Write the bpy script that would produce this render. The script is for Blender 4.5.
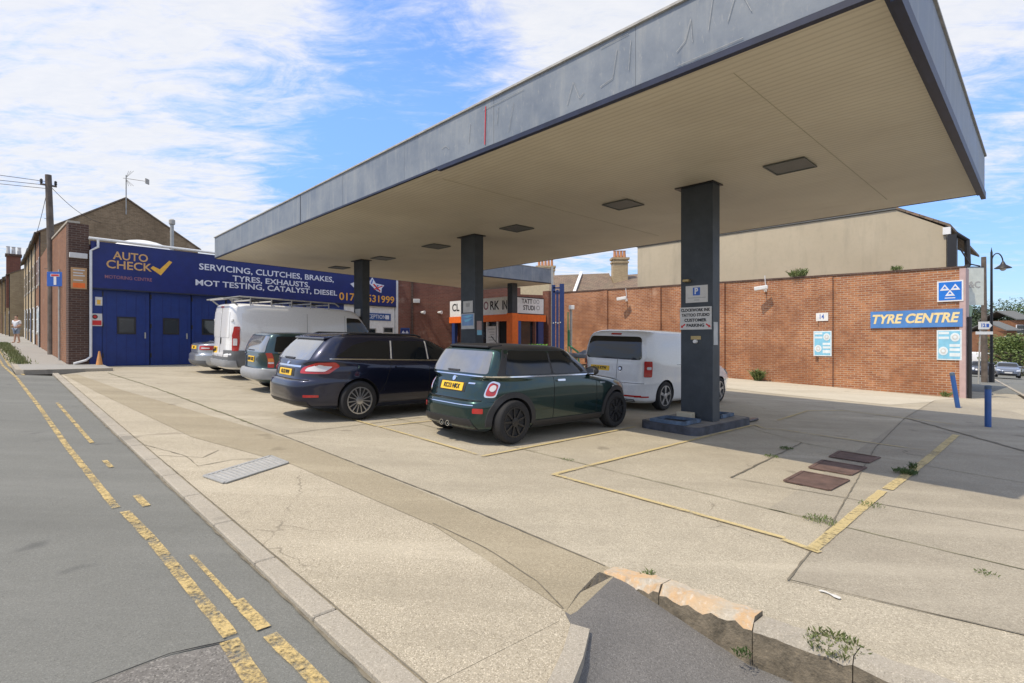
import bpy, bmesh, math, random
import numpy as np
from mathutils import Vector, Matrix
R = math.radians
for o in list(bpy.data.objects): bpy.data.objects.remove(o)
SC = bpy.context.scene
COL = SC.collection
# ------------------------------------------------------------------ camera, light, exposure
cam_d = bpy.data.cameras.new("camera"); cam = bpy.data.objects.new("camera", cam_d); COL.objects.link(cam)
cam.location = (0, 0, 1.55); cam.rotation_euler = (R(90), 0, 0)
cam_d.sensor_width = 36; cam_d.lens = 36 * 532 / 1024; cam_d.clip_start = .05; cam_d.clip_end = 3000
SC.camera = cam
SC.render.resolution_x = 1024; SC.render.resolution_y = 683
SC.view_settings.view_transform = 'Standard'; SC.view_settings.look = 'None'
SC.view_settings.gamma = 1; SC.view_settings.exposure = 0.2
SUN = Vector((-.4996, -.304, 1)).normalized()
sun_d = bpy.data.lights.new("sun", 'SUN'); sun_d.energy = 3.35; sun_d.angle = R(.6); sun_d.color = (1, .885, .71)
sun = bpy.data.objects.new("sun", sun_d); COL.objects.link(sun)
sun.rotation_euler = SUN.to_track_quat('Z', 'Y').to_euler(); sun.location = SUN * 60
W = bpy.data.worlds.new("World"); SC.world = W; W.use_nodes = True
def build_sky():
    nt = W.node_tree; n = nt.nodes; l = nt.links; n.clear()
    out = n.new('ShaderNodeOutputWorld'); bg = n.new('ShaderNodeBackground'); bg.inputs[1].default_value = .135
    sky = n.new('ShaderNodeTexSky'); sky.sky_type = 'NISHITA'; sky.sun_disc = False
    sky.sun_elevation = math.asin(SUN.z); sky.sun_rotation = math.atan2(SUN.x, SUN.y)
    sky.air_density = 1.0; sky.dust_density = .4; sky.ozone_density = 2.5
    tc = n.new('ShaderNodeTexCoord'); sep = n.new('ShaderNodeSeparateXYZ'); l.new(tc.outputs['Generated'], sep.inputs[0])
    def M(op, a, b=None, c=None, clamp=False):
        m = n.new('ShaderNodeMath'); m.operation = op; m.use_clamp = clamp
        for i, v in enumerate((a, b, c)):
            if v is None: continue
            if isinstance(v, (int, float)): m.inputs[i].default_value = v
            else: l.new(v, m.inputs[i])
        return m.outputs[0]
    zz = M('ADD', M('MAXIMUM', sep.outputs[2], 0.0), .10)
    px = M('DIVIDE', sep.outputs[0], zz); py = M('DIVIDE', sep.outputs[1], zz)
    cmb = n.new('ShaderNodeCombineXYZ'); l.new(px, cmb.inputs[0]); l.new(py, cmb.inputs[1])
    mp = n.new('ShaderNodeMapping'); mp.inputs['Rotation'].default_value = (0, 0, R(38)); mp.inputs['Scale'].default_value = (.75, 1.5, 1)
    mp.inputs['Location'].default_value = (3.1, 1.7, 0)
    l.new(cmb.outputs[0], mp.inputs[0])
    def noise(scale, det, rough, dist=0, vec=None):
        t = n.new('ShaderNodeTexNoise'); t.inputs['Scale'].default_value = scale; t.inputs['Detail'].default_value = det
        t.inputs['Roughness'].default_value = rough; t.inputs['Distortion'].default_value = dist
        l.new(vec or mp.outputs[0], t.inputs['Vector']); return t.outputs['Fac']
    n1 = noise(.75, 3, .5, .3); n2 = noise(4.2, 9, .66, .8)
    n3 = noise(15, 8, .65, .5)
    f = M('ADD', M('MULTIPLY', n1, .5), M('ADD', M('MULTIPLY', n2, 1.05), M('MULTIPLY', n3, .35)))
    # placed holes (minus) and banks (plus), as directions in the sky
    def blob(d, size, amt):
        v = Vector(d).normalized()
        vm = n.new('ShaderNodeVectorMath'); vm.operation = 'DOT_PRODUCT'; l.new(tc.outputs['Generated'], vm.inputs[0]); vm.inputs[1].default_value = v
        c = math.cos(size)
        mr = n.new('ShaderNodeMapRange'); mr.interpolation_type = 'SMOOTHSTEP'; l.new(vm.outputs['Value'], mr.inputs[0])
        mr.inputs[1].default_value = c; mr.inputs[2].default_value = 1; mr.inputs[3].default_value = 0; mr.inputs[4].default_value = amt
        return mr.outputs[0]
    def dirpx(x, y): return ((x - 512) / 532, 1, (341.5 - y) / 532)
    BL = SKYBLOBS
    for (x, y, s, a) in BL: f = M('ADD', f, blob(dirpx(x, y), s, a))
    mr = n.new('ShaderNodeMapRange'); mr.interpolation_type = 'SMOOTHSTEP'; l.new(f, mr.inputs[0])
    mr.inputs[1].default_value = .62; mr.inputs[2].default_value = 1.14; mr.inputs[3].default_value = 0; mr.inputs[4].default_value = .93
    hz = n.new('ShaderNodeMapRange'); hz.interpolation_type = 'SMOOTHSTEP'; l.new(sep.outputs[2], hz.inputs[0]); hz.inputs[1].default_value = 0; hz.inputs[2].default_value = .45; hz.inputs[3].default_value = .50; hz.inputs[4].default_value = 1
    # tint the clear sky a little deeper, clouds near white
    tint = n.new('ShaderNodeMix'); tint.data_type = 'RGBA'; tint.blend_type = 'MULTIPLY'; tint.inputs[0].default_value = 1
    l.new(sky.outputs[0], tint.inputs[6]); tint.inputs[7].default_value = SKYTINT
    cr = n.new('ShaderNodeMix'); cr.data_type = 'RGBA'; l.new(n3, cr.inputs[0])
    cr.inputs[6].default_value = (5.2, 5.4, 5.8, 1); cr.inputs[7].default_value = (6.5, 6.4, 6.3, 1)
    sc = n.new('ShaderNodeVectorMath'); sc.operation = 'SCALE'; l.new(tint.outputs[2], sc.inputs[0]); l.new(hz.outputs[0], sc.inputs['Scale'])
    mix = n.new('ShaderNodeMix'); mix.data_type = 'RGBA'; l.new(mr.outputs[0], mix.inputs[0])
    l.new(sc.outputs[0], mix.inputs[6]); l.new(cr.outputs[2], mix.inputs[7])
    l.new(mix.outputs[2], bg.inputs[0]); l.new(bg.outputs[0], out.inputs[0])
SKYTINT = (1.35, 1.6, 2.1, 1)
SKYBLOBS = [(400, 60, .22, -.30), (355, 205, .20, -.28), (30, 190, .12, -.06), (985, 230, .24, -.30), (980, 90, .10, -.15), (270, 170, .20, -.16),
            (120, 60, .45, .12), (640, 20, .25, .22), (940, 10, .15, .15), (240, 222, .10, .15), (990, 140, .10, .18), (60, 120, .25, .05)]
build_sky()

# ------------------------------------------------------------------ frame of the street: a runs up the street, b away from the kerb
A2 = (-.697, .717); B2 = (.717, .697)
def ab(a, b): return (A2[0] * a + B2[0] * b, A2[1] * a + B2[1] * b)
def toab(X, Y): return (A2[0] * X + A2[1] * Y, B2[0] * X + B2[1] * Y)
def gz(X, Y):
    a, b = toab(X, Y)
    a = max(-60, min(90, a))
    z = .03 * a - .015 * b - .02 * max(0, b - 22)
    return z + .035 * max(0, b - 78)
def P(a, b, dz=0):
    x, y = ab(a, b); return Vector((x, y, gz(x, y) + dz))
A3 = Vector((A2[0], A2[1], 0)); B3 = Vector((B2[0], B2[1], 0)); Z3 = Vector((0, 0, 1))

# ------------------------------------------------------------------ materials
MT = {}
def mat(name, col=(.5, .5, .5), rough=.6, metal=0, spec=.5, noise=None, bump=0, bscale=40, coat=0, trans=0, emit=None, alpha=1):
    if name in MT: return MT[name]
    m = bpy.data.materials.new(name); m.use_nodes = True; nt = m.node_tree; b = nt.nodes['Principled BSDF']
    b.inputs['Base Color'].default_value = (*col, 1); b.inputs['Roughness'].default_value = rough; b.inputs['Metallic'].default_value = metal
    b.inputs['Specular IOR Level'].default_value = spec; b.inputs['Coat Weight'].default_value = coat
    b.inputs['Coat Roughness'].default_value = .04
    b.inputs['Transmission Weight'].default_value = trans; b.inputs['Alpha'].default_value = alpha
    tc = nt.nodes.new('ShaderNodeTexCoord')
    amt, sc = noise if noise else (.10, 6)
    t = nt.nodes.new('ShaderNodeTexNoise'); t.inputs['Scale'].default_value = sc; t.inputs['Detail'].default_value = 6; t.inputs['Roughness'].default_value = .6
    nt.links.new(tc.outputs['Object'], t.inputs['Vector'])
    mr = nt.nodes.new('ShaderNodeMapRange'); mr.inputs[1].default_value = .3; mr.inputs[2].default_value = .7
    mr.inputs[3].default_value = 1 - amt; mr.inputs[4].default_value = 1 + amt; nt.links.new(t.outputs['Fac'], mr.inputs[0])
    mx = nt.nodes.new('ShaderNodeVectorMath'); mx.operation = 'SCALE'; mx.inputs[0].default_value = col; nt.links.new(mr.outputs[0], mx.inputs['Scale'])
    nt.links.new(mx.outputs[0], b.inputs['Base Color'])
    if bump:
        t2 = nt.nodes.new('ShaderNodeTexNoise'); t2.inputs['Scale'].default_value = bscale; t2.inputs['Detail'].default_value = 5
        nt.links.new(tc.outputs['Object'], t2.inputs['Vector'])
        bp = nt.nodes.new('ShaderNodeBump'); bp.inputs['Strength'].default_value = bump; bp.inputs['Distance'].default_value = .01
        nt.links.new(t2.outputs['Fac'], bp.inputs['Height']); nt.links.new(bp.outputs[0], b.inputs['Normal'])
    MT[name] = m; return m
class NT:
    """tiny node helper"""
    def __init__(s, name):
        s.m = bpy.data.materials.new(name); s.m.use_nodes = True; s.t = s.m.node_tree; s.b = s.t.nodes['Principled BSDF']
        s.tc = s.t.nodes.new('ShaderNodeTexCoord'); MT[name] = s.m
    def link(s, a, b): s.t.links.new(a, b)
    def noise(s, scale, det=5, rough=.6, vec=None, dist=0):
        t = s.t.nodes.new('ShaderNodeTexNoise'); t.inputs['Scale'].default_value = scale; t.inputs['Detail'].default_value = det
        t.inputs['Roughness'].default_value = rough; t.inputs['Distortion'].default_value = dist
        s.link(vec or s.tc.outputs['Object'], t.inputs['Vector']); return t.outputs['Fac']
    def voro(s, scale, vec=None, out='Color', feat='F1'):
        t = s.t.nodes.new('ShaderNodeTexVoronoi'); t.feature = feat; t.inputs['Scale'].default_value = scale
        s.link(vec or s.tc.outputs['Object'], t.inputs['Vector']); return t.outputs[out]
    def ramp(s, fac, lo, hi, a=0, b=1, smooth=False):
        m = s.t.nodes.new('ShaderNodeMapRange'); m.inputs[1].default_value = lo; m.inputs[2].default_value = hi
        m.inputs[3].default_value = a; m.inputs[4].default_value = b
        if smooth: m.interpolation_type = 'SMOOTHSTEP'
        s.link(fac, m.inputs[0]); return m.outputs[0]
    def mix(s, fac, a, b, blend='MIX'):
        m = s.t.nodes.new('ShaderNodeMix'); m.data_type = 'RGBA'; m.blend_type = blend
        for i, v in ((0, fac), (6, a), (7, b)):
            if isinstance(v, (int, float)): m.inputs[i].default_value = v
            elif isinstance(v, tuple): m.inputs[i].default_value = (*v[:3], 1)
            else: s.link(v, m.inputs[i])
        return m.outputs[2]
    def math(s, op, a, b=0, clamp=False):
        m = s.t.nodes.new('ShaderNodeMath'); m.operation = op; m.use_clamp = clamp
        for i, v in enumerate((a, b)):
            if isinstance(v, (int, float)): m.inputs[i].default_value = v
            else: s.link(v, m.inputs[i])
        return m.outputs[0]
    def mapping(s, src, scale=(1, 1, 1), rot=(0, 0, 0), loc=(0, 0, 0)):
        m = s.t.nodes.new('ShaderNodeMapping'); m.inputs['Scale'].default_value = scale; m.inputs['Rotation'].default_value = rot
        m.inputs['Location'].default_value = loc; s.link(src, m.inputs[0]); return m.outputs[0]
    def bump(s, h, strength=.4, dist=.01):
        b = s.t.nodes.new('ShaderNodeBump'); b.inputs['Strength'].default_value = strength; b.inputs['Distance'].default_value = dist
        s.link(h, b.inputs['Height']); s.link(b.outputs[0], s.b.inputs['Normal'])
    def col(s, c): s.link(c, s.b.inputs['Base Color'])
    def rough(s, v):
        if isinstance(v, (int, float)): s.b.inputs['Roughness'].default_value = v
        else: s.link(v, s.b.inputs['Roughness'])
STREET = (0, 0, R(-45.8))     # rotates object coords so that x runs along a
def aggregate(name, dark, mid, light, agg=90, big=(.8, .25), spots=.5, stain=(.2, .17, .13), stain_amt=.35, bump=.5, cracks=True):
    g = NT(name); v = g.tc.outputs['Object']
    n1 = g.noise(agg * 1.1, 5, .8); n2 = g.noise(agg * .3, 5, .7); n0 = g.noise(big[0], 6, .62, dist=.3); nn = g.noise(3.5, 6, .6)
    base = g.mix(g.ramp(n1, .32, .68), dark, light)
    base = g.mix(g.ramp(n2, .3, .7, 0, .55), base, mid)
    vc = g.voro(agg * 3.2); sp = g.t.nodes.new('ShaderNodeSeparateColor'); g.link(vc, sp.inputs[0])
    base = g.mix(g.ramp(sp.outputs[0], .86, .9, 0, spots), base, tuple(min(1, c * 1.45) for c in light))
    base = g.mix(g.ramp(sp.outputs[1], .88, .92, 0, spots), base, tuple(c * .45 for c in dark))
    base = g.mix(g.ramp(n0, .45, .75, 0, stain_amt, True), base, stain)
    base = g.mix(g.ramp(nn, .35, .7, 0, big[1]), base, tuple(c * .75 for c in mid))
    va = g.mapping(v, (.16, 1, 1), (0, 0, R(-134.2))); tr = g.noise(1.6, 5, .6, va)
    base = g.mix(g.ramp(tr, .5, .72, 0, .38, True), base, tuple(c * .68 for c in mid)); base = g.mix(g.ramp(tr, .48, .3, 0, .25, True), base, tuple(min(1, c * 1.12) for c in light))
    if cracks:
        wv = g.t.nodes.new('ShaderNodeVectorMath'); wv.operation = 'ADD'; g.link(v, wv.inputs[0]); nd = g.t.nodes.new('ShaderNodeTexNoise'); nd.inputs['Scale'].default_value = 3; nd.inputs['Detail'].default_value = 6
        g.link(v, nd.inputs['Vector']); sv = g.t.nodes.new('ShaderNodeVectorMath'); sv.operation = 'SCALE'; sv.inputs['Scale'].default_value = .35; g.link(nd.outputs['Color'], sv.inputs[0]); g.link(sv.outputs[0], wv.inputs[1])
        ve = g.voro(.38, wv.outputs[0], 'Distance', 'DISTANCE_TO_EDGE'); mk = g.ramp(g.noise(.7, 3, .5), .56, .62)
        base = g.mix(g.math('MULTIPLY', g.ramp(ve, .0010, .0034, .5, 0), mk), base, tuple(c * .35 for c in dark))
    sp2 = g.noise(1.9, 2, .4); base = g.mix(g.ramp(sp2, .70, .74, 0, .45), base, tuple(c * .6 for c in stain))
    g.col(base); g.rough(.9); g.b.inputs['Specular IOR Level'].default_value = .25
    g.bump(g.math('ADD', n1, g.math('MULTIPLY', n2, .7)), bump, .006); return g.m
aggregate('asphalt smooth', (.135, .137, .122), (.17, .171, .153), (.225, .225, .203), 70, (.35, .2), .35, (.11, .112, .11), .35, .3, cracks=False)
aggregate('asphalt coarse', (.10, .095, .085), (.17, .16, .145), (.28, .265, .24), 45, (.6, .3), .5, (.09, .09, .085), .4, .8)
aggregate('asphalt footway', (.11, .105, .098), (.155, .15, .14), (.23, .22, .205), 75, (.6, .3), .5, (.11, .105, .09), .4, .6, cracks=False)
aggregate('concrete forecourt', (.25, .22, .163), (.40, .355, .268), (.56, .505, .39), 60, (.45, .35), .5, (.27, .235, .175), .5, .4)
aggregate('concrete apron', (.26, .22, .155), (.41, .36, .265), (.58, .52, .40), 62, (.6, .2), .6, (.37, .32, .24), .3, .7)
aggregate('concrete band', (.22, .18, .12), (.33, .285, .195), (.45, .395, .285), 60, (.9, .2), .4, (.29, .245, .165), .4, .4)
aggregate('concrete light', (.44, .40, .31), (.52, .475, .375), (.58, .535, .43), 40, (.7, .2), .3, (.40, .36, .27), .5, .3)
aggregate('concrete dull', (.215, .19, .145), (.34, .305, .235), (.47, .425, .335), 60, (.7, .3), .4, (.22, .19, .145), .5, .4)
aggregate('kerb stone', (.30, .265, .21), (.37, .335, .27), (.45, .41, .335), 60, (1.5, .2), .4, (.28, .26, .22), .45, .4, cracks=False)
aggregate('pavement slab', (.28, .27, .25), (.34, .33, .30), (.40, .39, .355), 40, (.9, .2), .3, (.25, .24, .22), .4, .3, cracks=False)
def brick(name, c1, c2, mortar, vary=.5, dirt=.35):
    g = NT(name); uv = g.tc.outputs['UV']
    t = g.t.nodes.new('ShaderNodeTexBrick'); g.link(uv, t.inputs['Vector'])
    t.inputs['Scale'].default_value = 1; t.inputs['Brick Width'].default_value = .235; t.inputs['Row Height'].default_value = .078
    t.inputs['Mortar Size'].default_value = .009; t.inputs['Mortar Smooth'].default_value = .3
    t.inputs['Color1'].default_value = (*c1, 1); t.inputs['Color2'].default_value = (*c2, 1); t.inputs['Mortar'].default_value = (*mortar, 1)
    t.inputs['Bias'].default_value = -.1
    n1 = g.noise(.6, 5, .6); n2 = g.noise(9, 4, .6); n3 = g.noise(2.2, 5, .6)
    c = g.mix(g.ramp(n1, .35, .7, 0, dirt, True), t.outputs['Color'], tuple(x * .55 for x in c2))
    c = g.mix(g.ramp(n3, .55, .75, 0, vary * .5), c, tuple(min(1, x * 1.25 + .03) for x in c1))
    c = g.mix(g.ramp(n2, .3, .7, 0, .28), c, tuple(x * .6 for x in c2))
    st = g.noise(1.6, 5, .65, g.mapping(g.tc.outputs['Object'], (1, 1, .22))); c = g.mix(g.ramp(st, .55, .75, 0, .35), c, tuple(x * .5 for x in c2)); wh = g.noise(1.1, 7, .7); c = g.mix(g.ramp(wh, .60, .74, 0, .35), c, (.55, .45, .34))
    g.col(c); g.rough(.9); g.bump(g.math('ADD', g.math('MULTIPLY', t.outputs['Fac'], -1), g.math('MULTIPLY', n2, .3)), .7, .012); return g.m
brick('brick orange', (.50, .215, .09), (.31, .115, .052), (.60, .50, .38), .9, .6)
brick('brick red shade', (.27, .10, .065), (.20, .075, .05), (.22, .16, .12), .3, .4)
brick('brick dark', (.12, .065, .045), (.075, .04, .03), (.20, .16, .13), .2, .3)
brick('brick side', (.33, .145, .065), (.23, .095, .042), (.27, .19, .13), .3, .3)
brick('brick gable', (.37, .26, .155), (.24, .165, .095), (.36, .29, .19), .7, .5)
brick('brick yellow', (.58, .45, .26), (.46, .34, .19), (.40, .34, .25), .3, .35)
def slate():
    g = NT('roof slate'); uv = g.tc.outputs['UV']
    t = g.t.nodes.new('ShaderNodeTexBrick'); g.link(uv, t.inputs['Vector']); t.inputs['Scale'].default_value = 1
    t.inputs['Brick Width'].default_value = .28; t.inputs['Row Height'].default_value = .2; t.inputs['Mortar Size'].default_value = .01
    t.inputs['Color1'].default_value = (.24, .165, .115, 1); t.inputs['Color2'].default_value = (.16, .115, .085, 1); t.inputs['Mortar'].default_value = (.04, .035, .03, 1)
    n = g.noise(1.2, 5); g.col(g.mix(g.ramp(n, .4, .7, 0, .5), t.outputs['Color'], (.20, .17, .11))); g.rough(.85)
slate()
def fascia_mat():
    g = NT('weathered fascia'); o = g.tc.outputs['UV']
    n1 = g.noise(1.3, 6, .65, o); st = g.noise(5, 5, .6, g.mapping(o, (1, .12, 1))); fine = g.noise(22, 5, .7, g.mapping(o, (1, .3, 1)))
    c = g.mix(g.ramp(n1, .35, .68), (.15, .18, .22), (.25, .28, .31))
    c = g.mix(g.ramp(st, .5, .72, 0, .55), c, (.35, .36, .35)); c = g.mix(g.ramp(fine, .58, .7, 0, .4), c, (.42, .41, .38))
    n4 = g.noise(4.5, 7, .7, o); c = g.mix(g.ramp(n4, .60, .66, 0, .35), c, (.16, .19, .24))
    g.col(c); g.rough(g.ramp(n1, .3, .7, .42, .6)); g.b.inputs['Specular IOR Level'].default_value = .5; g.bump(n1, .15, .02)
fascia_mat()
def soffit_mat():
    g = NT('ribbed soffit'); o = g.tc.outputs['UV']
    w = g.t.nodes.new('ShaderNodeTexWave'); w.wave_type = 'BANDS'; w.bands_direction = 'Y'; w.wave_profile = 'SIN'
    w.inputs['Scale'].default_value = .314 / .10 ; g.link(o, w.inputs['Vector'])
    n1 = g.noise(.5, 5, .6, o); n2 = g.noise(2.5, 6, .65, g.mapping(o, (.3, 1, 1)))
    c = g.mix(g.ramp(n1, .35, .7), (.71, .64, .49), (.61, .545, .42)); c = g.mix(g.ramp(n2, .55, .75, 0, .3), c, (.48, .40, .27))
    c = g.mix(g.ramp(w.outputs['Fac'], 0, .35, .32, 0), c, (.34, .29, .20))
    n3 = g.noise(.23, 3, .5, o); c = g.mix(g.ramp(n3, .5, .72, 0, .3, True), c, (.50, .43, .30))
    g.col(c); g.rough(.6); g.bump(w.outputs['Fac'], .35, .010)
soffit_mat()
def render_wall():
    g = NT('beige render'); o = g.tc.outputs['Object']
    n1 = g.noise(.5, 6, .6); st = g.noise(1.1, 6, .65, g.mapping(o, (1, 1, .18))); n3 = g.noise(6, 6, .65)
    c = g.mix(g.ramp(n1, .35, .7), (.50, .43, .31), (.44, .375, .265)); c = g.mix(g.ramp(st, .5, .75, 0, .55), c, (.27, .24, .18))
    c = g.mix(g.ramp(n3, .5, .75, 0, .3), c, (.36, .32, .24)); g.col(c); g.rough(.9); g.bump(n3, .3)
render_wall()
def worn_paint():
    g = NT('worn yellow paint'); n1 = g.noise(36, 8, .8); n2 = g.noise(4.5, 5, .65); n3 = g.noise(90, 2, .5)
    g.col(g.mix(g.ramp(n3, .3, .7), (.60, .44, .17), (.46, .35, .16)))
    f = g.math('ADD', n1, g.math('MULTIPLY', n2, .75)); g.link(g.ramp(f, .70, .98), g.b.inputs['Alpha']); g.rough(.8)
worn_paint()
def bay_paint():
    g = NT('bay line paint'); n1 = g.noise(30, 6, .75); n2 = g.noise(1.7, 4, .6); n3 = g.noise(60, 2, .5)
    g.col(g.mix(g.ramp(n3, .3, .7), (.62, .49, .22), (.48, .39, .20)))
    f = g.math('ADD', n1, g.math('MULTIPLY', n2, .7)); g.link(g.ramp(f, .66, .86, .05, .9), g.b.inputs['Alpha']); g.rough(.8)
bay_paint()
def kerb_old():
    g = NT('painted kerb stone'); n1 = g.noise(7, 6, .7); n2 = g.noise(40, 4, .6); n0 = g.noise(2.4, 4, .6)
    c = g.mix(g.ramp(n2, .3, .7), (.40, .35, .27), (.52, .47, .38)); c = g.mix(g.ramp(n1, .42, .56, 0, .8), c, (.58, .36, .17))
    c = g.mix(g.ramp(n0, .5, .62, 0, .5), c, (.50, .42, .30)); c = g.mix(g.ramp(n2, .6, .7, 0, .4), c, (.66, .6, .5))
    ge = g.t.nodes.new('ShaderNodeNewGeometry'); g.col(c); g.rough(.9); g.bump(n1, .6, .03)
    return g.m
kerb_old()
def kerb_face():
    g = NT('grimy kerb face'); n1 = g.noise(9, 6, .7); n2 = g.noise(60, 4, .6)
    c = g.mix(g.ramp(n1, .35, .65), (.10, .085, .06), (.24, .20, .14)); c = g.mix(g.ramp(n2, .55, .7, 0, .35), c, (.34, .27, .18)); g.col(c); g.rough(.95); g.bump(n1, .7, .03)
kerb_face()
def leaf(name, c1, c2):
    g = NT(name); oi = g.t.nodes.new('ShaderNodeNewGeometry'); n = g.noise(1.1, 3)
    c = g.mix(oi.outputs['Random Per Island'], c1, c2); c = g.mix(g.ramp(n, .35, .65, 0, .5), c, tuple(x * .6 for x in c1)); g.col(c); g.rough(.6)
    g.b.inputs['Subsurface Weight'].default_value = 0; return g.m
leaf('leaf green', (.045, .085, .02), (.10, .15, .035)); leaf('leaf light', (.09, .14, .03), (.17, .22, .05)); leaf('leaf dark', (.025, .05, .018), (.06, .09, .03))
leaf('weed', (.10, .16, .04), (.22, .24, .09)); leaf('verge', (.12, .16, .05), (.24, .25, .10))
def column_mat():
    g = NT('charcoal column'); n = g.noise(3, 6, .65); n2 = g.noise(30, 5, .7)
    c = g.mix(g.ramp(n, .35, .7), (.030, .038, .046), (.05, .06, .07)); c = g.mix(g.ramp(n2, .62, .72, 0, .4), c, (.11, .12, .13)); g.col(c); g.rough(.5)
column_mat()
def bluepaint(name, c):
    g = NT(name); n = g.noise(2.5, 6, .65); n2 = g.noise(25, 4)
    k = g.mix(g.ramp(n, .35, .7), c, tuple(x * .75 for x in c)); g.col(g.mix(g.ramp(n2, .6, .75, 0, .15), k, tuple(min(1, x * 1.5 + .02) for x in c))); g.rough(.42)
bluepaint('door blue', (.008, .034, .19)); bluepaint('sign navy', (.008, .02, .155)); bluepaint('bright blue', (.028, .10, .32)); bluepaint('pale sign blue', (.10, .27, .62)); bluepaint('clear sign blue', (.02, .20, .72))
M_ = lambda n: MT[n]
mat('white paint', (.78, .78, .76), .5); mat('white plastic', (.72, .72, .70), .4); mat('off white board', (.62, .61, .58), .6); mat('grey board', (.42, .41, .39), .6)
mat('gold letters', (.62, .36, .14), .5); mat('tick yellow', (.80, .45, .06), .5); mat('white letters', (.72, .74, .80), .5); mat('orange letters', (.85, .42, .06), .5)
mat('dull red letters', (.30, .13, .17), .6); mat('black paint', (.018, .018, .02), .45); mat('black plastic', (.022, .022, .024), .55); mat('dark void', (.008, .008, .009), .8)
mat('navy trim', (.014, .019, .045), .5, noise=(.4, 4)); mat('ghost mark', (.37, .385, .385), .6, noise=(.3, 20)); mat('grey metal', (.40, .39, .36), .75, 0, noise=(.2, 8)); mat('lead roof', (.13, .135, .13), .8)
mat('old wood', (.13, .105, .085), .85, noise=(.35, 3), bump=.4, bscale=30); mat('galvanised', (.38, .38, .36), .6, .2); mat('rust plate', (.115, .07, .055), .8, noise=(.4, 5), bump=.5, bscale=60)
mat('orange paint', (.85, .17, .025), .5); mat('shop blue', (.02, .045, .16), .5); mat('pale gold', (.85, .68, .34), .5); mat('glass dark', (.008, .010, .012), .06, spec=.6); mat('glass rear', (.16, .165, .17), .06, spec=1.0, coat=1); mat('glass pane', (.02, .026, .03), .05, spec=.8)  # rear car glass greyed so its colour carries the bright sky reflection
mat('chrome', (.75, .76, .78), .15, 1); mat('plate yellow', (.85, .52, .03), .45); mat('plate letters', (.02, .02, .02), .5)
mat('lamp red', (.42, .012, .012), .12, coat=1); mat('lamp amber', (.75, .22, .03), .15, coat=1); mat('lamp clear', (.62, .60, .60), .08, coat=1); mat('lamp head', (.55, .58, .62), .08, coat=1)
mat('tyre rubber', (.016, .016, .017), .8, bump=.2); mat('rim black', (.045, .045, .048), .25, .6); mat('rim silver', (.55, .56, .58), .28, .85); mat('rim machined', (.42, .43, .45), .3, .8)
def carpaint(name, c, metal=.35, rough=.28):
    m = mat(name, c, rough, metal, .5, (.05, 30), coat=1.0); return m
carpaint('paint deep green', (.009, .036, .034), .7, .24); carpaint('paint navy', (.009, .012, .034), .6, .3); carpaint('paint teal', (.02, .05, .055), .6); carpaint('paint white', (.80, .80, .79), 0)
carpaint('paint silver', (.42, .44, .46), .6); carpaint('paint pale grey', (.72, .73, .73), 0, .3); carpaint('paint slate', (.16, .19, .25), .5); carpaint('paint dark', (.03, .035, .05))
mat('grey cladding', (.14, .145, .15), .6); mat('mid cladding', (.30, .31, .32), .5)
mat('clay pot', (.50, .24, .12), .85); mat('skin', (.45, .27, .19), .6); mat('shirt white', (.7, .72, .75), .8); mat('shorts grey', (.22, .26, .32), .8); mat('hair brown', (.06, .035, .02), .8)
mat('cone orange', (.65, .30, .10), .6); mat('poster cyan', (.24, .56, .74), .5); mat('poster white', (.72, .80, .82), .5); mat('brass', (.45, .33, .15), .4, .6)
mat('cream wall', (.62, .52, .33), .9); mat('soil', (.16, .13, .09), .95); mat('green pipe', (.05, .22, .10), .5); mat('timber pale', (.35, .27, .18), .8, noise=(.3, 6)); mat('tarp black', (.02, .022, .028), .35, noise=(.3, 10), bump=.5, bscale=12)
mat('turf bright', (.16, .38, .05), .8); mat('sign blue', (.03, .12, .48), .45); mat('sign red', (.6, .03, .03), .45); mat('lamp panel', (.10, .11, .10), .5); mat('tray blue', (.09, .135, .20), .7, noise=(.5, 6))
mat('banner', (.62, .66, .60), .6); mat('awning green', (.20, .30, .24), .7); mat('paper blue', (.20, .34, .58), .5); mat('paper', (.55, .56, .55), .6); mat('pink strip', (.50, .36, .34), .6); mat('stone coping', (.42, .38, .31), .9)
mat('island dark', (.055, .06, .075), .7, noise=(.5, 5), bump=.4); mat('island top', (.20, .19, .17), .85, noise=(.3, 5)); mat('concrete block', (.50, .45, .33), .9)
mat('joint', (.17, .15, .11), .95, noise=(.4, 8)); mat('joint moss', (.19, .18, .10), .95, noise=(.5, 8)); mat('white mark', (.62, .61, .57), .8); mat('patch orange', (.5, .3, .15), .9)

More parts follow.
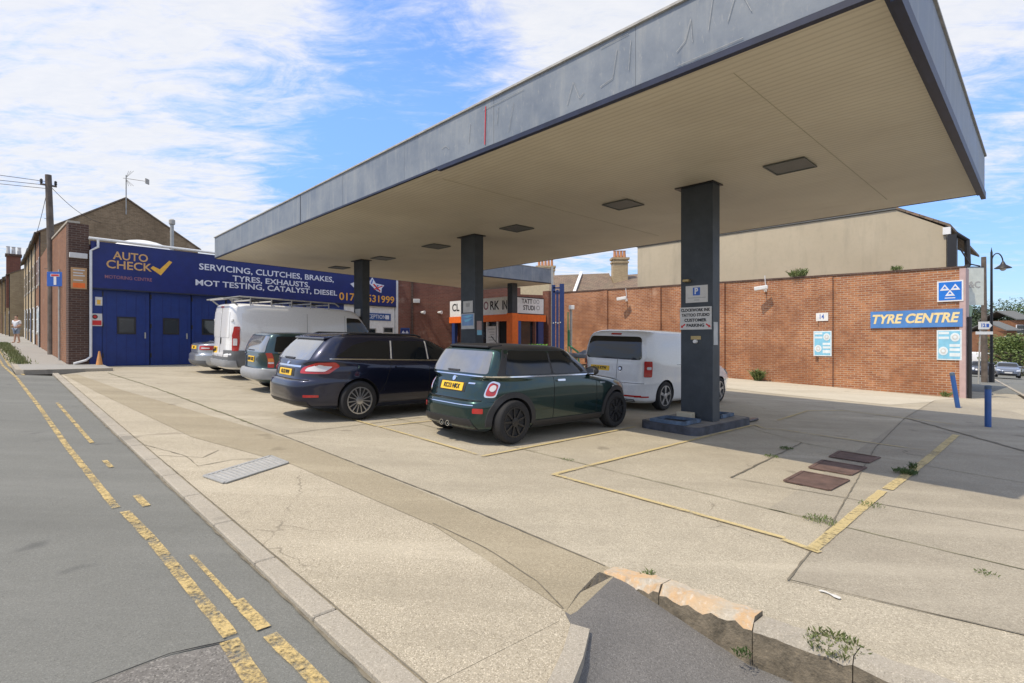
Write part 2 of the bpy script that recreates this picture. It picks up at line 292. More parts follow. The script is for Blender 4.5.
# ------------------------------------------------------------------ object helpers
def tag(o, label=None, cat=None, group=None, kind=None):
    if label: o['label'] = label
    if cat: o['category'] = cat
    if group: o['group'] = group
    if kind: o['kind'] = kind
    return o
def thing(name, label, cat, loc=(0, 0, 0), group=None):
    o = bpy.data.objects.new(name, None); COL.objects.link(o); o.location = loc; o.empty_display_size = .2
    return tag(o, label, cat, group)
def uvs(me):
    uvl = me.uv_layers.new(name='UVMap').data if not me.uv_layers else me.uv_layers[0].data
    for p in me.polygons:
        n = p.normal
        if abs(n.z) > .95: t = Vector((1, 0, 0)); u = Vector((0, 1, 0))
        else:
            t = Z3.cross(n).normalized(); u = n.cross(t).normalized()
        for li in p.loop_indices:
            co = me.vertices[me.loops[li].vertex_index].co; uvl[li].uv = (co.dot(t), co.dot(u))
def obj(name, bm, m, parent=None, smooth=None, world=True):
    me = bpy.data.meshes.new(name)
    bmesh.ops.recalc_face_normals(bm, faces=bm.faces[:])
    bm.to_mesh(me); bm.free()
    for x in (m if isinstance(m, (list, tuple)) else [m]): me.materials.append(M_(x) if isinstance(x, str) else x)
    if smooth is not None:
        for p in me.polygons: p.use_smooth = True
        me.set_sharp_from_angle(angle=R(smooth))
    uvs(me)
    o = bpy.data.objects.new(name, me); COL.objects.link(o)
    if parent:
        o.parent = parent
        if world:
            root = parent
            o.matrix_parent_inverse = wmat(parent).inverted()
    return o
def wmat(o):
    m = o.matrix_basis.copy()
    if o.parent: m = wmat(o.parent) @ o.matrix_parent_inverse @ m
    return m
def B(): return bmesh.new()
def box(bm, c, s, ax=None, mi=0):
    """box centred at c, full sizes s along axes ax (3 vectors)"""
    ax = ax or (Vector((1, 0, 0)), Vector((0, 1, 0)), Z3)
    c = Vector(c); vs = []
    for i in (-.5, .5):
        for j in (-.5, .5):
            for k in (-.5, .5): vs.append(bm.verts.new(c + ax[0] * s[0] * i + ax[1] * s[1] * j + ax[2] * s[2] * k))
    for f in ((0, 1, 3, 2), (4, 6, 7, 5), (0, 4, 5, 1), (2, 3, 7, 6), (0, 2, 6, 4), (1, 5, 7, 3)):
        fc = bm.faces.new([vs[i] for i in f]); fc.material_index = mi
    return bm
def bevel(bm, w=.01, seg=2):
    bmesh.ops.bevel(bm, geom=bm.edges[:], offset=w, segments=seg, affect='EDGES', profile=.6); return bm
def prism(bm, pts, d, mi=0):
    """polygon pts (3d) extruded by vector d"""
    d = Vector(d); a = [bm.verts.new(p) for p in pts]; b = [bm.verts.new(Vector(p) + d) for p in pts]
    n = len(pts); fs = [bm.faces.new(a), bm.faces.new(b[::-1])]
    for i in range(n): fs.append(bm.faces.new((a[i], b[i], b[(i + 1) % n], a[(i + 1) % n])))
    for f in fs: f.material_index = mi
    return bm
def tube(bm, pts, r, seg=8, cap=True):
    pts = [Vector(p) for p in pts]; rr = r if isinstance(r, (list, tuple)) else [r] * len(pts); rings = []
    prev = None
    for i, p in enumerate(pts):
        d = (pts[min(i + 1, len(pts) - 1)] - pts[max(i - 1, 0)]).normalized()
        x = d.cross(Z3 if abs(d.z) < .95 else Vector((1, 0, 0))).normalized()
        if prev is not None and x.dot(prev) < 0: x = -x
        prev = x; y = d.cross(x)
        rings.append([bm.verts.new(p + (x * math.cos(t) + y * math.sin(t)) * rr[i]) for t in [2 * math.pi * k / seg for k in range(seg)]])
    for a, b in zip(rings, rings[1:]):
        for k in range(seg): bm.faces.new((a[k], a[(k + 1) % seg], b[(k + 1) % seg], b[k]))
    if cap: bm.faces.new(rings[0][::-1]); bm.faces.new(rings[-1])
    return bm
def lathe(bm, prof, c, axis=Z3, seg=24):
    c = Vector(c); axis = axis.normalized(); x = axis.cross(Vector((1, 0, 0)) if abs(axis.x) < .9 else Vector((0, 1, 0))).normalized(); y = axis.cross(x); rings = []
    for (r, h) in prof: rings.append([bm.verts.new(c + axis * h + (x * math.cos(t) + y * math.sin(t)) * max(r, .0005)) for t in [2 * math.pi * k / seg for k in range(seg)]])
    for a, b in zip(rings, rings[1:]):
        for k in range(seg): bm.faces.new((a[k], a[(k + 1) % seg], b[(k + 1) % seg], b[k]))
    bm.faces.new(rings[0][::-1]); bm.faces.new(rings[-1]); return bm
def text_bm(body, size, o, r, u, bold=0, shear=0, depth=.004, align='CENTER', sx=1.0, font_space=1.0, serif=False):
    """text as mesh: origin o, right r, up u"""
    c = bpy.data.curves.new('t', 'FONT'); c.body = body; c.size = size; c.align_x = align; c.align_y = 'CENTER'; c.offset = bold; c.shear = shear
    c.extrude = depth / 2; c.resolution_u = 3; c.space_character = font_space
    ob = bpy.data.objects.new('t', c); COL.objects.link(ob)
    dg = bpy.context.evaluated_depsgraph_get(); dg.update(); me = bpy.data.meshes.new_from_object(ob.evaluated_get(dg))
    bpy.data.objects.remove(ob); bpy.data.curves.remove(c)
    bm = B(); bm.from_mesh(me); bpy.data.meshes.remove(me); n = r.cross(u)
    for v in bm.verts: v.co = Vector(o) + r * (v.co.x * sx) + u * v.co.y + n * (v.co.z + depth / 2)
    return bm
def clamp_a_cuts(bm):
    """cut a sheet along the creases of the terrain"""
    for co, no in (((*ab(0, 22), 0), B3), ((*ab(0, 78), 0), B3), ((*ab(90, 0), 0), A3), ((*ab(-60, 0), 0), A3)):
        bmesh.ops.bisect_plane(bm, geom=bm.verts[:] + bm.edges[:] + bm.faces[:], plane_co=co, plane_no=no)
def sheet(name, pts, dz, m, kind='structure', label=None, cat=None, dzf=None, parent=None):
    bm = B(); bm.faces.new([bm.verts.new((p[0], p[1], 0)) for p in pts]); clamp_a_cuts(bm)
    for v in bm.verts: v.co.z = gz(v.co.x, v.co.y) + (dzf(v.co.x, v.co.y) if dzf else dz)
    for f in bm.faces:
        f.normal_update()
        if f.normal.z < 0: f.normal_flip()
    bm2 = bm; me = bpy.data.meshes.new(name); bm2.to_mesh(me); bm2.free(); me.materials.append(M_(m)); uvs(me)
    o = bpy.data.objects.new(name, me); COL.objects.link(o)
    if parent: o.parent = parent
    return tag(o, label, cat, None, kind)
def AB(*pts): return [ab(*p) for p in pts]
def strip(name, pts, w, dz, m, seed=0, jit=.0, step=.12, label=None, cat=None, kind='structure'):
    """thin strip along a polyline of (a,b) points, with a ragged edge"""
    rnd = random.Random(seed); bm = B(); prev = None; L = []
    for (p, q) in zip(pts, pts[1:]):
        n = max(1, int(math.dist(p, q) / step))
        for i in range(n + (1 if q == pts[-1] else 0)): L.append((p[0] + (q[0] - p[0]) * i / n, p[1] + (q[1] - p[1]) * i / n))
    for i, p in enumerate(L):
        q = L[min(i + 1, len(L) - 1)]; r_ = L[max(i - 1, 0)]; dx, dy = q[0] - r_[0], q[1] - r_[1]; d = math.hypot(dx, dy) or 1; nx, ny = -dy / d, dx / d
        wl = w / 2 * (1 + rnd.uniform(-jit, jit)); wr = w / 2 * (1 + rnd.uniform(-jit, jit)); off = rnd.uniform(-jit, jit) * w * .5
        a = bm.verts.new(P(p[0] + nx * (wl + off), p[1] + ny * (wl + off), dz)); b = bm.verts.new(P(p[0] - nx * (wr - off), p[1] - ny * (wr - off), dz))
        if prev: bm.faces.new((prev[0], prev[1], b, a))
        prev = (a, b)
    for f in bm.faces:
        f.normal_update()
        if f.normal.z < 0: f.normal_flip()
    me = bpy.data.meshes.new(name); bm.to_mesh(me); bm.free(); me.materials.append(M_(m)); uvs(me)
    o = bpy.data.objects.new(name, me); COL.objects.link(o); return tag(o, label, cat, None, kind)
# ================================================================== measured wall frames
class Frame:
    def __init__(s, o, d, flip=1):
        s.o = Vector((o[0], o[1], 0)); s.d = Vector((d[0], d[1], 0)).normalized(); s.r = s.d * flip; s.n = s.r.cross(Z3)
    def t(s, px):
        u = (px - 512) / 532; return (u * s.o.y - s.o.x) / (s.d.x - u * s.d.y)
    def z(s, px, py): return 1.55 + (341.5 - py) / 532 * (s.o.y + s.d.y * s.t(px))
    def pt(s, t, z, off=0): return s.o + s.d * t + Z3 * z + s.n * off
    def at(s, px, py, off=0): return s.pt(s.t(px), s.z(px, py), off)
    def ax(s): return (s.r, s.n, Z3)
    def rect(s, bm, t0, t1, z0, z1, off=0, th=.05, mi=0):
        """slab from off-th to off (outward)"""
        return box(bm, s.pt((t0 + t1) / 2, (z0 + z1) / 2, off - th / 2), (abs(t1 - t0), th, abs(z1 - z0)), s.ax(), mi)
    def gz(s, t): p = s.pt(t, 0); return gz(p.x, p.y)
def ptY(px, py, Y): return Vector(((px - 512) / 532 * Y, Y, 1.55 + (341.5 - py) / 532 * Y))
FG = Frame((-14.8, 18.6), (.64, .768))              # garage front
FW = Frame((14.6, 17.2), (-.618, .786), -1)         # long brick wall
SH0 = Vector((.10, 26.3, 0))
FS = Frame(SH0, A2, -1)                             # shop front
FS2 = Frame(SH0, B2, 1)                             # shop side
FSTR = Frame(ab(23.6, 1.8), A2, -1)                 # street wall of the garage, normal -B

# ================================================================== ground
sheet('ground', [(-260, -160), (330, -160), (330, 420), (-260, 420)], -.35, 'soil')
K2 = Vector((22, 23.07, 0)); E2 = Vector((.65, .76, 0)); N2 = Vector((.76, -.65, 0))
def k2(s, off=0): p = K2 + E2 * s + N2 * off; return (p.x, p.y)
# side street on the right
sheet('side_road', [k2(-27, 0), k2(140, 0), k2(140, 9), k2(-34, 9)], -.09, 'asphalt smooth')
sheet('far_pavement', [k2(-34, 9.002), k2(140, 9.002), k2(140, 12), k2(-34, 12)], .01, 'pavement slab')
# main road
sheet('main_road', AB((-30, -9), (95, -9), (95, .05), (46.5, .05), (21.0, .42), (20.2, 1.22), (-12, 1.22)), -.03, 'asphalt smooth')
sheet('old_road_surface', AB((2.98, -.6), (2.93, .25), (2.96, .55), (2.90, .80), (2.6, .86), (2.0, .92), (1.2, 1.0), (-2, 1.0), (-2, -3), (2.8, -3)), -.026, 'asphalt coarse')
# forecourt concrete
w1x, w1y = FW.pt(-.3, 0).x, FW.pt(-.3, 0).y
sheet('forecourt', [ab(20.2, 1.36), ab(1.95, 1.36), ab(1.95, 2.90), ab(-1.25, 3.18), k2(-26.6, -.3), k2(-3.0, -.25), (FW.pt(-1.5, 0, -.4).x, FW.pt(-1.5, 0, -.4).y),
                    (FW.pt(21, 0, -.4).x, FW.pt(21, 0, -.4).y), (-4, 33), (-7, 29.4), (-14.9, 19.2), ab(23.8, 2.2), ab(21.4, 2.2)], 0, 'concrete forecourt')
sheet('crossover_apron', AB((20.2, 1.362), (1.92, 1.362), (1.90, 2.2), (1.97, 2.32), (3.5, 2.52), (6.1, 2.42), (8.4, 1.95), (14.8, 1.62), (20.2, 1.42)), .004, 'concrete apron')
sheet('trodden_concrete_band', AB((2.04, 2.98), (1.90, 2.36), (1.90, 2.30), (3.5, 2.53), (6.1, 2.43), (8.4, 1.96), (14.8, 1.63), (20.2, 1.43), (20.2, 1.75), (15.3, 2.1), (9.5, 2.75), (7, 3.0)), .004, 'concrete band')
sheet('light_concrete_strip', AB((2.62, 20.3), (2.6, 19.6), (3.2, 17.3), (6.2, 17.4), (12, 18.6), (20, 20), (22.5, 26), (10.4, 23.9), (2.25, 21.8)), .004, 'concrete light')
sheet('dull_concrete_bay', AB((1.36, 5.25), (1.9, 5.2), (2.35, 14.4), (2.6, 19.4), (.9, 19.0), (-1.2, 12), (-1.4, 4.0), (.13, 4.03), (1.24, 3.75)), .004, 'concrete dull')
# kerb strip set flush with the crossover, in stones
rk = random.Random(3)
bm = B(); a = 1.0
while a < 20.1:
    L = .9 + rk.uniform(-.03, .03); w = .135
    c = P(a + L / 2, 1.29, -.045); ax = ((A3 + Z3 * .03).normalized(), B3, Z3)
    bb = B(); box(bb, c, (L - .012, w, .11), ax); bevel(bb, .008, 1); me = bpy.data.meshes.new('x'); bb.to_mesh(me); bb.free(); bm.from_mesh(me); bpy.data.meshes.remove(me)
    a += L
tag(obj('flush_kerb', bm, 'kerb stone'), kind='structure')
# footway in the near corner, sunk below the raised kerb
ARC = [(1.0, 1.10), (1.35, 1.14), (1.47, 1.42), (1.585, 1.76), (1.70, 2.0), (1.83, 2.22), (1.97, 2.32), (2.12, 2.84)]
def arcb(a): return float(np.interp(a, [p[0] for p in ARC], [p[1] for p in ARC]))
def fdz(x, y):
    a, b = toab(x, y); k = min(1, max(0, (1.94 - a) / .75)); e = min(1, max(0, (b - arcb(a)) / .55)); e = e * e * (3 - 2 * e); return .004 - .20 * k * e
ARC = [(1.0, 1.10), (1.35, 1.14), (1.47, 1.42), (1.585, 1.76), (1.70, 2.0), (1.83, 2.22), (1.97, 2.32), (2.12, 2.84)]
def arcb(a): return float(np.interp(a, [p[0] for p in ARC], [p[1] for p in ARC]))
def grid_ab(nm, As, blo, bhi, zf, m, nb=10):
    bm = B(); prev = None
    for a in As:
        row = []
        for k in range(nb + 1):
            b = blo(a) + (bhi(a) - blo(a)) * k / nb; x, y = ab(a, b); row.append(bm.verts.new((x, y, gz(x, y) + zf(x, y))))
        if prev:
            for k in range(nb): bm.faces.new((prev[k], prev[k + 1], row[k + 1], row[k]))
        prev = row
    return tag(obj(nm, bm, m, smooth=60), kind='structure')
grid_ab('footway', np.linspace(-1.9, 2.12, 44), arcb, lambda a: 2.87 + (2.12 - a) * .085, fdz, 'asphalt footway')
# curved edging stone
bm = B(); arc = [(1.35, 1.15), (1.47, 1.42), (1.585, 1.76), (1.70, 2.0), (1.83, 2.22)]
aw = .10
for p, q in zip(arc, arc[1:]):
    pp = [P(p[0], p[1], -.08 + 0), P(q[0], q[1], -.08), P(q[0] - aw, q[1] + .035, -.08), P(p[0] - aw, p[1] + .035, -.08)]
    prism(bm, pp, (0, 0, .093))
tag(obj('curved_edging', bm, 'kerb stone'), kind='structure')
grid_ab('apron_corner', np.linspace(1.36, 2.0, 16), lambda a: 1.362, lambda a: arcb(a) + .03, lambda x, y: .002, 'concrete apron', 4)
# raised kerb stones, broken and orange with old paint
kb = [(2.10, 1.70, .05), (1.695, 1.16, .10), (1.155, .70, .10), (.695, -.10, .11), (-.105, -1.0, .11), (-1.01, -1.4, .11)]
rk = random.Random(8)
for i, (a0, a1, h) in enumerate(kb):
    bm = B(); n = 12; rings = []
    for k in range(n + 1):
        a = a0 + (a1 - a0) * k / n; top = (.05 if i < 2 else .035) + rk.uniform(-.008, .008); bs = 2.86 + (2.12 - a) * .085
        if i == 0: top *= min(1, .25 + k / n)
        fr = rk.uniform(-.01, .01); ch = .02 + rk.uniform(0, .02) * (1.8 if i < 2 else .6)
        zb = fdz(*ab(a, bs)) - .06
        sec = [(bs - .005, zb, 1), (bs + fr * .5, top - ch - .015, 1), (bs + ch * .9 + fr, top, 0), (bs + .145, top - .004, 0), (bs + .165, -.05, 0)]
        rings.append([bm.verts.new(P(a, q[0], q[1])) for q in sec])
    for r0, r1 in zip(rings, rings[1:]):
        for j in range(4):
            fc = bm.faces.new((r0[j], r0[j + 1], r1[j + 1], r1[j])); fc.material_index = 1 if j < 1 else 0
    for rr in (rings[0], rings[-1]): fc = bm.faces.new(rr); fc.material_index = 1
    lab = ['low broken end kerb stone stained orange, first of the row beside the sunken footway', 'chipped orange topped kerb stone with a dark crumbling face',
           'grey kerb stone with a straight chipped edge after the orange ones', 'grey kerb stone at the bottom edge with a weed growing behind it',
           'grey kerb stone continuing the row past the weed', 'grey kerb stone at the far right end of the row'][i]
    tag(obj('kerb_stone', bm, ['painted kerb stone' if i < 2 else 'kerb stone', 'grimy kerb face']), lab, 'kerb stone', 'raised kerb stones beside the footway')
# left pavement and its kerb
def lift(x, y): return .085
sheet('pavement', AB((21.35, 2.72), (21.1, .62), (21.2, .55), (46.5, .17), (95, .17), (95, 1.79), (24, 1.79), (23.85, 2.72)), .085, 'pavement slab')
bm = B()
for p, q in zip([(21.32, 2.74), (21.05, .60), (21.3, .44), (46.5, .05)], [(21.05, .60), (21.3, .44), (46.5, .05), (95, .05)]):
    nx, ny = (-(q[1] - p[1]), q[0] - p[0]); d = math.hypot(nx, ny); nx *= .12 / d; ny *= .12 / d
    prism(bm, [P(p[0], p[1], -.05), P(q[0], q[1], -.05), P(q[0] + nx, q[1] + ny, -.05), P(p[0] + nx, p[1] + ny, -.05)], (0, 0, .145))
tag(obj('pavement_kerb', bm, 'kerb stone'), kind='structure')
sheet('street_pavement', [k2(-3.0, -1.95), k2(-3.2, -.15), k2(140, -.15), k2(140, -1.95)], .004, 'asphalt smooth')
bm = B()
for s in range(-30, 130, 2):
    p = [Vector((*k2(s, -.13), 0)), Vector((*k2(s + 1.98, -.13), 0)), Vector((*k2(s + 1.98, 0), 0)), Vector((*k2(s, 0), 0))]
    for v in p: v.z = gz(v.x, v.y) - .12
    prism(bm, p, (0, 0, .132))
tag(obj('side_road_kerb', bm, 'kerb stone'), kind='structure')
for i, s in enumerate(range(-6, 90, 6)):
    sheet('centre_line', [k2(s, 4.4), k2(s + 3, 4.4), k2(s + 3, 4.5), k2(s, 4.5)], -.086, 'white mark')

# ---- joints and cracks
J = 'slab_joint'
strip(J, [(15.3, 2.80), (7.78, 2.98), (4.1, 3.03), (2.15, 2.97)], .014, .009, 'joint', 1, .5)
strip(J, [(20.5, 2.5), (15.3, 2.80)], .03, .009, 'joint moss', 2, .6)
strip(J, [(15.3, 2.8), (9, 2.95)], .03, .010, 'joint moss', 14, .7)
strip(J, [(16, 5.1), (8.7, 5.15), (5.06, 5.17), (1.4, 5.2), (-1.5, 5.28)], .012, .009, 'joint moss', 3, .6)
strip(J, [(2.62, 6.04), (.9, 6.3), (-1.2, 6.5)], .012, .009, 'joint', 4, .5)
strip(J, [(1.24, 3.72), (1.36, 5.1), (1.97, 9.7), (2.38, 14.5), (2.6, 20.0)], .012, .010, 'joint', 5, .5)
strip(J, [(2.62, 6.04), (2.83, 9.13)], .022, .009, 'joint', 6, .5)
strip(J, [(1.24, 3.72), (.13, 4.03), (-1.5, 4.3)], .008, .010, 'joint', 7, .4)
strip(J, [(7.9, 3.0), (8.1, 5.15), (8.3, 9)], .018, .009, 'joint', 8, .5)
strip(J, [(2.38, 14.46), (.39, 11.5), (-1.5, 9.2)], .07, .011, 'joint', 9, .4)
strip(J, [(2.36, 14.4), (5, 15.1), (9, 16.4), (13, 17.5)], .018, .009, 'joint', 10, .5)
strip(J, [(4.0, 9.93), (2.83, 9.13), (1.2, 8.8), (-.5, 8.6)], .014, .009, 'joint moss', 11, .6)
strip(J, [(3.55, 2.55), (2.9, 2.55), (2.3, 2.45), (1.97, 2.32)], .008, .0095, 'joint', 12, .6)
strip('surface_crack', [(8.2, 1.36), (7.2, 1.62), (6.6, 1.6), (6.7, 2.0), (6.5, 2.36)], .010, .0095, 'joint', 21, .8)
strip('surface_crack', [(7.4, 1.38), (7.0, 1.75), (7.3, 2.0)], .008, .0095, 'joint', 22, .8)
strip('surface_crack', [(3.0, -.2), (2.94, .3), (2.97, .6), (2.9, .85)], .010, -.022, 'dark void', 23, .6)
0 and strip('surface_crack', [(2.9, .85), (3.3, .8), (3.8, .74), (4.1, .6)], .006, -.022, 'joint', 24, .8)
0 and strip('surface_crack', [(5.8, 1.2), (5.4, 1.05), (4.9, 1.12), (4.2, 1.0)], .006, -.022, 'joint', 25, .8)
strip('gutter_joint', [(20, 1.217), (1.0, 1.217)], .02, -.021, 'joint', 26, .6)
strip('gutter_joint', [(20, 1.365), (1.4, 1.365)], .008, .009, 'joint', 27, .5)

# ---- painted lines
def line(pts, w, m='bay line paint', dz=.014, seed=0, jit=.06, nm='bay_line'): return strip(nm, pts, w, dz, m, seed, jit, .1)
line([(3.95, 4.51), (4.00, 8.0), (4.02, 10.2)], .058, seed=31)
line([(3.97, 4.49), (2.6, 4.50), (1.52, 4.50)], .058, seed=32)
line([(1.30, 4.40), (1.32, 6.83)], .085, 'bay line paint', seed=33)
line([(1.30, 6.95), (1.28, 9.2), (1.30, 12.47)], .10, seed=34)
line([(1.52, 4.46), (1.24, 4.40)], .06, seed=35); strip('paint_splash', [(1.05, 3.72), (.93, 3.70)], .03, .012, 'white mark', 44, .6, .03)
line([(5.10, 4.42), (5.22, 8.1)], .055, seed=37)
line([(7.68, 4.47), (5.21, 4.45)], .055, seed=38)
line([(7.68, 4.45), (7.75, 9)], .055, seed=39)
line([(10.6, 4.45), (7.75, 4.45)], .06, seed=40)
line([(4.02, 10.3), (3.7, 10.0), (3.51, 10.16), (1.4, 10.1)], .05, seed=41)
line([(3.96, 11.3), (4.11, 13.7)], .055, seed=42); line([(4.1, 13.7), (3.57, 14.57), (1.5, 14.2)], .05, seed=43)
YL = 'double_yellow_line'
def yl(pts, w, sd): strip(YL, pts, w, -.020, 'worn yellow paint', sd, .05, .08)
yl([(46, -.18), (25.0, .20), (20, .42), (13, .58), (8.83, .65), (5.6, .74)], .062, 51)
yl([(5.45, .78), (4.65, .82), (2.94, .86)], .07, 52)
yl([(2.9, .84), (1.4, .80), (.2, .78)], .085, 53)
yl([(46, .05), (25.0, .36), (20.6, .60)], .07, 56)
yl([(13.5, .86), (9.5, .90), (8.8, .91)], .05, 57); yl([(7.6, .9), (7.2, .91)], .05, 58)
yl([(5.9, .93), (5.5, .94)], .06, 54)
yl([(4.15, .965), (3.3, .985)], .03, 55); yl([(3.3, 1.0), (2.9, 1.01)], .07, 59); yl([(2.82, 1.01), (2.4, 1.03), (1.2, 1.05)], .07, 60)

# ---- covers set in the ground
def cover(nm, lab, cat, pts, m, slots, mf='galvanised', grp=None):
    """flat plate with raised frame, bars as geometry"""
    t = thing(nm, lab, cat, P(*pts[0]), grp)
    p = [P(*q, .010) for q in pts]; n = (p[1] - p[0]).cross(p[3] - p[0]).normalized(); n = n if n.z > 0 else -n
    bm = B(); prism(bm, p, n * .006); obj('plate', bm, m, t)
    bm = B()
    for i in range(4): a, b = p[i], p[(i + 1) % 4]; d = (b - a); s = n.cross(d).normalized() * .02; prism(bm, [a - s, b - s, b + s, a + s], n * .012)
    obj('frame', bm, mf, t)
    if slots:
        bm = B()
        for k in range(1, slots):
            f = k / slots; a = p[0].lerp(p[1], f); b = p[3].lerp(p[2], f); d = (p[1] - p[0]).normalized() * .012; prism(bm, [a - d, a + d, b + d, b - d], n * .011)
        obj('bars', bm, mf, t)
    return t
cover('drain_grate', 'long galvanised steel drain grate set in the pale concrete near the kerb', 'drain grate', [(6.10, 1.54), (6.60, 2.37), (6.16, 2.40), (5.72, 1.62)], 'grey metal', 15)
for i, (b0, b1, lab) in enumerate([(6.37, 7.03, 'rusty brown inspection cover, nearest of the three in a row'), (7.33, 7.95, 'dark brown inspection cover in the middle of the three'), (8.3, 8.85, 'dark inspection cover furthest from the camera in the row of three')]):
    o = i * .03; cover('inspection_cover', lab, 'manhole cover', [(2.15 + o, b0), (2.17 + o, b1), (1.69 + o, b1), (1.71 + o, b0)], 'rust plate', 0, 'rust plate', 'inspection covers in the forecourt')
c = P(3.9, 1.0, 0); c = P(5.25, 1.06, -.024)

# ================================================================== canopy
HC = 4.39; HF = .72
Fc = Vector((3.068, 4.262, 0)); Rc = Vector((9.07, 10.24, 0)); Jc = Vector((-2.22, 22.36, 0)); Kc = Vector((1.93, 26.27, 0)); Mc = Vector((-1.73, 29.4, 0)); Lc = Vector((-10.2, 18.3, 0))
t = thing('petrol_station_canopy', 'long flat roofed grey petrol station canopy on charcoal columns over the parked cars', 'canopy', (*ab(11, 9.3), gz(*ab(11, 9.3))))
CAN = t
poly = [Fc, Rc, Jc, Kc, Mc, Lc]
bm = B(); prism(bm, [p + Z3 * (HC + .03) for p in poly], (0, 0, HF - .10)); obj('roof_deck', bm, 'lead roof', t)
bm = B(); f = bm.faces.new([bm.verts.new(p + Z3 * HC) for p in poly])
so = obj('soffit', bm, 'ribbed soffit', t)
so.data.polygons[0].flip() if so.data.polygons[0].normal.z > 0 else None
uvl = so.data.uv_layers[0].data
for li in so.data.polygons[0].loop_indices:
    co = so.data.vertices[so.data.loops[li].vertex_index].co; uvl[li].uv = toab(co.x, co.y)
def fasc(p, q, nm, seams, lab=None):
    d = (q - p).normalized(); n = Vector((d.y, -d.x, 0)); L = (q - p).length
    bm = B(); k = 0; n_ = max(1, round(L / 2.44)); rr = random.Random(int(L * 10))
    for i in range(n_):
        a = p + d * (L * i / n_ + .002); b = p + d * (L * (i + 1) / n_ - .002); pr = rr.uniform(0, .006)
        prism(bm, [a + Z3 * (HC + .045) - n * .03, b + Z3 * (HC + .045) - n * .03, b + Z3 * (HC + HF) - n * .03, a + Z3 * (HC + HF) - n * .03], n * (.05 + pr))
    o = obj(nm, bm, 'weathered fascia', t)
    bm = B(); m = (p + q) / 2
    box(bm, m + Z3 * (HC + HF + .012) + n * .0, (L + .06, .10, .028), (d, n, Z3)); obj('top_flashing', bm, 'grey metal', t)
    return d, n, L
def trim(p, q, t0, t1, h=.075, out=.035, drop=.02):
    d = (q - p).normalized(); n = Vector((d.y, -d.x, 0)); a = p + d * t0; b = p + d * t1
    bm = B(); box(bm, (a + b) / 2 + Z3 * (HC + .045 - drop - h / 2 + .0) + n * (out - .03), (t1 - t0, .07, h), (d, n, Z3)); return obj('edge_trim', bm, 'navy trim', t)
dF, nF, LF = fasc(Lc, Fc, 'front_fascia', 0)
fasc(Fc, Rc, 'end_fascia', 0); fasc(Rc, Jc, 'rear_fascia', 0); fasc(Jc, Kc, 'side_fascia', 0); fasc(Kc, Mc, 'rear_fascia', 0); fasc(Mc, Lc, 'end_fascia', 0)
trim(Lc, Fc, 0, LF - 6.2, .035, .02, .0); trim(Lc, Fc, LF - 6.2, LF, .062, .04, .015)
trim(Fc, Rc, 0, (Rc - Fc).length, .13, .035, 0.02)
trim(Rc, Jc, 0, (Jc - Rc).length, .045, .02, 0); trim(Mc, Lc, 0, (Lc - Mc).length, .045, .02, 0); trim(Jc, Kc, 0, (Kc - Jc).length, .03, .02, 0); trim(Kc, Mc, 0, (Mc - Kc).length, .03, .02, 0)
# broad dark border under the right hand end
dR = (Rc - Fc).normalized(); inn = Vector((-dR.y, dR.x, 0))
bm = B(); prism(bm, [Fc + Z3 * (HC - .006), Rc + Z3 * (HC - .006), Rc + inn * .09 + Z3 * (HC - .006), Fc + inn * .09 + Z3 * (HC - .006)], (0, 0, -.012)); obj('edge_trim', bm, 'navy trim', t)
# ghosts of removed letters and peeled strips on the front fascia
def fpt(d_from_right, z, off=.032): p = Fc - dF * d_from_right + nF * off; p.z = HC + z; return p
def stroke(pts, w=.012, m='grey board'):
    bm = B()
    for p, q in zip(pts, pts[1:]):
        a, b = fpt(*p), fpt(*q); d = (b - a).normalized(); s = nF.cross(d).normalized() * w / 2; prism(bm, [a - s, b - s, b + s, a + s], nF * .003)
    return bm
rs = random.Random(5)
marks = [([(3.42, .15), (3.32, .40), (3.22, .17), (3.15, .22)], 0), ([(2.9, .2), (2.72, .24), (2.66, .55)], 0), ([(2.5, .25), (2.47, .58)], 0), ([(1.9, .22), (1.8, .30), (1.74, .5), (1.72, .25)], 0),
         ([(1.55, .3), (1.5, .62)], 0), ([(1.35, .3), (1.25, .6), (1.12, .3)], 0), ([(4.5, .12), (4.4, .5)], 0), ([(4.75, .3), (4.72, .55)], 0), ([(5.4, .2), (5.36, .5)], 0), ([(6.1, .3), (6.0, .32), (5.9, .25)], 0), ([(1.0, .45), (.8, .6), (.6, .5)], 0),
         ([(3.6, .03), (3.0, .035)], 0), ([(1.9, .07), (1.2, .08)], 0), ([(2.9, .66), (2.5, .67)], 0), ([(5.05, .60), (4.2, .62)], 0)]
for pts, _ in marks: obj('peeled_mark', stroke(pts, rs.uniform(.003, .005), 'ghost mark'), 'ghost mark', t)
obj('peeled_mark', stroke([(5.02, .08), (5.0, .64)], .016), 'sign red', t); obj('panel_seam', stroke([(11.9, .05), (11.9, .70)], .02), 'navy trim', t)
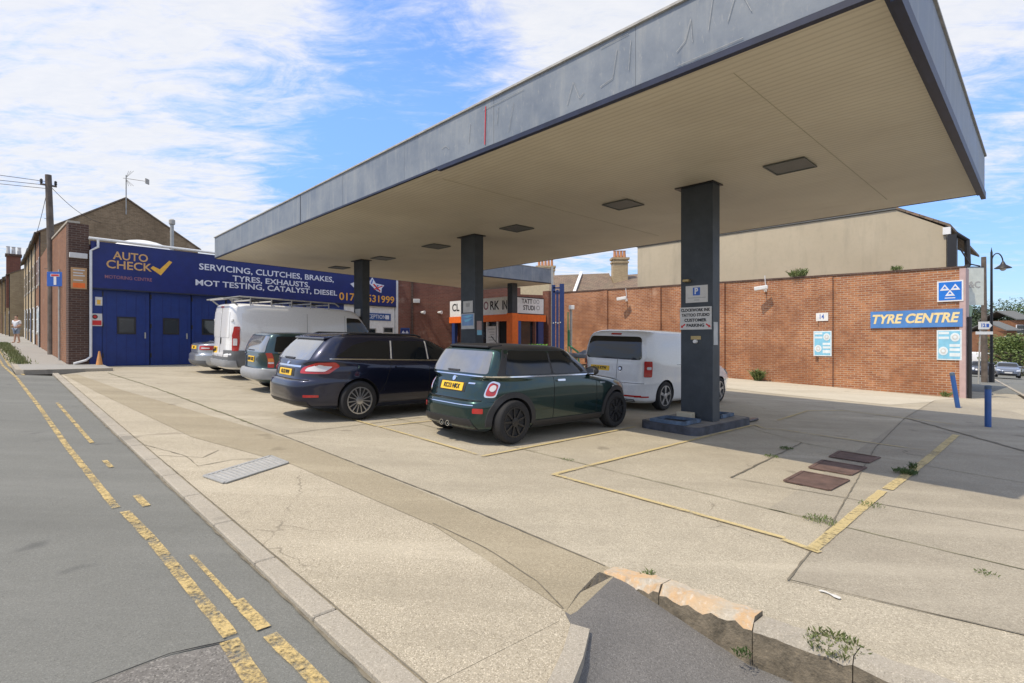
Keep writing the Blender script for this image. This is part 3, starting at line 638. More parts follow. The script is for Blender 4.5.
# lights in the soffit
for i, (a, b) in enumerate([(3.03, 9.2), (6.28, 9.3), (9.45, 9.35), (12.9, 9.4), (16.0, 9.45), (19.2, 9.45)]):
    bm = B(); c = Vector((*ab(a, b), HC - .008)); box(bm, c, (.60, .60, .022), (A3, B3, Z3)); bevel(bm, .008, 1); lp = obj('soffit_light', bm, 'lamp panel', t)
    bm = B()
    for s in (-1, 1): box(bm, c + B3 * .30 * s - Z3 * .012, (.62, .02, .02), (A3, B3, Z3)); box(bm, c + A3 * .30 * s - Z3 * .012, (.02, .57, .02), (A3, B3, Z3))
    obj('light_rim', bm, 'lamp panel', lp)
for a_ in (2.4, 7.5):
    bm = B(); rr_ = random.Random(int(a_ * 10)); box(bm, Vector((*ab(a_, 9.2), HC - .003)), (.007, 7.2, .004), (A3, B3, Z3))
    o = obj('panel_joint', bm, 'concrete block', t)
COLP = [(4.575, 9.24), (11.055, 9.24), (17.075, 9.24)]
for i, (a, b) in enumerate(COLP):
    g = gz(*ab(a, b)) ; c = Vector((*ab(a, b), 0))
    bm = B(); box(bm, c + Z3 * (g + HC + .01) / 2 , (.61, .28, HC - g + .01), (A3, B3, Z3)); bevel(bm, .008, 2); col = obj('column', bm, 'charcoal column', t)
    bm = B(); box(bm, c + Z3 * (HC - .012) + A3 * .03, (.74, .40, .022), (A3, B3, Z3)); obj('head_plate', bm, 'black paint', col)
    # raised island round the column foot
    bm = B(); pts = []
    for (ca, cb, a0) in ((a - .32 + 0, b - .92, 180), (a - .32, b + 1.0, 90), (a + .45, b + 1.0, 0), (a + .45, b - .92, -90)):
        for k in range(6):
            th = R(a0 + (90 - k * 18)) if False else R(a0 + 90 - 18 * k) ; pts.append(P(ca + .16 * math.cos(th) * 1.0, cb + .16 * math.sin(th), 0))
    # order the outline by angle round the centre
    cc = sum(pts, Vector()) / len(pts); pts.sort(key=lambda p: math.atan2((p - cc).dot(B3) / 1.2, (p - cc).dot(A3) / .6))
    I = thing('column_island', ['raised concrete island with blue edged recesses round the nearest canopy column', 'raised island round the middle canopy column behind the green hatchback', 'raised island round the far canopy column by the dark estate'][i], 'island', P(a, b, 0), 'islands round the canopy columns')
    bm = B(); prism(bm, [p - Z3 * .02 for p in pts], (0, 0, .15)); bmesh.ops.bevel(bm, geom=[e for e in bm.edges if e.calc_face_angle(0) > .8], offset=.012, segments=2, affect='EDGES'); obj('kerb', bm, 'island dark', I)
    cc2 = cc.copy(); bm = B(); prism(bm, [cc2 + (p - cc2) * .93 + Z3 * .128 for p in pts], (0, 0, .006)); obj('top_surface', bm, 'island top', I)
    for (da, db, la, lb) in ((.10, -.72, .62, .52), (.05, .66, .5, .5)):
        bm = B(); c0 = P(a + da, b + db, .134)
        for s in (-1, 1): box(bm, c0 + A3 * s * la / 2 + Z3 * .03, (.05, lb, .06), (A3, B3, Z3)); box(bm, c0 + B3 * s * lb / 2 + Z3 * .03, (la + .05, .05, .06), (A3, B3, Z3))
        tr = obj('pump_recess', bm, 'tray blue', I); bm = B(); box(bm, c0 + Z3 * .006, (la - .05, lb - .05, .01), (A3, B3, Z3)); obj('recess_floor', bm, 'dark void', tr)
bm = B(); box(bm, P(4.72, 8.98, .134 + .07), (.30, .14, .13), (A3, B3, Z3)); bevel(bm, .02, 2); tag(obj('concrete_block', bm, 'concrete block'), 'pale concrete block lying on the island against the column foot', 'block')
bm = B(); c = P(4.25, 10.75, .03); box(bm, c, (.12, .45, .05), (A3, B3, Z3)); bevel(bm, .02, 1); tag(obj('rubber_strip', bm, 'tarp black'), 'dark rubber strip lying off the far end of the column island', 'strip')
# post under the second part of the canopy
pc = Vector((.02, 26.0, 0)); g = gz(pc.x, pc.y)
bm = B(); box(bm, pc + Z3 * (HC + g) / 2, (.34, .34, HC - g), (A3, B3, Z3)); cp = obj('column', bm, 'charcoal column', t)
bm = B(); box(bm, pc + Z3 * (g + 1.28), (.40, .40, 2.95 - g - .0), (A3, B3, Z3)); 
zt = 2.93; bm.free(); bm = B(); box(bm, pc + Z3 * (g + zt) / 2, (.40, .40, zt - g), (A3, B3, Z3)); obj('orange_cladding', bm, 'orange paint', cp)

# ================================================================== garage
tw = FG.t
g0 = gz(-14.8, 18.6)
GA = thing('garage_building', 'brick garage with a blue folding door front and flat roof', 'garage', (-14.8, 18.6, g0))
E1 = FG.pt(tw(396), 0)
c0 = Vector((*ab(23.6, 1.8), 0)); back1 = E1 + Vector((-.768, .64, 0)) * 11; c1 = Vector((*ab(39.0, 1.8), 0))
bm = B(); q = [FG.pt(-.40, 0, -.12), FG.pt(tw(396), 0, -.12), back1, c1 + B3 * .32, c0 + B3 * .30 + A3 * .6]
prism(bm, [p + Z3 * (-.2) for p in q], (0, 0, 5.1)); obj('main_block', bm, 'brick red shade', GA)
bm = B(); prism(bm, [p + Z3 * 4.905 for p in q], (0, 0, .06)); obj('roof', bm, 'lead roof', GA)
# street side parapet wall
bm = B(); pa = c0; pb = c1
vs = [pa + Z3 * 0, pb, pb + Z3 * 6.15, pa + A3 * 8 + Z3 * 6.05, pa + Z3 * 5.62]; prism(bm, vs, B3 * .28); obj('street_wall', bm, 'brick side', GA)
bm = B(); prism(bm, [pa - B3 * .03 - A3 * .03 + Z3 * 5.622, pa - B3 * .03 + A3 * 8 + Z3 * 6.052, pa + A3 * 8 + B3 * .31 + Z3 * 6.052, pa - A3 * .03 + B3 * .31 + Z3 * 5.622], (0, 0, .07)); obj('coping', bm, 'stone coping', GA)
# front pier, its shade put into the darker brick colour
bm = B(); FG.rect(bm, -.56 + .003, 0, 0, 5.62, .03, .34); obj('front_pier', bm, 'brick dark', GA)
bm = B(); FG.rect(bm, -.54, -.05, 4.42, 4.60, .11, .12); obj('bulkhead_light', bevel(bm, .015), 'off white board', GA)
# blue front
zd = 3.44; W0 = tw(102); 
bm = B(); FG.rect(bm, .02, W0, .3, zd + .1, 0, .13); obj('door_jamb', bm, 'door blue', GA)
xs = [102, 150.3, 191.5, 226, 256, 281.5, 303.5, 323]
for i in range(len(xs) - 1):
    t0, t1 = tw(xs[i]) + .02, tw(xs[i + 1]) - .02; gg = min(FG.gz(t0), FG.gz(t1)) + .015
    bm = B(); FG.rect(bm, t0, t1, gg, zd, -.04, .05)
    tm = (t0 + t1) / 2
    dr = obj('folding_door', bm, 'door blue', GA)
    bm = B()
    for s in np.linspace(t0 + .12, t1 - .12, 5): FG.rect(bm, s - .006, s + .006, gg + .02, zd - .02, -.036, .006)
    obj('door_ribs', bm, 'sign navy', dr)
    wz = [FG.z(127, 332.5), FG.z(127, 318.5)]; wl = min(.62, (t1 - t0) * .32); tm2 = tm
    bm = B(); FG.rect(bm, t1 - .16, t1 - .12, gg + 1.0, gg + 1.22, .0, .05); obj('handle', bm, 'galvanised', dr)
    
    for hz_ in (.3, 1.4, 2.5): bm = B(); FG.rect(bm, t0 - .012, t0 + .03, gg + hz_, gg + hz_ + .16, -.02, .03); obj('hinge', bm, 'black paint', dr)
   
    bm = B(); FG.rect(bm, tm2 - wl / 2 - .06, tm2 + wl / 2 + .06, wz[0] - .06, wz[1] + .06, -.025, .03); wf = obj('window_frame', bm, 'black paint', dr)
    bm = B(); FG.rect(bm, tm2 - wl / 2, tm2 + wl / 2, wz[0], wz[1], -.020, .012); obj('window_pane', bm, 'glass pane', wf)
bm = B(); FG.rect(bm, tw(323), tw(344), FG.gz(tw(344)), zd + .1, -.005, .13); obj('door_jamb', bm, 'door blue', GA)
bm = B(); FG.rect(bm, W0 - .03, tw(323), .4, zd + .1, -.10, .02); obj('door_backing', bm, 'dark void', GA)
bm = B(); FG.rect(bm, tw(344), tw(394.5), FG.gz(tw(394)), zd + .15, .0, .13); obj('reception_wall', bm, 'white paint', GA)
for (p0, p1, y0, y1) in ((366, 376, 328, 350), (383, 393, 327, 333), (383, 393, 336, 352)):
    t0, t1 = tw(p0), tw(p1); z0, z1 = FG.z(p0, y1), FG.z(p0, y0)
    bm = B(); FG.rect(bm, t0, t1, z0, z1, .02, .03); f_ = obj('window_frame', bm, 'grey board', GA); bm = B(); FG.rect(bm, t0 + .06, t1 - .06, z0 + .05, z1 - .05, .028, .012); obj('window_pane', bm, 'glass pane', f_)
# gutter and pipes
zt0, zt1 = 5.11, 5.11
bm = B(); tube(bm, [FG.pt(-.03, zt0 + .04, .16), FG.pt(tw(396), zt1 + .04, .16)], .05, 8); obj('gutter', bm, 'white plastic', GA)
bm = B(); tube(bm, [FG.pt(.22, 5.10, .2), FG.pt(.22, 4.86, .2), FG.pt(.03, 4.72, .14), FG.pt(.03, g0 + .35, .14), FG.pt(-.12, g0 + .22, .16), FG.pt(-.45, g0 + .12, .2)], .042, 10); obj('downpipe', bm, 'white plastic', GA)
bm = B(); FG.rect(bm, tw(395), tw(397.5), FG.gz(tw(396)), 5.1, .06, .2); obj('corner_strip', bm, 'white plastic', GA)
# skylight dome and flue on the flat roof
c = FG.at(157, 243, -1.6); c.z = 4.96
bm = B(); bmesh.ops.create_uvsphere(bm, u_segments=28, v_segments=14, radius=1)
for v in bm.verts: v.co = c + FG.d * v.co.x * 1.15 + FG.n * v.co.y * .7 + Z3 * max(0, v.co.z) * .62
obj('skylight', bm, 'white paint', GA, smooth=40)
fl = ptY(172, 236, 29); bm = B(); lathe(bm, [(.09, -1.9), (.09, .35), (.09, .62)], fl, Z3, 14); f_ = obj('flue_pipe', bm, 'galvanised', GA)
bm = B(); lathe(bm, [(.13, .62), (.15, .66), (.15, .86), (.08, .92)], fl + Z3 * .0, Z3, 14); obj('flue_cowl', bm, 'grey metal', f_)
# ---- the long navy sign
SG = thing('garage_sign', 'long navy blue fascia sign with gold and white lettering over the garage doors', 'sign', FG.pt(6, 3.5, .1))
bm = B(); FG.rect(bm, .05, tw(395) , zd, 5.07, .10, .12); obj('sign_board', bm, 'sign navy', SG)
bm = B(); FG.rect(bm, .05, tw(395), zd - .05, zd - .002, .11, .14); obj('sign_valance', bm, 'navy trim', SG)
def ftext(F, body, px0, px1, py, size, m, par, bold=0, shear=0, nm='lettering', fit=True, off=.104, hpx=None):
    bold *= .55
    """write body centred between two measured columns, cap height from hpx"""
    t0, t1 = F.t(px0), F.t(px1); pm = (px0 + px1) / 2
    o = F.pt((t0 + t1) / 2, F.z(pm, py), off)
    if hpx: size = hpx / 532 * (F.o.y + F.d.y * F.t(pm)) / .70
    bm = text_bm(body, size, o, F.r, Z3, bold, shear)
    xs_ = [(v.co - o).dot(F.r) for v in bm.verts]; w = max(xs_) - min(xs_); k = abs(t1 - t0) / w; mid = (max(xs_) + min(xs_)) / 2
    for v in bm.verts: x = (v.co - o).dot(F.r); v.co += F.r * ((x - mid) * k - x)
    return obj(nm, bm, m, par)
def serifs(F, px0, px1, body, py, hpx, m, par, off=.104): pass
ftext(FG, 'AUTO', 112, 147, 257.5, .3, 'gold letters', SG, .012, hpx=7.6); ftext(FG, 'CHECK', 105.5, 151, 266.5, .3, 'gold letters', SG, .012, hpx=7.8)
ftext(FG, 'MOTORING CENTRE', 104, 151, 278.6, .12, 'dull red letters', SG, .004, hpx=3.2)
tk = [(150, 266.5), (154.5, 263.5), (159.5, 267.5), (168, 258.5), (171, 261.5), (160.5, 275.5), (158, 275.5)]
tk = [(149.5, 268.5), (152, 266.3), (158.8, 269.6), (168.2, 261), (171.2, 262.5), (159.8, 275.6)]
bm = B(); prism(bm, [FG.at(x, y, .102) for x, y in tk], FG.n * .01); obj('tick_mark', bm, 'tick yellow', SG)
def ftxt2(body, x0, y0, x1, y1, h, m, bold=.01):
    """line of text whose middle runs from (x0,y0) to (x1,y1); heights shrink with distance by themselves"""
    return ftext(FG, body, x0, x1, (y0 + y1) / 2, .3, m, SG, bold, hpx=h)
ftxt2('SERVICING, CLUTCHES, BRAKES,', 198, 267, 332.5, 280, 5.5, 'white letters')
ftxt2('TYRES, EXHAUSTS,', 231.5, 278, 308.5, 286, 5.2, 'white letters')
ftxt2('MOT TESTING, CATALYST, DIESEL', 194.5, 282, 336, 294.5, 5.2, 'white letters')
ftext(FG, '01795 531999', 338, 393, 298.6, .4, 'orange letters', SG, .014, hpx=7.0)
# crossed flags emblem, left half mostly behind the column
bm = B(); prism(bm, [FG.at(x, y, .102) for x, y in ((349, 284), (356, 281), (361, 287), (357, 292), (352, 287))], FG.n * .008); obj('flag_emblem', bm, 'white letters', SG)
bm = B(); prism(bm, [FG.at(x, y, .102) for x, y in ((367.5, 283), (371, 277.5), (374.5, 283.5), (383, 285.5), (380.5, 288.5), (380, 293), (375.5, 291), (372, 287.5))], FG.n * .008); fl_ = obj('flag_emblem', bm, 'white letters', SG)
bm = B()
for pp in (((371.5, 284.5), (373, 284), (379.5, 291), (378.5, 292)), ((373, 290), (372.4, 289), (381, 285.6), (381.5, 286.6))): prism(bm, [FG.at(x, y, .111) for x, y in pp], FG.n * .004)
obj('flag_stripes', bm, 'sign red', fl_)
bm = B()
for pp in (((369.5, 283.5), (371, 279.5), (371.8, 280.5), (370.5, 284.2)), ((375.4, 285.2), (378, 285.6), (376, 287.2)), ((374.5, 289), (377, 289.6), (376, 290.8))): prism(bm, [FG.at(x, y, .111) for x, y in pp], FG.n * .004)
obj('flag_stripes', bm, 'sign blue', fl_)
# small signs on the garage
def board(nm, lab, cat, F, x0, y0, x1, y1, m, off=.02, th=.02, grp=None, frame=None):
    t0, t1 = F.t(x0), F.t(x1); z0 = (F.z(x0, y1) + F.z(x1, y1)) / 2; z1 = (F.z(x0, y0) + F.z(x1, y0)) / 2
    bm = B(); F.rect(bm, t0, t1, z0, z1, off, th); o = tag(obj(nm, bm, frame or m), lab, cat, grp)
    if frame:
        e = min(abs(t1 - t0), z1 - z0) * .06; s = 1 if t1 > t0 else -1
        bm = B(); F.rect(bm, t0 + e * s, t1 - e * s, z0 + e, z1 - e, off + .003, .004); obj('face', bm, m, o)
    o['q'] = 0; del o['q']; o_ = (t0, t1, z0, z1); return o, o_
def bt(F, q, par, body, fx, fz, h, m, w=None, off=.03, bold=.004, shear=0, nm='lettering'):
    """text at fractions of board q"""
    t0, t1, z0, z1 = q; o = F.pt(t0 + (t1 - t0) * fx, z0 + (z1 - z0) * fz, off); size = (z1 - z0) * h / .7
    bm = text_bm(body, size, o, F.r, Z3, bold * size, shear, .003)
    xs_ = [(v.co - o).dot(F.r) for v in bm.verts]; ww = max(xs_) - min(xs_); mid = (max(xs_) + min(xs_)) / 2; k = (abs(t1 - t0) * w / ww) if w else 1
    for v in bm.verts: x = (v.co - o).dot(F.r); v.co += F.r * ((x - mid) * k - x)
    return obj(nm, bm, m, par)
o, q = board('reception_sign', 'small blue sign reading RECEPTION beneath the navy fascia', 'sign', FG, 362, 313.3, 390.5, 320.5, 'bright blue', .03); bt(FG, q, o, 'RECEPTION', .42, .5, .55, 'white letters', .78, .033)
bm = B(); t0, t1, z0, z1 = q; FG.rect(bm, t1 - .35, t1 - .12, z0 + .08, z1 - .08, .034, .004); obj('pictogram', bm, 'white letters', o)
o, q = board('notice_board', 'faded orange notice board on the shade-dark brick pier left of the garage sign', 'sign', FG, 70.5, 267.8, 86.5, 289, 'patch orange', .06, .03)
for k, (fz, m) in enumerate([(.86, 'off white board'), (.72, 'off white board'), (.60, 'off white board'), (.38, 'off white board')]):
    t0, t1, z0, z1 = q; bm = B(); FG.rect(bm, t0 + .06, t1 - .06 - .05 * (k % 2), z0 + (z1 - z0) * fz, z0 + (z1 - z0) * (fz + .05), .064, .003); obj('text_line', bm, m, o)
bm = B(); FG.rect(bm, t0 + .05, t1 - .05, z0 + .04, z0 + (z1 - z0) * .28, .064, .003); obj('lower_panel', bm, 'orange paint', o)
o, q = board('warning_sign', 'small square yellow and white warning sign on the blue door jamb', 'sign', FG, 95, 297, 102.2, 305.5, 'off white board', .02); t0, t1, z0, z1 = q
bm = B(); FG.rect(bm, t0 + .05, t1 - .05, z0 + .04, z0 + (z1 - z0) * .66, .024, .003); obj('yellow_panel', bm, 'tick yellow', o)
o, q = board('warning_sign', 'red and white safety notice below the small yellow one on the door jamb', 'sign', FG, 89.5, 313.5, 102, 326, 'off white board', .024); t0, t1, z0, z1 = q
bm = B(); FG.rect(bm, t0 + .02, t1 - .02, z0 + .03, z0 + (z1 - z0) * .45, .028, .003); obj('red_panel', bm, 'sign red', o)
bm = B(); lathe(bm, [(.08, 0), (.08, .004)], FG.pt(t0 + (t1 - t0) * .42, z0 + (z1 - z0) * .74, .025), FG.n, 20); obj('symbol', bm, 'black paint', o); bm = B(); lathe(bm, [(.05, 0), (.05, .003)], FG.pt(t0 + (t1 - t0) * .42, z0 + (z1 - z0) * .74, .030), FG.n, 20); obj('symbol', bm, 'sign red', o)
# traffic cone by the doors
cb = P(23.22, 2.60, .0)
t = thing('traffic_cone', 'faded orange traffic cone standing at the left door jamb', 'traffic cone', cb)
bm = B(); box(bm, cb + Z3 * .02, (.27, .27, .04), (A3, B3, Z3)); bevel(bm, .012); obj('base', bm, 'black plastic', t)
bm = B(); lathe(bm, [(.105, .04), (.08, .20), (.045, .42), (.024, .56)], cb, Z3, 20); obj('cone', bm, 'cone orange', t, smooth=40)
bm = B(); lathe(bm, [(.074, .25), (.054, .37), (.05, .37)], cb, Z3, 20); obj('reflective_band', bm, 'cone orange', t, smooth=40)

# ================================================================== terrace houses on the left street
def win(F, par, t0, t1, z0, z1, m='white paint', off=0):
    bm = B(); F.rect(bm, t0, t1, z0, z1, off + .01, .10); w = obj('window', bm, m, par)
    bm = B(); zm = (z0 + z1) / 2; F.rect(bm, t0 + .06, t1 - .06, z0 + .06, zm - .03, off + .015, .02); F.rect(bm, t0 + .06, t1 - .06, zm + .03, z1 - .06, off + .015, .02); obj('pane', bm, 'glass pane', w)
    bm = B(); F.rect(bm, t0 - .08, t1 + .08, z0 - .12, z0 - .01, off + .03, .10); obj('sill', bm, 'stone coping', w)
def terrace(a0, a1, b0, eave, ridge, depth, wm, lab, door_m, chim=False):
    F = Frame(ab(a0, b0), A2, -1); L = a1 - a0; g = gz(*ab(a0, b0)); gg = gz(*ab(a1, b0))
    t = thing('terraced_house', lab, 'house', (*ab(a0, b0), g), 'terraced houses up the left street')
    zb = g - .4; e = g + eave; r = g + ridge
    p = lambda a, b, z: Vector((*ab(a, b), z)); d = A3 * L
    bm = B(); prism(bm, [p(a0, b0, zb), p(a0, b0 + depth, zb), p(a0, b0 + depth, e), p(a0, b0 + depth / 2, r), p(a0, b0, e)], d)
    for f in bm.faces:
        f.normal_update()
        if abs(f.normal.dot(A3)) > .9: f.material_index = 1
    obj('walls', bm, [wm, 'brick gable' if a0 < 60 else 'brick yellow'], t)
    for s, bb in ((-1, b0 - .18), (1, b0 + depth + .18)):
        bm = B(); bm_ = b0 + depth / 2; q = [p(a0 - .05, bb, e - .12), p(a0 - .05, bm_, r + .03), p(a1, bm_, r + .03), p(a1, bb, e - .12)]; prism(bm, q, (0, 0, .09)); obj('roof', bm, 'roof slate', t)
    bm = B(); tube(bm, [p(a0, b0 - .22, e - .1), p(a1, b0 - .22, e - .1)], .055, 6); obj('gutter', bm, 'black paint', t)
    bm = B(); tube(bm, [p(a0 + .12, b0 - .03, e - .1), p(a0 + .12, b0 - .03, g)], .03, 6); obj('downpipe', bm, 'black paint', t)
    win(F, t, .7, 1.7, g + 3.7, g + 5.2); win(F, t, 2.8, 3.8, g + 3.7, g + 5.2); win(F, t, 2.4, 3.9, g + .95, g + 2.5)
    bm = B(); F.rect(bm, .6, 1.6, g + .1, g + 2.35, .05, .12); f_ = obj('door_frame', bm, 'white paint', t); bm = B(); F.rect(bm, .7, 1.5, g + .1, g + 2.1, .056, .02); obj('door', bm, door_m, f_)
    if not chim: return t
    bm = B(); box(bm, p(a1 - .05, b0 + depth / 2, r + .55), (.5, .9, 1.5), (A3, B3, Z3)); ch = obj('chimney', bm, 'brick red shade', t)
    for k in (-.25, .25): bm = B(); lathe(bm, [(.11, 0), (.09, .35), (.11, .4)], p(a1 - .05, b0 + depth / 2 + k, r + 1.3), Z3, 10); obj('chimney_pot', bm, 'clay pot', ch)
    return t
dms = ['paint navy', 'white paint', 'shop blue', 'black paint', 'white paint', 'sign red']
for i in range(5):
    terrace(39 + 4.6 * i, 39 + 4.6 * (i + 1), 1.8, 6.45, 8.95, 7.66, 'brick yellow' if i else 'brick side',
            ['end terrace house with a mossy brick gable rising behind the garage', 'second terraced house up the street from the garage, yellow brick', 'third terraced house up the street, yellow brick', 'fourth terraced house up the street, yellow brick', 'fifth terraced house, last of the taller yellow brick row'][i], dms[i])
for i in range(4):
    terrace(64.2 + 4.8 * i, 64.2 + 4.8 * (i + 1), .95 - .2 * i, 5.6, 7.4, 7, 'brick yellow', ['lower terraced house stepping forward beyond the taller row', 'second house of the lower far row', 'third house of the lower far row', 'far end house of the lower row at the photo edge'][i], dms[(i + 3) % 6], chim=True)
# tall red brick chimney stack over the far row
c = ptY(13.5, 272, 47.5); t = thing('chimney_stack', 'red brick chimney stack with pots above the far houses at the left edge', 'chimney', c - Z3 * 3)
bm = B(); box(bm, c - Z3 * .9, (.95, .95, 4.6), (A3, B3, Z3)); obj('stack', bm, 'brick red shade', t); bm = B(); box(bm, c + Z3 * 1.45, (1.1, 1.1, .2), (A3, B3, Z3)); obj('corbel', bm, 'brick dark', t)
for k in (-.35, .0, .38): bm = B(); lathe(bm, [(.15, 0), (.12, .6), (.15, .68)], c + Z3 * 1.55 + B3 * k + A3 * k * .3, Z3, 10); obj('chimney_pot', bm, 'off white board', t)

# ================================================================== long brick wall on the right
tl = lambda px: FW.t(px)
WL = 19.5
BW = thing('brick_boundary_wall', 'long orange red brick wall with flush piers behind the forecourt', 'wall', FW.pt(9, FW.gz(9)))
ztop = lambda t: 3.92 + (4.46 - 3.92) * t / 18.9
bm = B(); prism(bm, [FW.pt(0, FW.gz(0) - .3), FW.pt(WL, FW.gz(WL) - .5), FW.pt(WL, ztop(WL)), FW.pt(0, ztop(0))], FW.n * -.33); obj('wall', bm, 'brick orange', BW)
bm = B(); prism(bm, [FW.pt(-.02, ztop(0) + .002, .03), FW.pt(WL, ztop(WL) + .002, .03), FW.pt(WL, ztop(WL) + .002, -.36), FW.pt(-.02, ztop(0) + .002, -.36)], (0, 0, .07)); obj('coping', bm, 'brick dark', BW)
for px in (834, 726, 662, 608.5):
    tc_ = tl(px); bm = B(); FW.rect(bm, tc_ + .02, tc_ + .50, FW.gz(tc_) - .2, ztop(tc_) - .02, .11, .12); obj('pier', bm, 'brick orange', BW)
bm = B(); FW.rect(bm, -.06, .10, FW.gz(0) - .2, ztop(0), .03, .40); obj('end_trim', bm, 'pink strip', BW)
bm = B(); tube(bm, [FW.pt(-.13, 2.35, -.1), FW.pt(-.13, FW.gz(0), -.1)], .06, 8); obj('downpipe', bm, 'black paint', BW)
# signs on it
def triangles(F, q, par, off):
    t0, t1, z0, z1 = q; s = 1 if t1 > t0 else -1; w = abs(t1 - t0); h = z1 - z0
    for cx, cz in ((.30, .62), (.70, .62), (.5, .30)):
        bm = B(); o = F.pt(t0 + (t1 - t0) * cx, z0 + h * cz, off); a = w * .19
        out = [o + F.r * -a + Z3 * -a * .72, o + F.r * a + Z3 * -a * .72, o + Z3 * a * .85]; inn_ = [o + (p - o) * .38 for p in out]
        for i in range(3): prism(bm, [out[i], out[(i + 1) % 3], inn_[(i + 1) % 3], inn_[i]], F.n * .004)
        obj('triangle', bm, 'white letters', par)
o, q = board('test_station_sign', 'square blue sign with three white triangles at the right end of the brick wall', 'sign', FW, 937.5, 280.8, 963.8, 301.5, 'clear sign blue', .05, .04, frame='white paint'); q2 = (q[0], q[1], q[2] + .1, q[3]); triangles(FW, q2, o, .056)
t0, t1, z0, z1 = q; bm = B(); FW.rect(bm, t0 + (t1 - t0) * .3, t0 + (t1 - t0) * .7, z0 + .10, z0 + .13, .056, .003); obj('text_line', bm, 'white letters', o)
o, q = board('tyre_sign', 'long blue board reading TYRE CENTRE in yellow on the brick wall', 'sign', FW, 871, 310.3, 963, 327.5, 'pale sign blue', .05, .04); bt(FW, q, o, 'TYRE CENTRE', .5, .5, .52, 'pale gold', .95, .053, .035, .25)
o, q = board('number_plaque', 'small white plaque with a number on the brick wall above the left tyre poster', 'sign', FW, 817.5, 313, 829.5, 321, 'white paint', .135); bt(FW, q, o, '14', .5, .5, .6, 'sign blue', .35, .139)
for (PO, x0, y0, x1, y1, lab) in ((.135, 815, 331, 833, 356, 'light blue tyre poster beside the brick pier, under the small white plaque'), (.03, 937, 330, 962, 360, 'light blue tyre poster under the TYRE CENTRE board')):
    o, q = board('poster', lab, 'poster', FW, x0, y0, x1, y1, 'poster cyan', PO, .02, 'tyre posters on the brick wall', frame='poster white'); t0, t1, z0, z1 = q; L = lambda f: t0 + (t1 - t0) * f; H = lambda f: z0 + (z1 - z0) * f
    PX = PO + .006
    for cx, cz, rr in ((.27, .30, .19), (.74, .76, .19)):
        for k, (rf, m) in enumerate(((1, 'poster white'), (.62, 'off white board'), (.35, 'poster white'))):
            bm = B(); c = FW.pt(L(cx), H(cz), PX + k * .004); lathe(bm, [(abs(t1 - t0) * rr * rf, 0), (abs(t1 - t0) * rr * rf, .003)], c, FW.n, 24)
            for v in bm.verts: v.co.z = c.z + (v.co.z - c.z) * 1.15
            obj('tyre_picture', bm, m, o)
    for i, (a, b, f0, f1) in enumerate(((.08, .50, .86, .94), (.08, .50, .70, .78), (.52, .93, .44, .53), (.52, .93, .30, .39), (.52, .93, .12, .24))):
        bm = B(); FW.rect(bm, L(a), L(b), H(f0), H(f1), PX, .003); obj('text_line', bm, 'poster white', o)
def cctv(px, py, lab):
    c = FW.at(px, py, 0)
    t = thing('security_camera', lab, 'security camera', c, 'security cameras on the brick wall')
    bm = B(); box(bm, c + FW.n * .03, (.10, .06, .14), FW.ax()); tube(bm, [c, c + FW.n * .35], .025, 8); obj('bracket', bm, 'white plastic', t)
    bm = B(); d = (FW.n * .35 + FW.r * -.9 - Z3 * .12).normalized(); s = d.cross(Z3).normalized(); u = s.cross(d); box(bm, c + FW.n * .42 + Z3 * .06, (.52, .17, .16), (d, s, u)); bevel(bm, .03, 2); obj('housing', bm, 'white plastic', t)
    bm = B(); tube(bm, [c + FW.n * .02 + Z3 * .05, c + FW.n * .1 + Z3 * .6], .02, 6); obj('aerial', bm, 'white plastic', t)
cctv(627, 300, 'white security camera high on the brick wall left of the nearest column'); cctv(766, 290, 'white security camera high on the brick wall right of the nearest column')
o, q = board('paper_notice', 'small white notice on the brick wall just right of the nearest column', 'sign', FW, 718.5, 317.5, 724, 325, 'white paint', .02)

# ================================================================== beige rendered building behind it
cB = Vector((15.1, 18.5, 0)) * 1.045; H1, H2 = 6.60, 5.68
BB = thing('rendered_building', 'tall beige rendered building with a stained blank wall rising behind the brick wall', 'building', (15.1, 18.5, gz(15.1, 18.5)))
p = lambda s, z, o=0: cB + A3 * s + B3 * o + Z3 * z
bm = B(); prism(bm, [p(0, -1), p(12.95, -1), p(12.95, H1), p(1.5, H1), p(0, H2)], B3 * .35); obj('side_wall', bm, 'beige render', BB)
E2n = Vector((.65, .76, 0))
bm = B(); q = [cB + B3 * .35 - A3 * .0, cB + E2n * 11, cB + E2n * 11 + A3 * 12, p(12.95, 0, .35)]; prism(bm, [v + Z3 * -1 for v in q], (0, 0, H2 + .95)); obj('body', bm, 'brick yellow', BB)
bm = B(); prism(bm, [p(-.12, H2 + .02, -.04), p(1.5, H1 + .02, -.04), p(1.5, H1 + .02, 10), p(-.12, H2 + .02, 10)], (0, 0, .10)); obj('roof', bm, 'roof slate', BB)
bm = B(); prism(bm, [p(1.5, H1 + .02, -.05), p(13.0, H1 + .02, -.05), p(13.0, H1 + .02, 10), p(1.5, H1 + .02, 10)], (0, 0, .07)); obj('roof', bm, 'lead roof', BB)
bm = B(); box(bm, cB + Z3 * (H2 - .12) - A3 * .02 - B3 * .02, (.22, .16, .26), (A3, B3, Z3)); obj('bargeboard_end', bm, 'white paint', BB)
bm = B(); q0 = cB - A3 * .12 + B3 * .05; box(bm, q0 + Z3 * 4.55 - A3 * .05, (.26, .3, 1.7), (A3, B3, Z3)); obj('downpipe_box', bm, 'black paint', BB)
bm = B(); tube(bm, [q0 + Z3 * 5.42 - A3 * .15, q0 - A3 * .42 + B3 * .3 + Z3 * 5.2, q0 - A3 * .45 + B3 * .3 + Z3 * 4.3, q0 - A3 * .2 + Z3 * 3.9], .09, 8); obj('gutter', bm, 'black paint', BB)
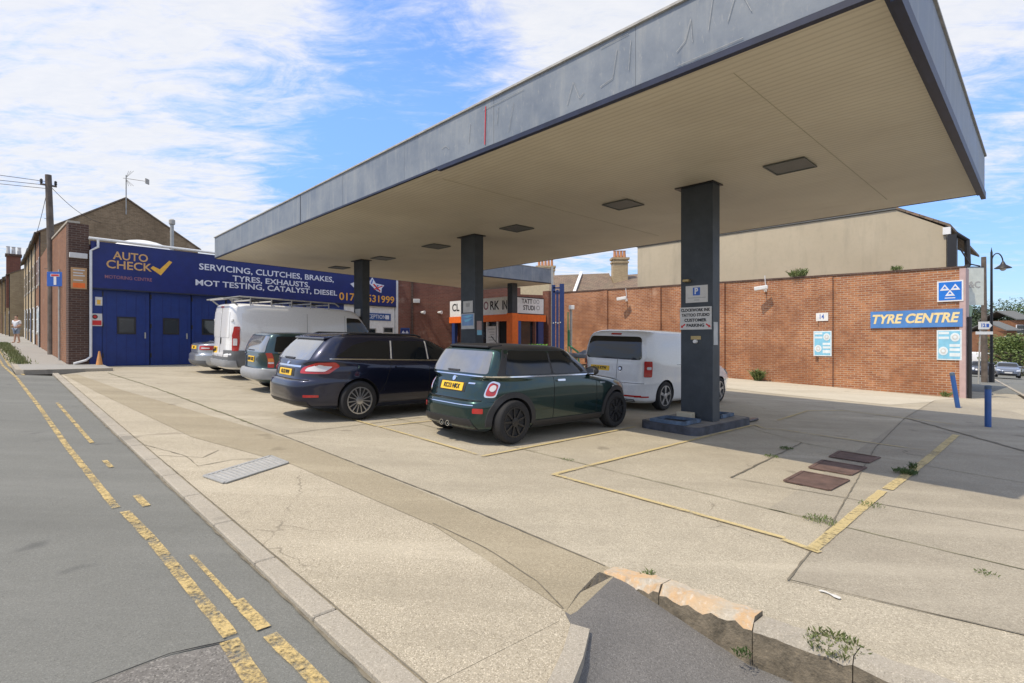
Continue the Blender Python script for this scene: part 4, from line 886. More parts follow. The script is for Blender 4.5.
# ivy-like plants growing on the wall top
def tuft(lab, c, r, h, n, m='weed', nm='weed', seed=0, cat='weed', grp=None, up=Z3, flat=1.0):
    rnd = random.Random(seed); bm = B()
    for i in range(n):
        a = rnd.uniform(0, 6.28); rr = r * math.sqrt(rnd.random()); b0 = Vector(c) + Vector((math.cos(a) * rr * flat, math.sin(a) * rr, 0)); b0.z = c[2] if nm != 'weed' else gz(b0.x, b0.y) + (c[2] - gz(c[0], c[1]))
        l = h * rnd.uniform(.35, 1); lean = Vector((rnd.uniform(-.6, .6), rnd.uniform(-.6, .6), 1)).normalized(); w = min(.022, l * .07 + .002); s = lean.cross(Vector((rnd.random() - .5, rnd.random() - .5, .1))).normalized() * w
        m1 = b0 + lean * l * .6 + s; m2 = b0 + lean * l * .6 - s; tip = b0 + lean * l + Vector((lean.x, lean.y, -.2)) * l * .35
        v = [bm.verts.new(x) for x in (b0 - s * .3, m2, tip, m1)]; bm.faces.new(v)
        if rnd.random() < .5:
            k = b0 + lean * l * rnd.uniform(.3, .9); q = Vector((rnd.uniform(-1, 1), rnd.uniform(-1, 1), rnd.uniform(-.2, .6))).normalized() * l * .3; s2 = q.cross(Z3).normalized() * l * .08
            bm.faces.new([bm.verts.new(x) for x in (k, k + q * .5 + s2, k + q, k + q * .5 - s2)])
    me = bpy.data.meshes.new(nm); bm.to_mesh(me); bm.free(); me.materials.append(M_(m)); o = bpy.data.objects.new(nm, me); COL.objects.link(o); return tag(o, lab, cat, grp)
# ================================================================== brick yard wall between garage and shop, and the shop
bw0 = E1 + Vector((.02, .02, 0)); bw1 = Vector((2.2, 32.3, 0)); FB = Frame((bw0.x, bw0.y), (bw1.x - bw0.x, bw1.y - bw0.y))
LB = (bw1 - bw0).length
t = thing('brick_building', 'dark red brick wall of the building between the navy sign and the tattoo shop', 'building', bw0)
YB = t
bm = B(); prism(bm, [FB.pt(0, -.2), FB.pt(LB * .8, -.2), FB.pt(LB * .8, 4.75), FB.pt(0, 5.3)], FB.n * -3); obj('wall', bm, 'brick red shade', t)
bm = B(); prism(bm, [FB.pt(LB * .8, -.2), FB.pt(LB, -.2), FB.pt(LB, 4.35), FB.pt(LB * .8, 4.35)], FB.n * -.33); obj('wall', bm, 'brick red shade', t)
tt = FB.t(411); bm = B(); FB.rect(bm, tt, tt + .12, .3, 5.1, .06, .1); obj('drainpipe', bm, 'brick dark', t)
bm = B(); FB.rect(bm, FB.t(413), FB.t(419.5), FB.z(416, 303), FB.z(416, 299), .12, .12); tag(obj('alarm_box', bevel(bm, .02), 'off white board'), 'small pale box fixed high on the dark brick wall', 'alarm box')
for px, lab in ((422, 'white bulkhead spotlight on the dark brick wall, nearer the garage'), (439, 'white spotlight on the dark brick wall, nearer the shop')):
    c = FB.at(px, 312.5, .1); s = thing('wall_spotlight', lab, 'wall light', c, 'spotlights on the dark brick wall')
    bm = B(); lathe(bm, [(.05, -.1), (.06, .0), (.10, .16)], c, (FB.n + FB.r * .7).normalized(), 12); obj('head', bm, 'white plastic', s); bm = B(); lathe(bm, [(.07, -.12), (.07, -.08)], c, FB.n, 12); obj('base', bm, 'white plastic', s)
o, q = board('test_station_sign', 'small navy sign with three white triangles low on the dark brick wall', 'sign', FB, 400.5, 328, 409.5, 338.5, 'sign navy', .03, .03, frame='bright blue'); triangles(FB, q, o, .036)

def pxs(F, a, b): return F.t(a), F.t(b)
S = thing('tattoo_shop', 'small corner tattoo shop with orange fascia beams and dark blue posts under the canopy', 'shop', (SH0.x, SH0.y, gz(SH0.x, SH0.y)))
gS = gz(SH0.x, SH0.y)
Ls = FS.t(449.5); L2 = FS2.t(544.5)
bm = B(); prism(bm, [SH0 + FS.n * -.4 + FS2.n * -.4 + Z3 * 3.70, FS.pt(Ls, 3.70, -.4), FS.pt(Ls, 3.70, -.4) + B3 * L2, FS2.pt(L2, 3.70, -.4)], (0, 0, .08)); obj('roof', bm, 'lead roof', S)
for F, L, nm in ((FS, Ls, 'front_beam'), (FS2, L2, 'side_beam')):
    bm = B(); F.rect(bm, -.02 if F is FS else .0, L + .05, 2.58, 2.92, .06 if F is FS else .055, .2); obj(nm, bm, 'orange paint', S)
def sh_text(F, body, x0, x1, y0, y1, m, par, off): 
    t0, t1 = F.t(x0), F.t(x1); pm = (x0 + x1) / 2; z0, z1 = F.z(pm, y1), F.z(pm, y0); q = (t0, t1, z0, z1); return bt(F, q, par, body, .5, .5, .95, m, .96, off, .02)
sb = thing('shop_sign', 'white sign reading CLOCKWORK INK above the orange beam of the shop', 'sign', FS.pt(2.5, 2.95))
bm = B(); FS.rect(bm, .12, Ls - .08, 2.925, 3.80, .03, .06); obj('board', bm, 'white paint', sb)
sh_text(FS, 'CL', 452.6, 460, 304.2, 311.8, 'black paint', sb, .034); sh_text(FS, 'OCKW', 461, 483, 303.5, 311.5, 'dull red letters', sb, .034); sh_text(FS, 'O', 484, 489, 302, 310.5, 'dull red letters', sb, .034); sh_text(FS, 'RK', 490.5, 500, 301.3, 310.3, 'black paint', sb, .034); sh_text(FS, 'INK', 502.5, 511.8, 300.6, 310, 'black paint', sb, .034)
sb = thing('shop_sign', 'white panel reading TATTOO STUDIO on the side of the shop, right of the orange post', 'sign', FS2.pt(1, 2.95))
bm = B(); FS2.rect(bm, .12, L2 - .06, 2.925, 3.80, .03, .06); obj('board', bm, 'black paint', sb); bm = B(); FS2.rect(bm, .17, L2 - .11, 2.97, 3.75, .034, .02); obj('face', bm, 'white paint', sb)
sh_text(FS2, 'TATT', 521, 532, 299.2, 304, 'black paint', sb, .037); sh_text(FS2, 'OO', 532.5, 539, 299.8, 304.2, 'grey board', sb, .037); sh_text(FS2, 'STUDI', 522.5, 534.5, 305.7, 310.5, 'black paint', sb, .037); sh_text(FS2, 'O', 535.5, 539.5, 306, 310.6, 'grey board', sb, .037)
# shop walls, window and door
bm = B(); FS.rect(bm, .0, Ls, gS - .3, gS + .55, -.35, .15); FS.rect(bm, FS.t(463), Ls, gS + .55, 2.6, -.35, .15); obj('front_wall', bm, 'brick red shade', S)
bm = B(); FS.rect(bm, FS.t(506), FS.t(492), gS, 2.6, -.42, .05); obj('door_opening', bm, 'dark void', S)
bm = B(); FS.rect(bm, FS.t(508), FS.t(505.5), gS, 2.6, -.30, .1); FS.rect(bm, FS.t(493.5), FS.t(492.3), gS, 2.6, -.30, .1); FS.rect(bm, FS.t(483), FS.t(482), gS, 2.6, -.30, .1); obj('door_frame', bm, 'white paint', S)
bm = B(); FS.rect(bm, FS.t(506), FS.t(463), gS + .5, 2.6, -.47, .03); obj('shop_window', bm, 'glass pane', S)
bm = B(); FS.rect(bm, FS.t(491.5), FS.t(482.6), gS + .9, 2.35, -.30, .02); ps = tag(obj('price_poster', bm, 'off white board'), 'pale sheet poster in the shop window behind the middle column', 'poster')
t0, t1 = FS.t(491.5), FS.t(482.6)
bm = B()
for k, f in enumerate((.85, .72, .6, .48, .36, .22)): FS.rect(bm, t0 + (t1 - t0) * .15, t0 + (t1 - t0) * (.85 - .1 * (k % 3)), gS + .9 + 1.15 * f, gS + .9 + 1.15 * f + .06, -.296, .004)
obj('text_line', bm, 'grey board', ps)
bm = B(); box(bm, FS.pt(FS.t(454), (gS + 2.58) / 2, -.05), (.26, .2, 2.58 - gS), FS.ax()); obj('blue_post', bm, 'shop blue', S)
bm = B(); box(bm, FS2.pt(FS2.t(518.7), (gS + 2.58) / 2, -.05), (.26, .16, 2.58 - gS), FS2.ax()); obj('blue_post', bm, 'bright blue', S)
bm = B(); box(bm, FS2.pt(FS2.t(540.5), (gS + 2.58) / 2, -.05), (.40, .16, 2.58 - gS), FS2.ax()); obj('blue_post', bm, 'shop blue', S)
bm = B(); FS2.rect(bm, .2, L2, gS - .3, gS + .7, -.2, .15); FS2.rect(bm, FS2.t(536), FS2.t(538), gS + .7, 2.58, -.2, .1); obj('side_wall', bm, 'brick red shade', S)
bm = B(); FS2.rect(bm, FS2.t(521), FS2.t(537), gS + .7, 2.58, -.26, .03); obj('side_window', bm, 'glass pane', S)
bm = B(); FS2.rect(bm, FS2.t(521.5), FS2.t(536), gS + 1.2, 2.2, -.40, .03); obj('reflection_panel', bm, 'brick side', S)  # brick coloured panel stands in for the brickish reflection in the window
# bright green trough by the shop side
c = Vector((1.15, 24.4, 0)); g = gz(c.x, c.y); t = thing('planter_trough', 'long low trough with bright green planting in front of the side of the shop', 'planter', c + Z3 * g)
ax = (A3, B3, Z3); bm = B(); box(bm, c + Z3 * (g + .45), (1.25, .4, .9), (B3, A3, Z3)); obj('trough', bm, 'black plastic', t)
bm = B(); rnd = random.Random(4)
for i in range(700):
    q = c + B3 * rnd.uniform(-.6, .6) + A3 * rnd.uniform(-.2, .2) + Z3 * (g + .9 + rnd.uniform(0, .28)); d = Vector((rnd.uniform(-1, 1), rnd.uniform(-1, 1), rnd.uniform(0, 1))).normalized() * .06; s = d.cross(Z3).normalized() * .025
    bm.faces.new([bm.verts.new(x) for x in (q - s, q + d, q + s)])
obj('foliage', bm, 'turf bright', t)
# brick pier at the end of the shop and cream building behind
bm = B(); c = Vector((1.95, 28.6, 0)); box(bm, c + Z3 * 2.2, (.42, .42, 4.1), ax); pr = B(); bm2 = bm
tag(obj('brick_pier', bm, 'brick red shade'), 'dark brick pier at the right end of the tattoo shop', 'pier')
t = thing('cream_building', 'pale cream building glimpsed between the canopy and the tattoo sign', 'building', (2.2, 37, gz(2.2, 37)))
bm = B(); box(bm, Vector((.9, 38, 3)), (3.4, 2, 6.0)); obj('walls', bm, 'cream wall', t); bm = B(); prism(bm, [(-.9, 36.9, 6.0), (2.7, 36.9, 6.0), (2.7, 38, 6.7), (-.9, 38, 6.7)], (0, 0, .1)); obj('roof', bm, 'roof slate', t)

# ---- tall folded blue steel gates
GP = Vector((2.0, 24.6, 0))
g = gz(GP.x, GP.y); t = thing('steel_gate', 'tall narrow dark blue steel gate frame folded beside the shop', 'gate', GP + Z3 * g)
top = lambda py, Y: 1.55 + (341.5 - py) / 532 * Y
for (px, py, r, m, nm) in ((552.6, 266, .05, 'galvanised', 'hinge_post'), (553.6, 285, .075, 'shop blue', 'upright'), (557.4, 290, .055, 'shop blue', 'upright'), (561.8, 284, .10, 'shop blue', 'upright')):
    x = (px - 512) / 532 * 24.6; bm = B(); box(bm, Vector((x, 24.6 + (.0 if nm == 'upright' else .25), (g + top(py, 24.6)) / 2)), (r * 2, r * 2, top(py, 24.6) - g)); obj(nm, bm, m, t)
bm = B()
for py in (288, 292): z = top(py, 24.6); box(bm, Vector(((557.5 - 512) / 532 * 24.6, 24.55, z)), (.42, .05, .06))
obj('crossbar', bm, 'shop blue', t)
bm = B()
for k in range(4): lathe(bm, [(.028, 0), (.028, .02)], Vector(((553.2 + k * 2.3 - 512) / 532 * 24.6, 24.5, top(323 - (k % 2) * .6, 24.5))), Vector((0, -1, 0)), 10)
obj('reflector', bm, 'white plastic', t)
# green pole with grey pipe
x = (571 - 512) / 532 * 25.5; g = gz(x, 25.5); t = thing('vent_pipe', 'grey vent pipe topped by a white box with a green hose beside it', 'pipe', (x, 25.5, g))
bm = B(); tube(bm, [(x, 25.5, g), (x, 25.5, top(309, 25.5))], .065, 10); obj('pipe', bm, 'grey metal', t)
bm = B(); box(bm, Vector((x + .02, 25.45, top(307.5, 25.5))), (.26, .2, .2)); bevel(bm, .02); obj('head_box', bm, 'white plastic', t)
bm = B(); tube(bm, [(x - .12, 25.4, top(330, 25.5)), (x - .12, 25.4, top(345, 25.5)), (x + .3, 25.2, top(352, 25.5)), (x + .35, 25.2, top(365, 25.5)), (x + .1, 25.3, g + .05)], .05, 8); tube(bm, [(x - .14, 25.52, g), (x - .14, 25.52, top(312, 25.5))], .03, 8); obj('hose', bm, 'green pipe', t)
# stacked timber and pallets under black sheeting
c = Vector((2.9, 20.2, 0)); g = gz(c.x, c.y); rnd = random.Random(12)
for i in range(3):
    t = thing('timber_pallet', ['pale timber pallet at the bottom of the stack by the brick wall', 'middle pale timber pallet of the stack by the brick wall', 'top timber pallet of the stack just under the black sheeting'][i], 'pallet', c + Z3 * (g + .28 * i), 'pallets stacked by the brick wall')
    bm = B()
    for k in range(5): box(bm, c + Vector((0, -.45 + .22 * k, g + .25 + .28 * i)), (1.25, .13, .03))
    obj('deck', bm, 'timber pale', t); bm = B()
    for k in (-.55, 0, .55): box(bm, c + Vector((k, 0, g + .14 + .28 * i)), (.12, 1.0, .18))
    obj('bearers', bm, 'timber pale', t)
bm = B(); nx, ny = 16, 10; vv = {}
for i in range(nx + 1):
    for j in range(ny + 1):
        x = -1.0 + 2.0 * i / nx; y = -.6 + 1.2 * j / ny; e = max(abs(x) / 1.0, abs(y) / .6); z = .95 + .16 * math.sin(x * 4 + y * 3) * .5 + .06 * rnd.random() + (.12 * x) - max(0, e - .75) * .7
        vv[i, j] = bm.verts.new(c + Vector((x, y, g + z + .06)))
for i in range(nx):
    for j in range(ny): bm.faces.new((vv[i, j], vv[i + 1, j], vv[i + 1, j + 1], vv[i, j + 1]))
tag(obj('black_sheeting', bm, 'tarp black', smooth=60), 'crumpled black plastic sheeting thrown over the timber pallets', 'tarpaulin')

# ================================================================== houses behind the brick wall
t = thing('back_house', 'low brown roofed house beyond the brick wall with a white barge line on its roof', 'house', (5, 42, gz(5, 42)))
bm = B(); prism(bm, [(1.2, 39, -1.5), (9.7, 39, -1.5), (9.7, 45.5, -1.5), (1.2, 45.5, -1.5)], (0, 0, 6.3)); obj('walls', bm, 'brick yellow', t)
bm = B(); prism(bm, [(1.0, 38.8, 4.75), (7.7, 38.8, 4.75), (7.7, 42.2, 6.85), (1.0, 42.2, 6.6)], (0, 0, .12)); prism(bm, [(1.0, 42.2, 6.6), (7.7, 42.2, 6.85), (7.7, 45.6, 4.75), (1.0, 45.6, 4.75)], (0, 0, .12)); obj('roof', bm, 'roof slate', t)
bm = B(); prism(bm, [(4.35, 38.75, 4.88), (4.55, 38.75, 4.88), (5.6, 42.2, 6.97), (5.4, 42.2, 6.97)], (0, 0, .12)); obj('barge_line', bm, 'white paint', t)
bm = B(); prism(bm, [(7.7, 38.8, 4.0), (9.9, 38.8, 4.0), (9.9, 38.8, 5.6), (7.7, 38.8, 5.1)], (0, .3, 0)); obj('parapet', bm, 'brick gable', t)
bm = B(); prism(bm, [(7.72, 38.9, 5.0), (10.2, 38.9, 5.6), (10.2, 43, 6.9), (7.72, 43, 6.7)], (0, 0, .12)); obj('side_roof', bm, 'roof slate', t)
def stack(px, Y, ybot, ytop, w, lab, n):
    c = ptY(px, ybot, Y); h = (ybot - ytop) / 532 * Y; t = thing('chimney_stack', lab, 'chimney', c)
    bm = B(); box(bm, c + Z3 * h * .5, (w, .8, h)); obj('stack', bm, 'brick yellow', t); bm = B(); box(bm, c + Z3 * (h + .06), (w + .22, 1.0, .16)); box(bm, c + Z3 * (h - .22), (w + .14, .92, .12)); obj('corbel', bm, 'brick yellow', t)
    for k in range(n): bm = B(); lathe(bm, [(.13, 0), (.10, .5), (.13, .58)], c + Vector((-w / 2 + .2 + (w - .4) * k / (n - 1), 0, h + .14)), Z3, 10); obj('chimney_pot', bm, 'clay pot', t)
stack(619.5, 41.5, 290, 260, 1.15, 'yellow brick chimney stack with clay pots beside the beige building', 4)
stack(545.5, 46, 290, 268, 1.5, 'chimney stack with clay pots just showing above the lower canopy', 5)

# ================================================================== left street furniture
c = P(30.6, 1.62, .085); c = Vector((-20.15, 23.3, gz(-20.15, 23.3) + .085))
t = thing('telegraph_pole', 'tall weathered wooden telegraph pole on the left pavement beside the garage', 'telegraph pole', c)
toph = ptY(46.5, 175, 23.3).z
bm = B(); tube(bm, [c - Z3 * .1, c + Z3 * 3.5, Vector((c.x - .16, c.y, toph))], [.155, .14, .115], 14); obj('pole', bm, 'old wood', t)
tp = Vector((c.x - .15, c.y, toph))
bm = B(); box(bm, tp - Z3 * .45, (.56, .07, .07), (E2, N2, Z3)); obj('crossarm', bm, 'old wood', t)
for k in (-.24, .24): bm = B(); lathe(bm, [(.03, 0), (.06, .05), (.045, .1), (.055, .16), (.02, .2)], tp - Z3 * .41 + E2 * k, Z3, 10); obj('insulator', bm, 'black plastic', t)
bm = B(); tube(bm, [c + Vector((.16, -.05, 0)), c + Vector((.15, -.05, 2.9))], .05, 8); obj('cable_guard', bm, 'grey metal', t)
bm = B()
for k in range(6): z = 3.2 + .55 * k; tube(bm, [c + Vector((-.28 if k % 2 else .02, -.05, z)), c + Vector((.02 if k % 2 else .28, -.05, z))], .012, 6)
obj('step_irons', bm, 'black paint', t)
def cable(p, q, sag, lab, r=.012):
    p, q = Vector(p), Vector(q); bm = B(); pts = [p.lerp(q, k / 16) - Z3 * sag * 4 * (k / 16) * (1 - k / 16) for k in range(17)]; tube(bm, pts, r, 5); tag(obj('overhead_cable', bm, 'black plastic'), lab, 'cable', 'cables from the telegraph pole')
for i, q in enumerate(((-52, 10, 13.5), (-50, 12, 12.2), (-54, 20, 14.0))): cable(tp + Vector((0, 0, -.3 - .15 * i)), q, .8, ['upper cable running off the left edge from the pole top', 'lower cable running off the left edge from the pole top', 'middle cable sweeping left from the telegraph pole'][i])
cable(tp - Z3 * .4, P(39.2, 4.5) * 1 + Z3 * 7.4, .3, 'thin cable from the pole to the mossy brick gable'); cable(tp - Z3 * .4, P(46, 1.7) + Z3 * 6.3, .3, 'thin cable from the pole down to the terraced eaves')
c = Vector((-16.95, 19.92, gz(-16.95, 19.92) + .085)); t = thing('road_sign', 'blue no through road sign on a grey post by the garage corner', 'road sign', c)
bm = B(); tube(bm, [c, Vector((c.x, c.y, 4.25))], .038, 10); obj('post', bm, 'grey metal', t)
o_ = Vector((-16.95, 19.87, ptY(56.5, 279.2, 19.9).z)); FSG = Frame((o_.x, o_.y), (1, .12), 1)
r_ = FSG.r; n_ = FSG.n
bm = B(); box(bm, o_ + n_ * .0 - r_ * .1, (.56, .02, .54), (r_, n_, Z3)); bevel(bm, .004, 1); pl = obj('plate', bm, 'sign blue', t)
q0 = o_ + n_ * .013 - r_ * .1; bm = B(); box(bm, q0 - Z3 * .05, (.09, .004, .34), (r_, n_, Z3)); obj('white_bar', bm, 'white paint', pl); bm = B(); box(bm, q0 + Z3 * .14, (.30, .005, .10), (r_, n_, Z3)); obj('white_border', bm, 'white paint', pl); bm = B(); box(bm, q0 + Z3 * .14 + n_ * .003, (.26, .004, .07), (r_, n_, Z3)); obj('red_bar', bm, 'sign red', pl)
# aerial on the gable
ga = Vector((*ab(39.1, 1.8 + 3.83), gz(*ab(39, 1.8)) + 8.95)); t = thing('tv_aerial', 'television aerial on a thin mast at the peak of the brick gable', 'aerial', ga - Z3 * 1)
ga.z = ptY(127, 200, ga.y).z
bm = B(); tube(bm, [ga - Z3 * .9 - A3 * .2, ga + Z3 * 1.45 - A3 * .2], .03, 6); obj('mast', bm, 'galvanised', t)
m0 = ga + Z3 * 1.25 - A3 * .2; dd = Vector((.97, -.1, -.16)).normalized(); bm = B(); tube(bm, [m0 - dd * .2, m0 + dd * 1.35], .018, 5)
for k in range(9): q = m0 + dd * (.15 + .13 * k); tube(bm, [q - B3 * .18, q + B3 * .18], .009, 4)
for s in (-1, 1):
    for k in range(3): tube(bm, [m0 + Z3 * s * .05, m0 + Vector((.15 + .15 * k, 0, s * .45))], .012, 4)
box(bm, m0 + dd * 1.38, (.05, .3, .3)); obj('antenna', bm, 'grey metal', t)
# grass verge by the kerb
tag(tuft(None, (*P(30, .45, .09)[:2], P(30, .45, .09).z), .01, .01, 1), None)
bpy.data.objects.remove(bpy.data.objects['weed'])
rnd = random.Random(77); bm = B()
for i in range(2600):
    a = rnd.uniform(24, 46); b = rnd.gauss(.62 - (a - 24) * .012, .13); q = P(a, b, .087); h = rnd.uniform(.04, .13); s = Vector((rnd.uniform(-1, 1), rnd.uniform(-1, 1), 0)).normalized() * .02; bm.faces.new([bm.verts.new(x) for x in (q - s, q + s, q + Vector((rnd.uniform(-.04, .04), rnd.uniform(-.04, .04), h)))])
me = bpy.data.meshes.new('verge_grass'); bm.to_mesh(me); bm.free(); me.materials.append(M_('verge')); o = bpy.data.objects.new('verge_grass', me); COL.objects.link(o); tag(o, 'strip of short grass growing along the pavement kerb', 'grass', None, 'stuff')
# weeds on the forecourt
W_ = 'weeds in the concrete joints'
def wd(a, b, r, h, n, lab, seed, m='weed', dz=.01): p = P(a, b, dz); return tuft(lab, (p.x, p.y, p.z), r * .8, h * .62, int(n * 1.3), m, 'weed', seed, 'weed', W_)
wd(1.32, 8.03, .16, .13, 160, 'leafy green weed clump in the gap of the right hand yellow line', 61, 'leaf green'); wd(1.30, 8.35, .05, .2, 24, 'small upright weed just behind the leafy clump on the yellow line', 62, 'leaf green')
wd(1.46, 5.2, .17, .07, 130, 'low straggly weed in the joint near the corner of the yellow bay', 63); wd(1.27, 6.1, .14, .06, 60, 'thin weed crossing the right hand yellow line', 64)
wd(2.80, 8.35, .12, .08, 90, 'dark green weed in the short joint left of the inspection covers', 65, 'leaf green'); wd(2.74, 7.6, .12, .06, 70, 'weed at the near end of the joint left of the inspection covers', 66)
wd(.80, 3.08, .17, .085, 260, 'grassy weed tuft behind the grey kerb stones at the bottom of the photo', 67, 'verge'); wd(1.86, 3.05, .06, .09, 30, 'tiny weed behind the broken orange kerb stone', 68)
wd(.35, 4.9, .08, .05, 40, 'small weed at the right edge of the forecourt', 69); wd(4.3, 5.17, .10, .035, 50, 'faint moss and weed in the joint by the bay corner', 70); wd(-.1, 8.7, .2, .06, 80, 'flat weeds in the joint at the far right of the forecourt', 71)
wd(1.17, 2.84, .06, .07, 36, 'small weed in the gutter at the gap between kerb stones', 72, 'leaf green', -.10)
p = FW.pt(tl(762), 0, .35); tuft('tall pale weed growing at the foot of the brick wall', (p.x, p.y, gz(p.x, p.y)), .13, .62, 240, 'weed', 'weed', 81, 'weed', 'weeds along the brick wall')
p = FW.pt(tl(949), 0, .3); tuft('small pale weed at the foot of the wall beside the leaning bollard', (p.x, p.y, gz(p.x, p.y)), .10, .25, 70, 'weed', 'weed', 82, 'weed', 'weeds along the brick wall')
for px, lab, n, r, h in ((797, 'bushy weed rooted on top of the brick wall left of the plaque', 240, .3, .4), (895, 'small dry weed on the coping above the tyre board', 90, .18, .22)):
    tt = tl(px); p = FW.pt(tt, ztop(tt) + .07, -.1); tuft(lab, (p.x, p.y, p.z), r, h, n, 'weed', 'wall_plant', int(px), 'plant', 'plants on top of the brick wall')
# ================================================================== bollards
def bollard(px, py, h, lean, lab):
    u = (px - 512) / 532; lo, hi = 1, 60
    for _ in range(50):
        m = (lo + hi) / 2
        if 1.55 - (py - 341.5) / 532 * m - gz(u * m, m) > 0: lo = m
        else: hi = m
    c = Vector((u * lo, lo, gz(u * lo, lo))); t = thing('bollard', lab, 'bollard', c, 'blue steel bollards')
    ax_ = Vector((lean, 0, 1)).normalized(); bm = B(); lathe(bm, [(.055, -.05), (.055, h - .02), (.045, h)], c, ax_, 18); obj('post', bm, 'bright blue', t, smooth=40)
    bm = B(); lathe(bm, [(.058, h - .07), (.058, h - .005), (.04, h + .01)], c, ax_, 18); obj('cap', bm, 'tray blue', t, smooth=40)
bollard(988, 427, .84, 0, 'upright blue steel bollard at the right side of the forecourt')
bollard(958, 408, .95, -.17, 'leaning blue steel bollard in front of the end of the brick wall')

# ================================================================== signs on the columns
def colframe(i, off=0): a, b = COLP[i]; return Frame(ab(a - .305, b - .14 - off), A2, -1)
F3 = colframe(0)
o, q = board('parking_sign', 'white sign with a blue P symbol on the nearest column', 'sign', F3, 686, 285.5, 708, 302.5, 'off white board', .012, .01); t0, t1, z0, z1 = q
bm = B(); F3.rect(bm, t0 + (t1 - t0) * .34, t0 + (t1 - t0) * .66, z0 + (z1 - z0) * .42, z0 + (z1 - z0) * .88, .016, .004); sq = obj('symbol_panel', bm, 'sign blue', o)
bt(F3, q, o, 'P', .5, .655, .34, 'white letters', .16, .0165, .04); bm = B(); F3.rect(bm, t0 + (t1 - t0) * .1, t0 + (t1 - t0) * .92, z0 + (z1 - z0) * .26, z0 + (z1 - z0) * .30, .014, .003); F3.rect(bm, t0 + (t1 - t0) * .38, t0 + (t1 - t0) * .62, z0 + (z1 - z0) * .12, z0 + (z1 - z0) * .17, .014, .003); obj('text_line', bm, 'grey board', o)
o, q = board('customer_parking_sign', 'white customer parking sign with red arrows on the nearest column', 'sign', F3, 680.3, 307, 711.8, 329.5, 'off white board', .012, .01)
for s_, fz, w_ in (('CLOCKWORK INK', .86, .92), ('TATTOO STUDIO', .64, .88), ('CUSTOMER', .41, .70), ('PARKING', .18, .56)): bt(F3, q, o, s_, .5, fz, .13, 'black paint', w_, .014, .03)
t0, t1, z0, z1 = q
for s, x in ((1, .1), (-1, .9)):
    c = F3.pt(t0 + (t1 - t0) * x, z0 + (z1 - z0) * .17, .013); d = (F3.r * s * .7 * -1 + Z3 * -.5).normalized() if s > 0 else (F3.r * .7 + Z3 * -.5).normalized(); e = d.cross(F3.n); bm = B(); prism(bm, [c - d * .05 - e * .012, c + d * .015 - e * .012, c + d * .015 - e * .03, c + d * .055, c + d * .015 + e * .03, c + d * .015 + e * .012, c - d * .05 + e * .012], F3.n * .002); obj('arrow', bm, 'sign red', o)
bm = B(); lathe(bm, [(.035, 0), (.035, .05), (.03, .06)], F3.at(696, 341.5, .0), F3.n, 18); k_ = tag(obj('fuel_cut_off_button', bm, 'white plastic'), 'round white button with a brass plate on the nearest column', 'button'); bm = B(); F3.rect(bm, F3.t(701), F3.t(691), F3.z(696, 339.5), F3.z(696, 336), .008, .008); obj('plate', bm, 'brass', k_)
bm = B(); c = F3.at(688, 281, .05); box(bm, c, (.12, .1, .05), F3.ax()); bevel(bm, .015); l_ = tag(obj('column_lamp', bm, 'brass'), 'small tarnished lamp above the P sign on the nearest column', 'lamp')
F3s = Frame(ab(COLP[0][0] - .305, COLP[0][1] - .14), B2, 1)
o, q = board('pillar_sticker', 'narrow faded sticker on the right side face of the nearest column', 'sticker', F3s, 713.5, 322, 717.5, 345, 'paper', .006, .005)
F2 = colframe(1)
o, q = board('notice', 'grey printed notice on the middle column, above the blue poster', 'notice', F2, 463.5, 301, 473, 312.5, 'off white board', .012, .01); t0, t1, z0, z1 = q
bm = B(); F2.rect(bm, t0 + (t1 - t0) * .3, t0 + (t1 - t0) * .7, z0 + (z1 - z0) * .5, z0 + (z1 - z0) * .8, .015, .003); obj('print', bm, 'grey board', o)
o, q = board('blue_poster', 'blue and white poster on the middle column under the grey notice', 'poster', F2, 461.6, 313.5, 474.5, 329, 'paper', .012, .01); t0, t1, z0, z1 = q
bm = B(); F2.rect(bm, t0 + (t1 - t0) * .06, t0 + (t1 - t0) * .94, z0 + (z1 - z0) * .22, z0 + (z1 - z0) * .95, .015, .003); obj('print', bm, 'paper blue', o)
bm = B(); c = lambda x, z: F2.pt(t0 + (t1 - t0) * x, z0 + (z1 - z0) * z, .0155); prism(bm, [c(.1, .8), c(.7, .9), c(.9, .82), c(.5, .72)], F2.n * .003); prism(bm, [c(.25, .6), c(.9, .7), c(.6, .5), c(.3, .45)], F2.n * .003); obj('print', bm, 'poster cyan', o)
F2s = Frame(ab(COLP[1][0] - .305, COLP[1][1] - .14), B2, 1)
o, q = board('pillar_sticker', 'narrow pink and blue sticker on the right side face of the middle column', 'sticker', F2s, 476.8, 321, 481.5, 335, 'pink strip', .008, .006); t0, t1, z0, z1 = q; bm = B(); F2s.rect(bm, t0, t1, z0, z0 + (z1 - z0) * .35, .012, .003); obj('print', bm, 'poster cyan', o)
F1 = colframe(2)
o, q = board('notice', 'small pale notice on the far column in front of the navy sign', 'notice', F1, 355.5, 309, 360.5, 317, 'off white board', .012, .01)

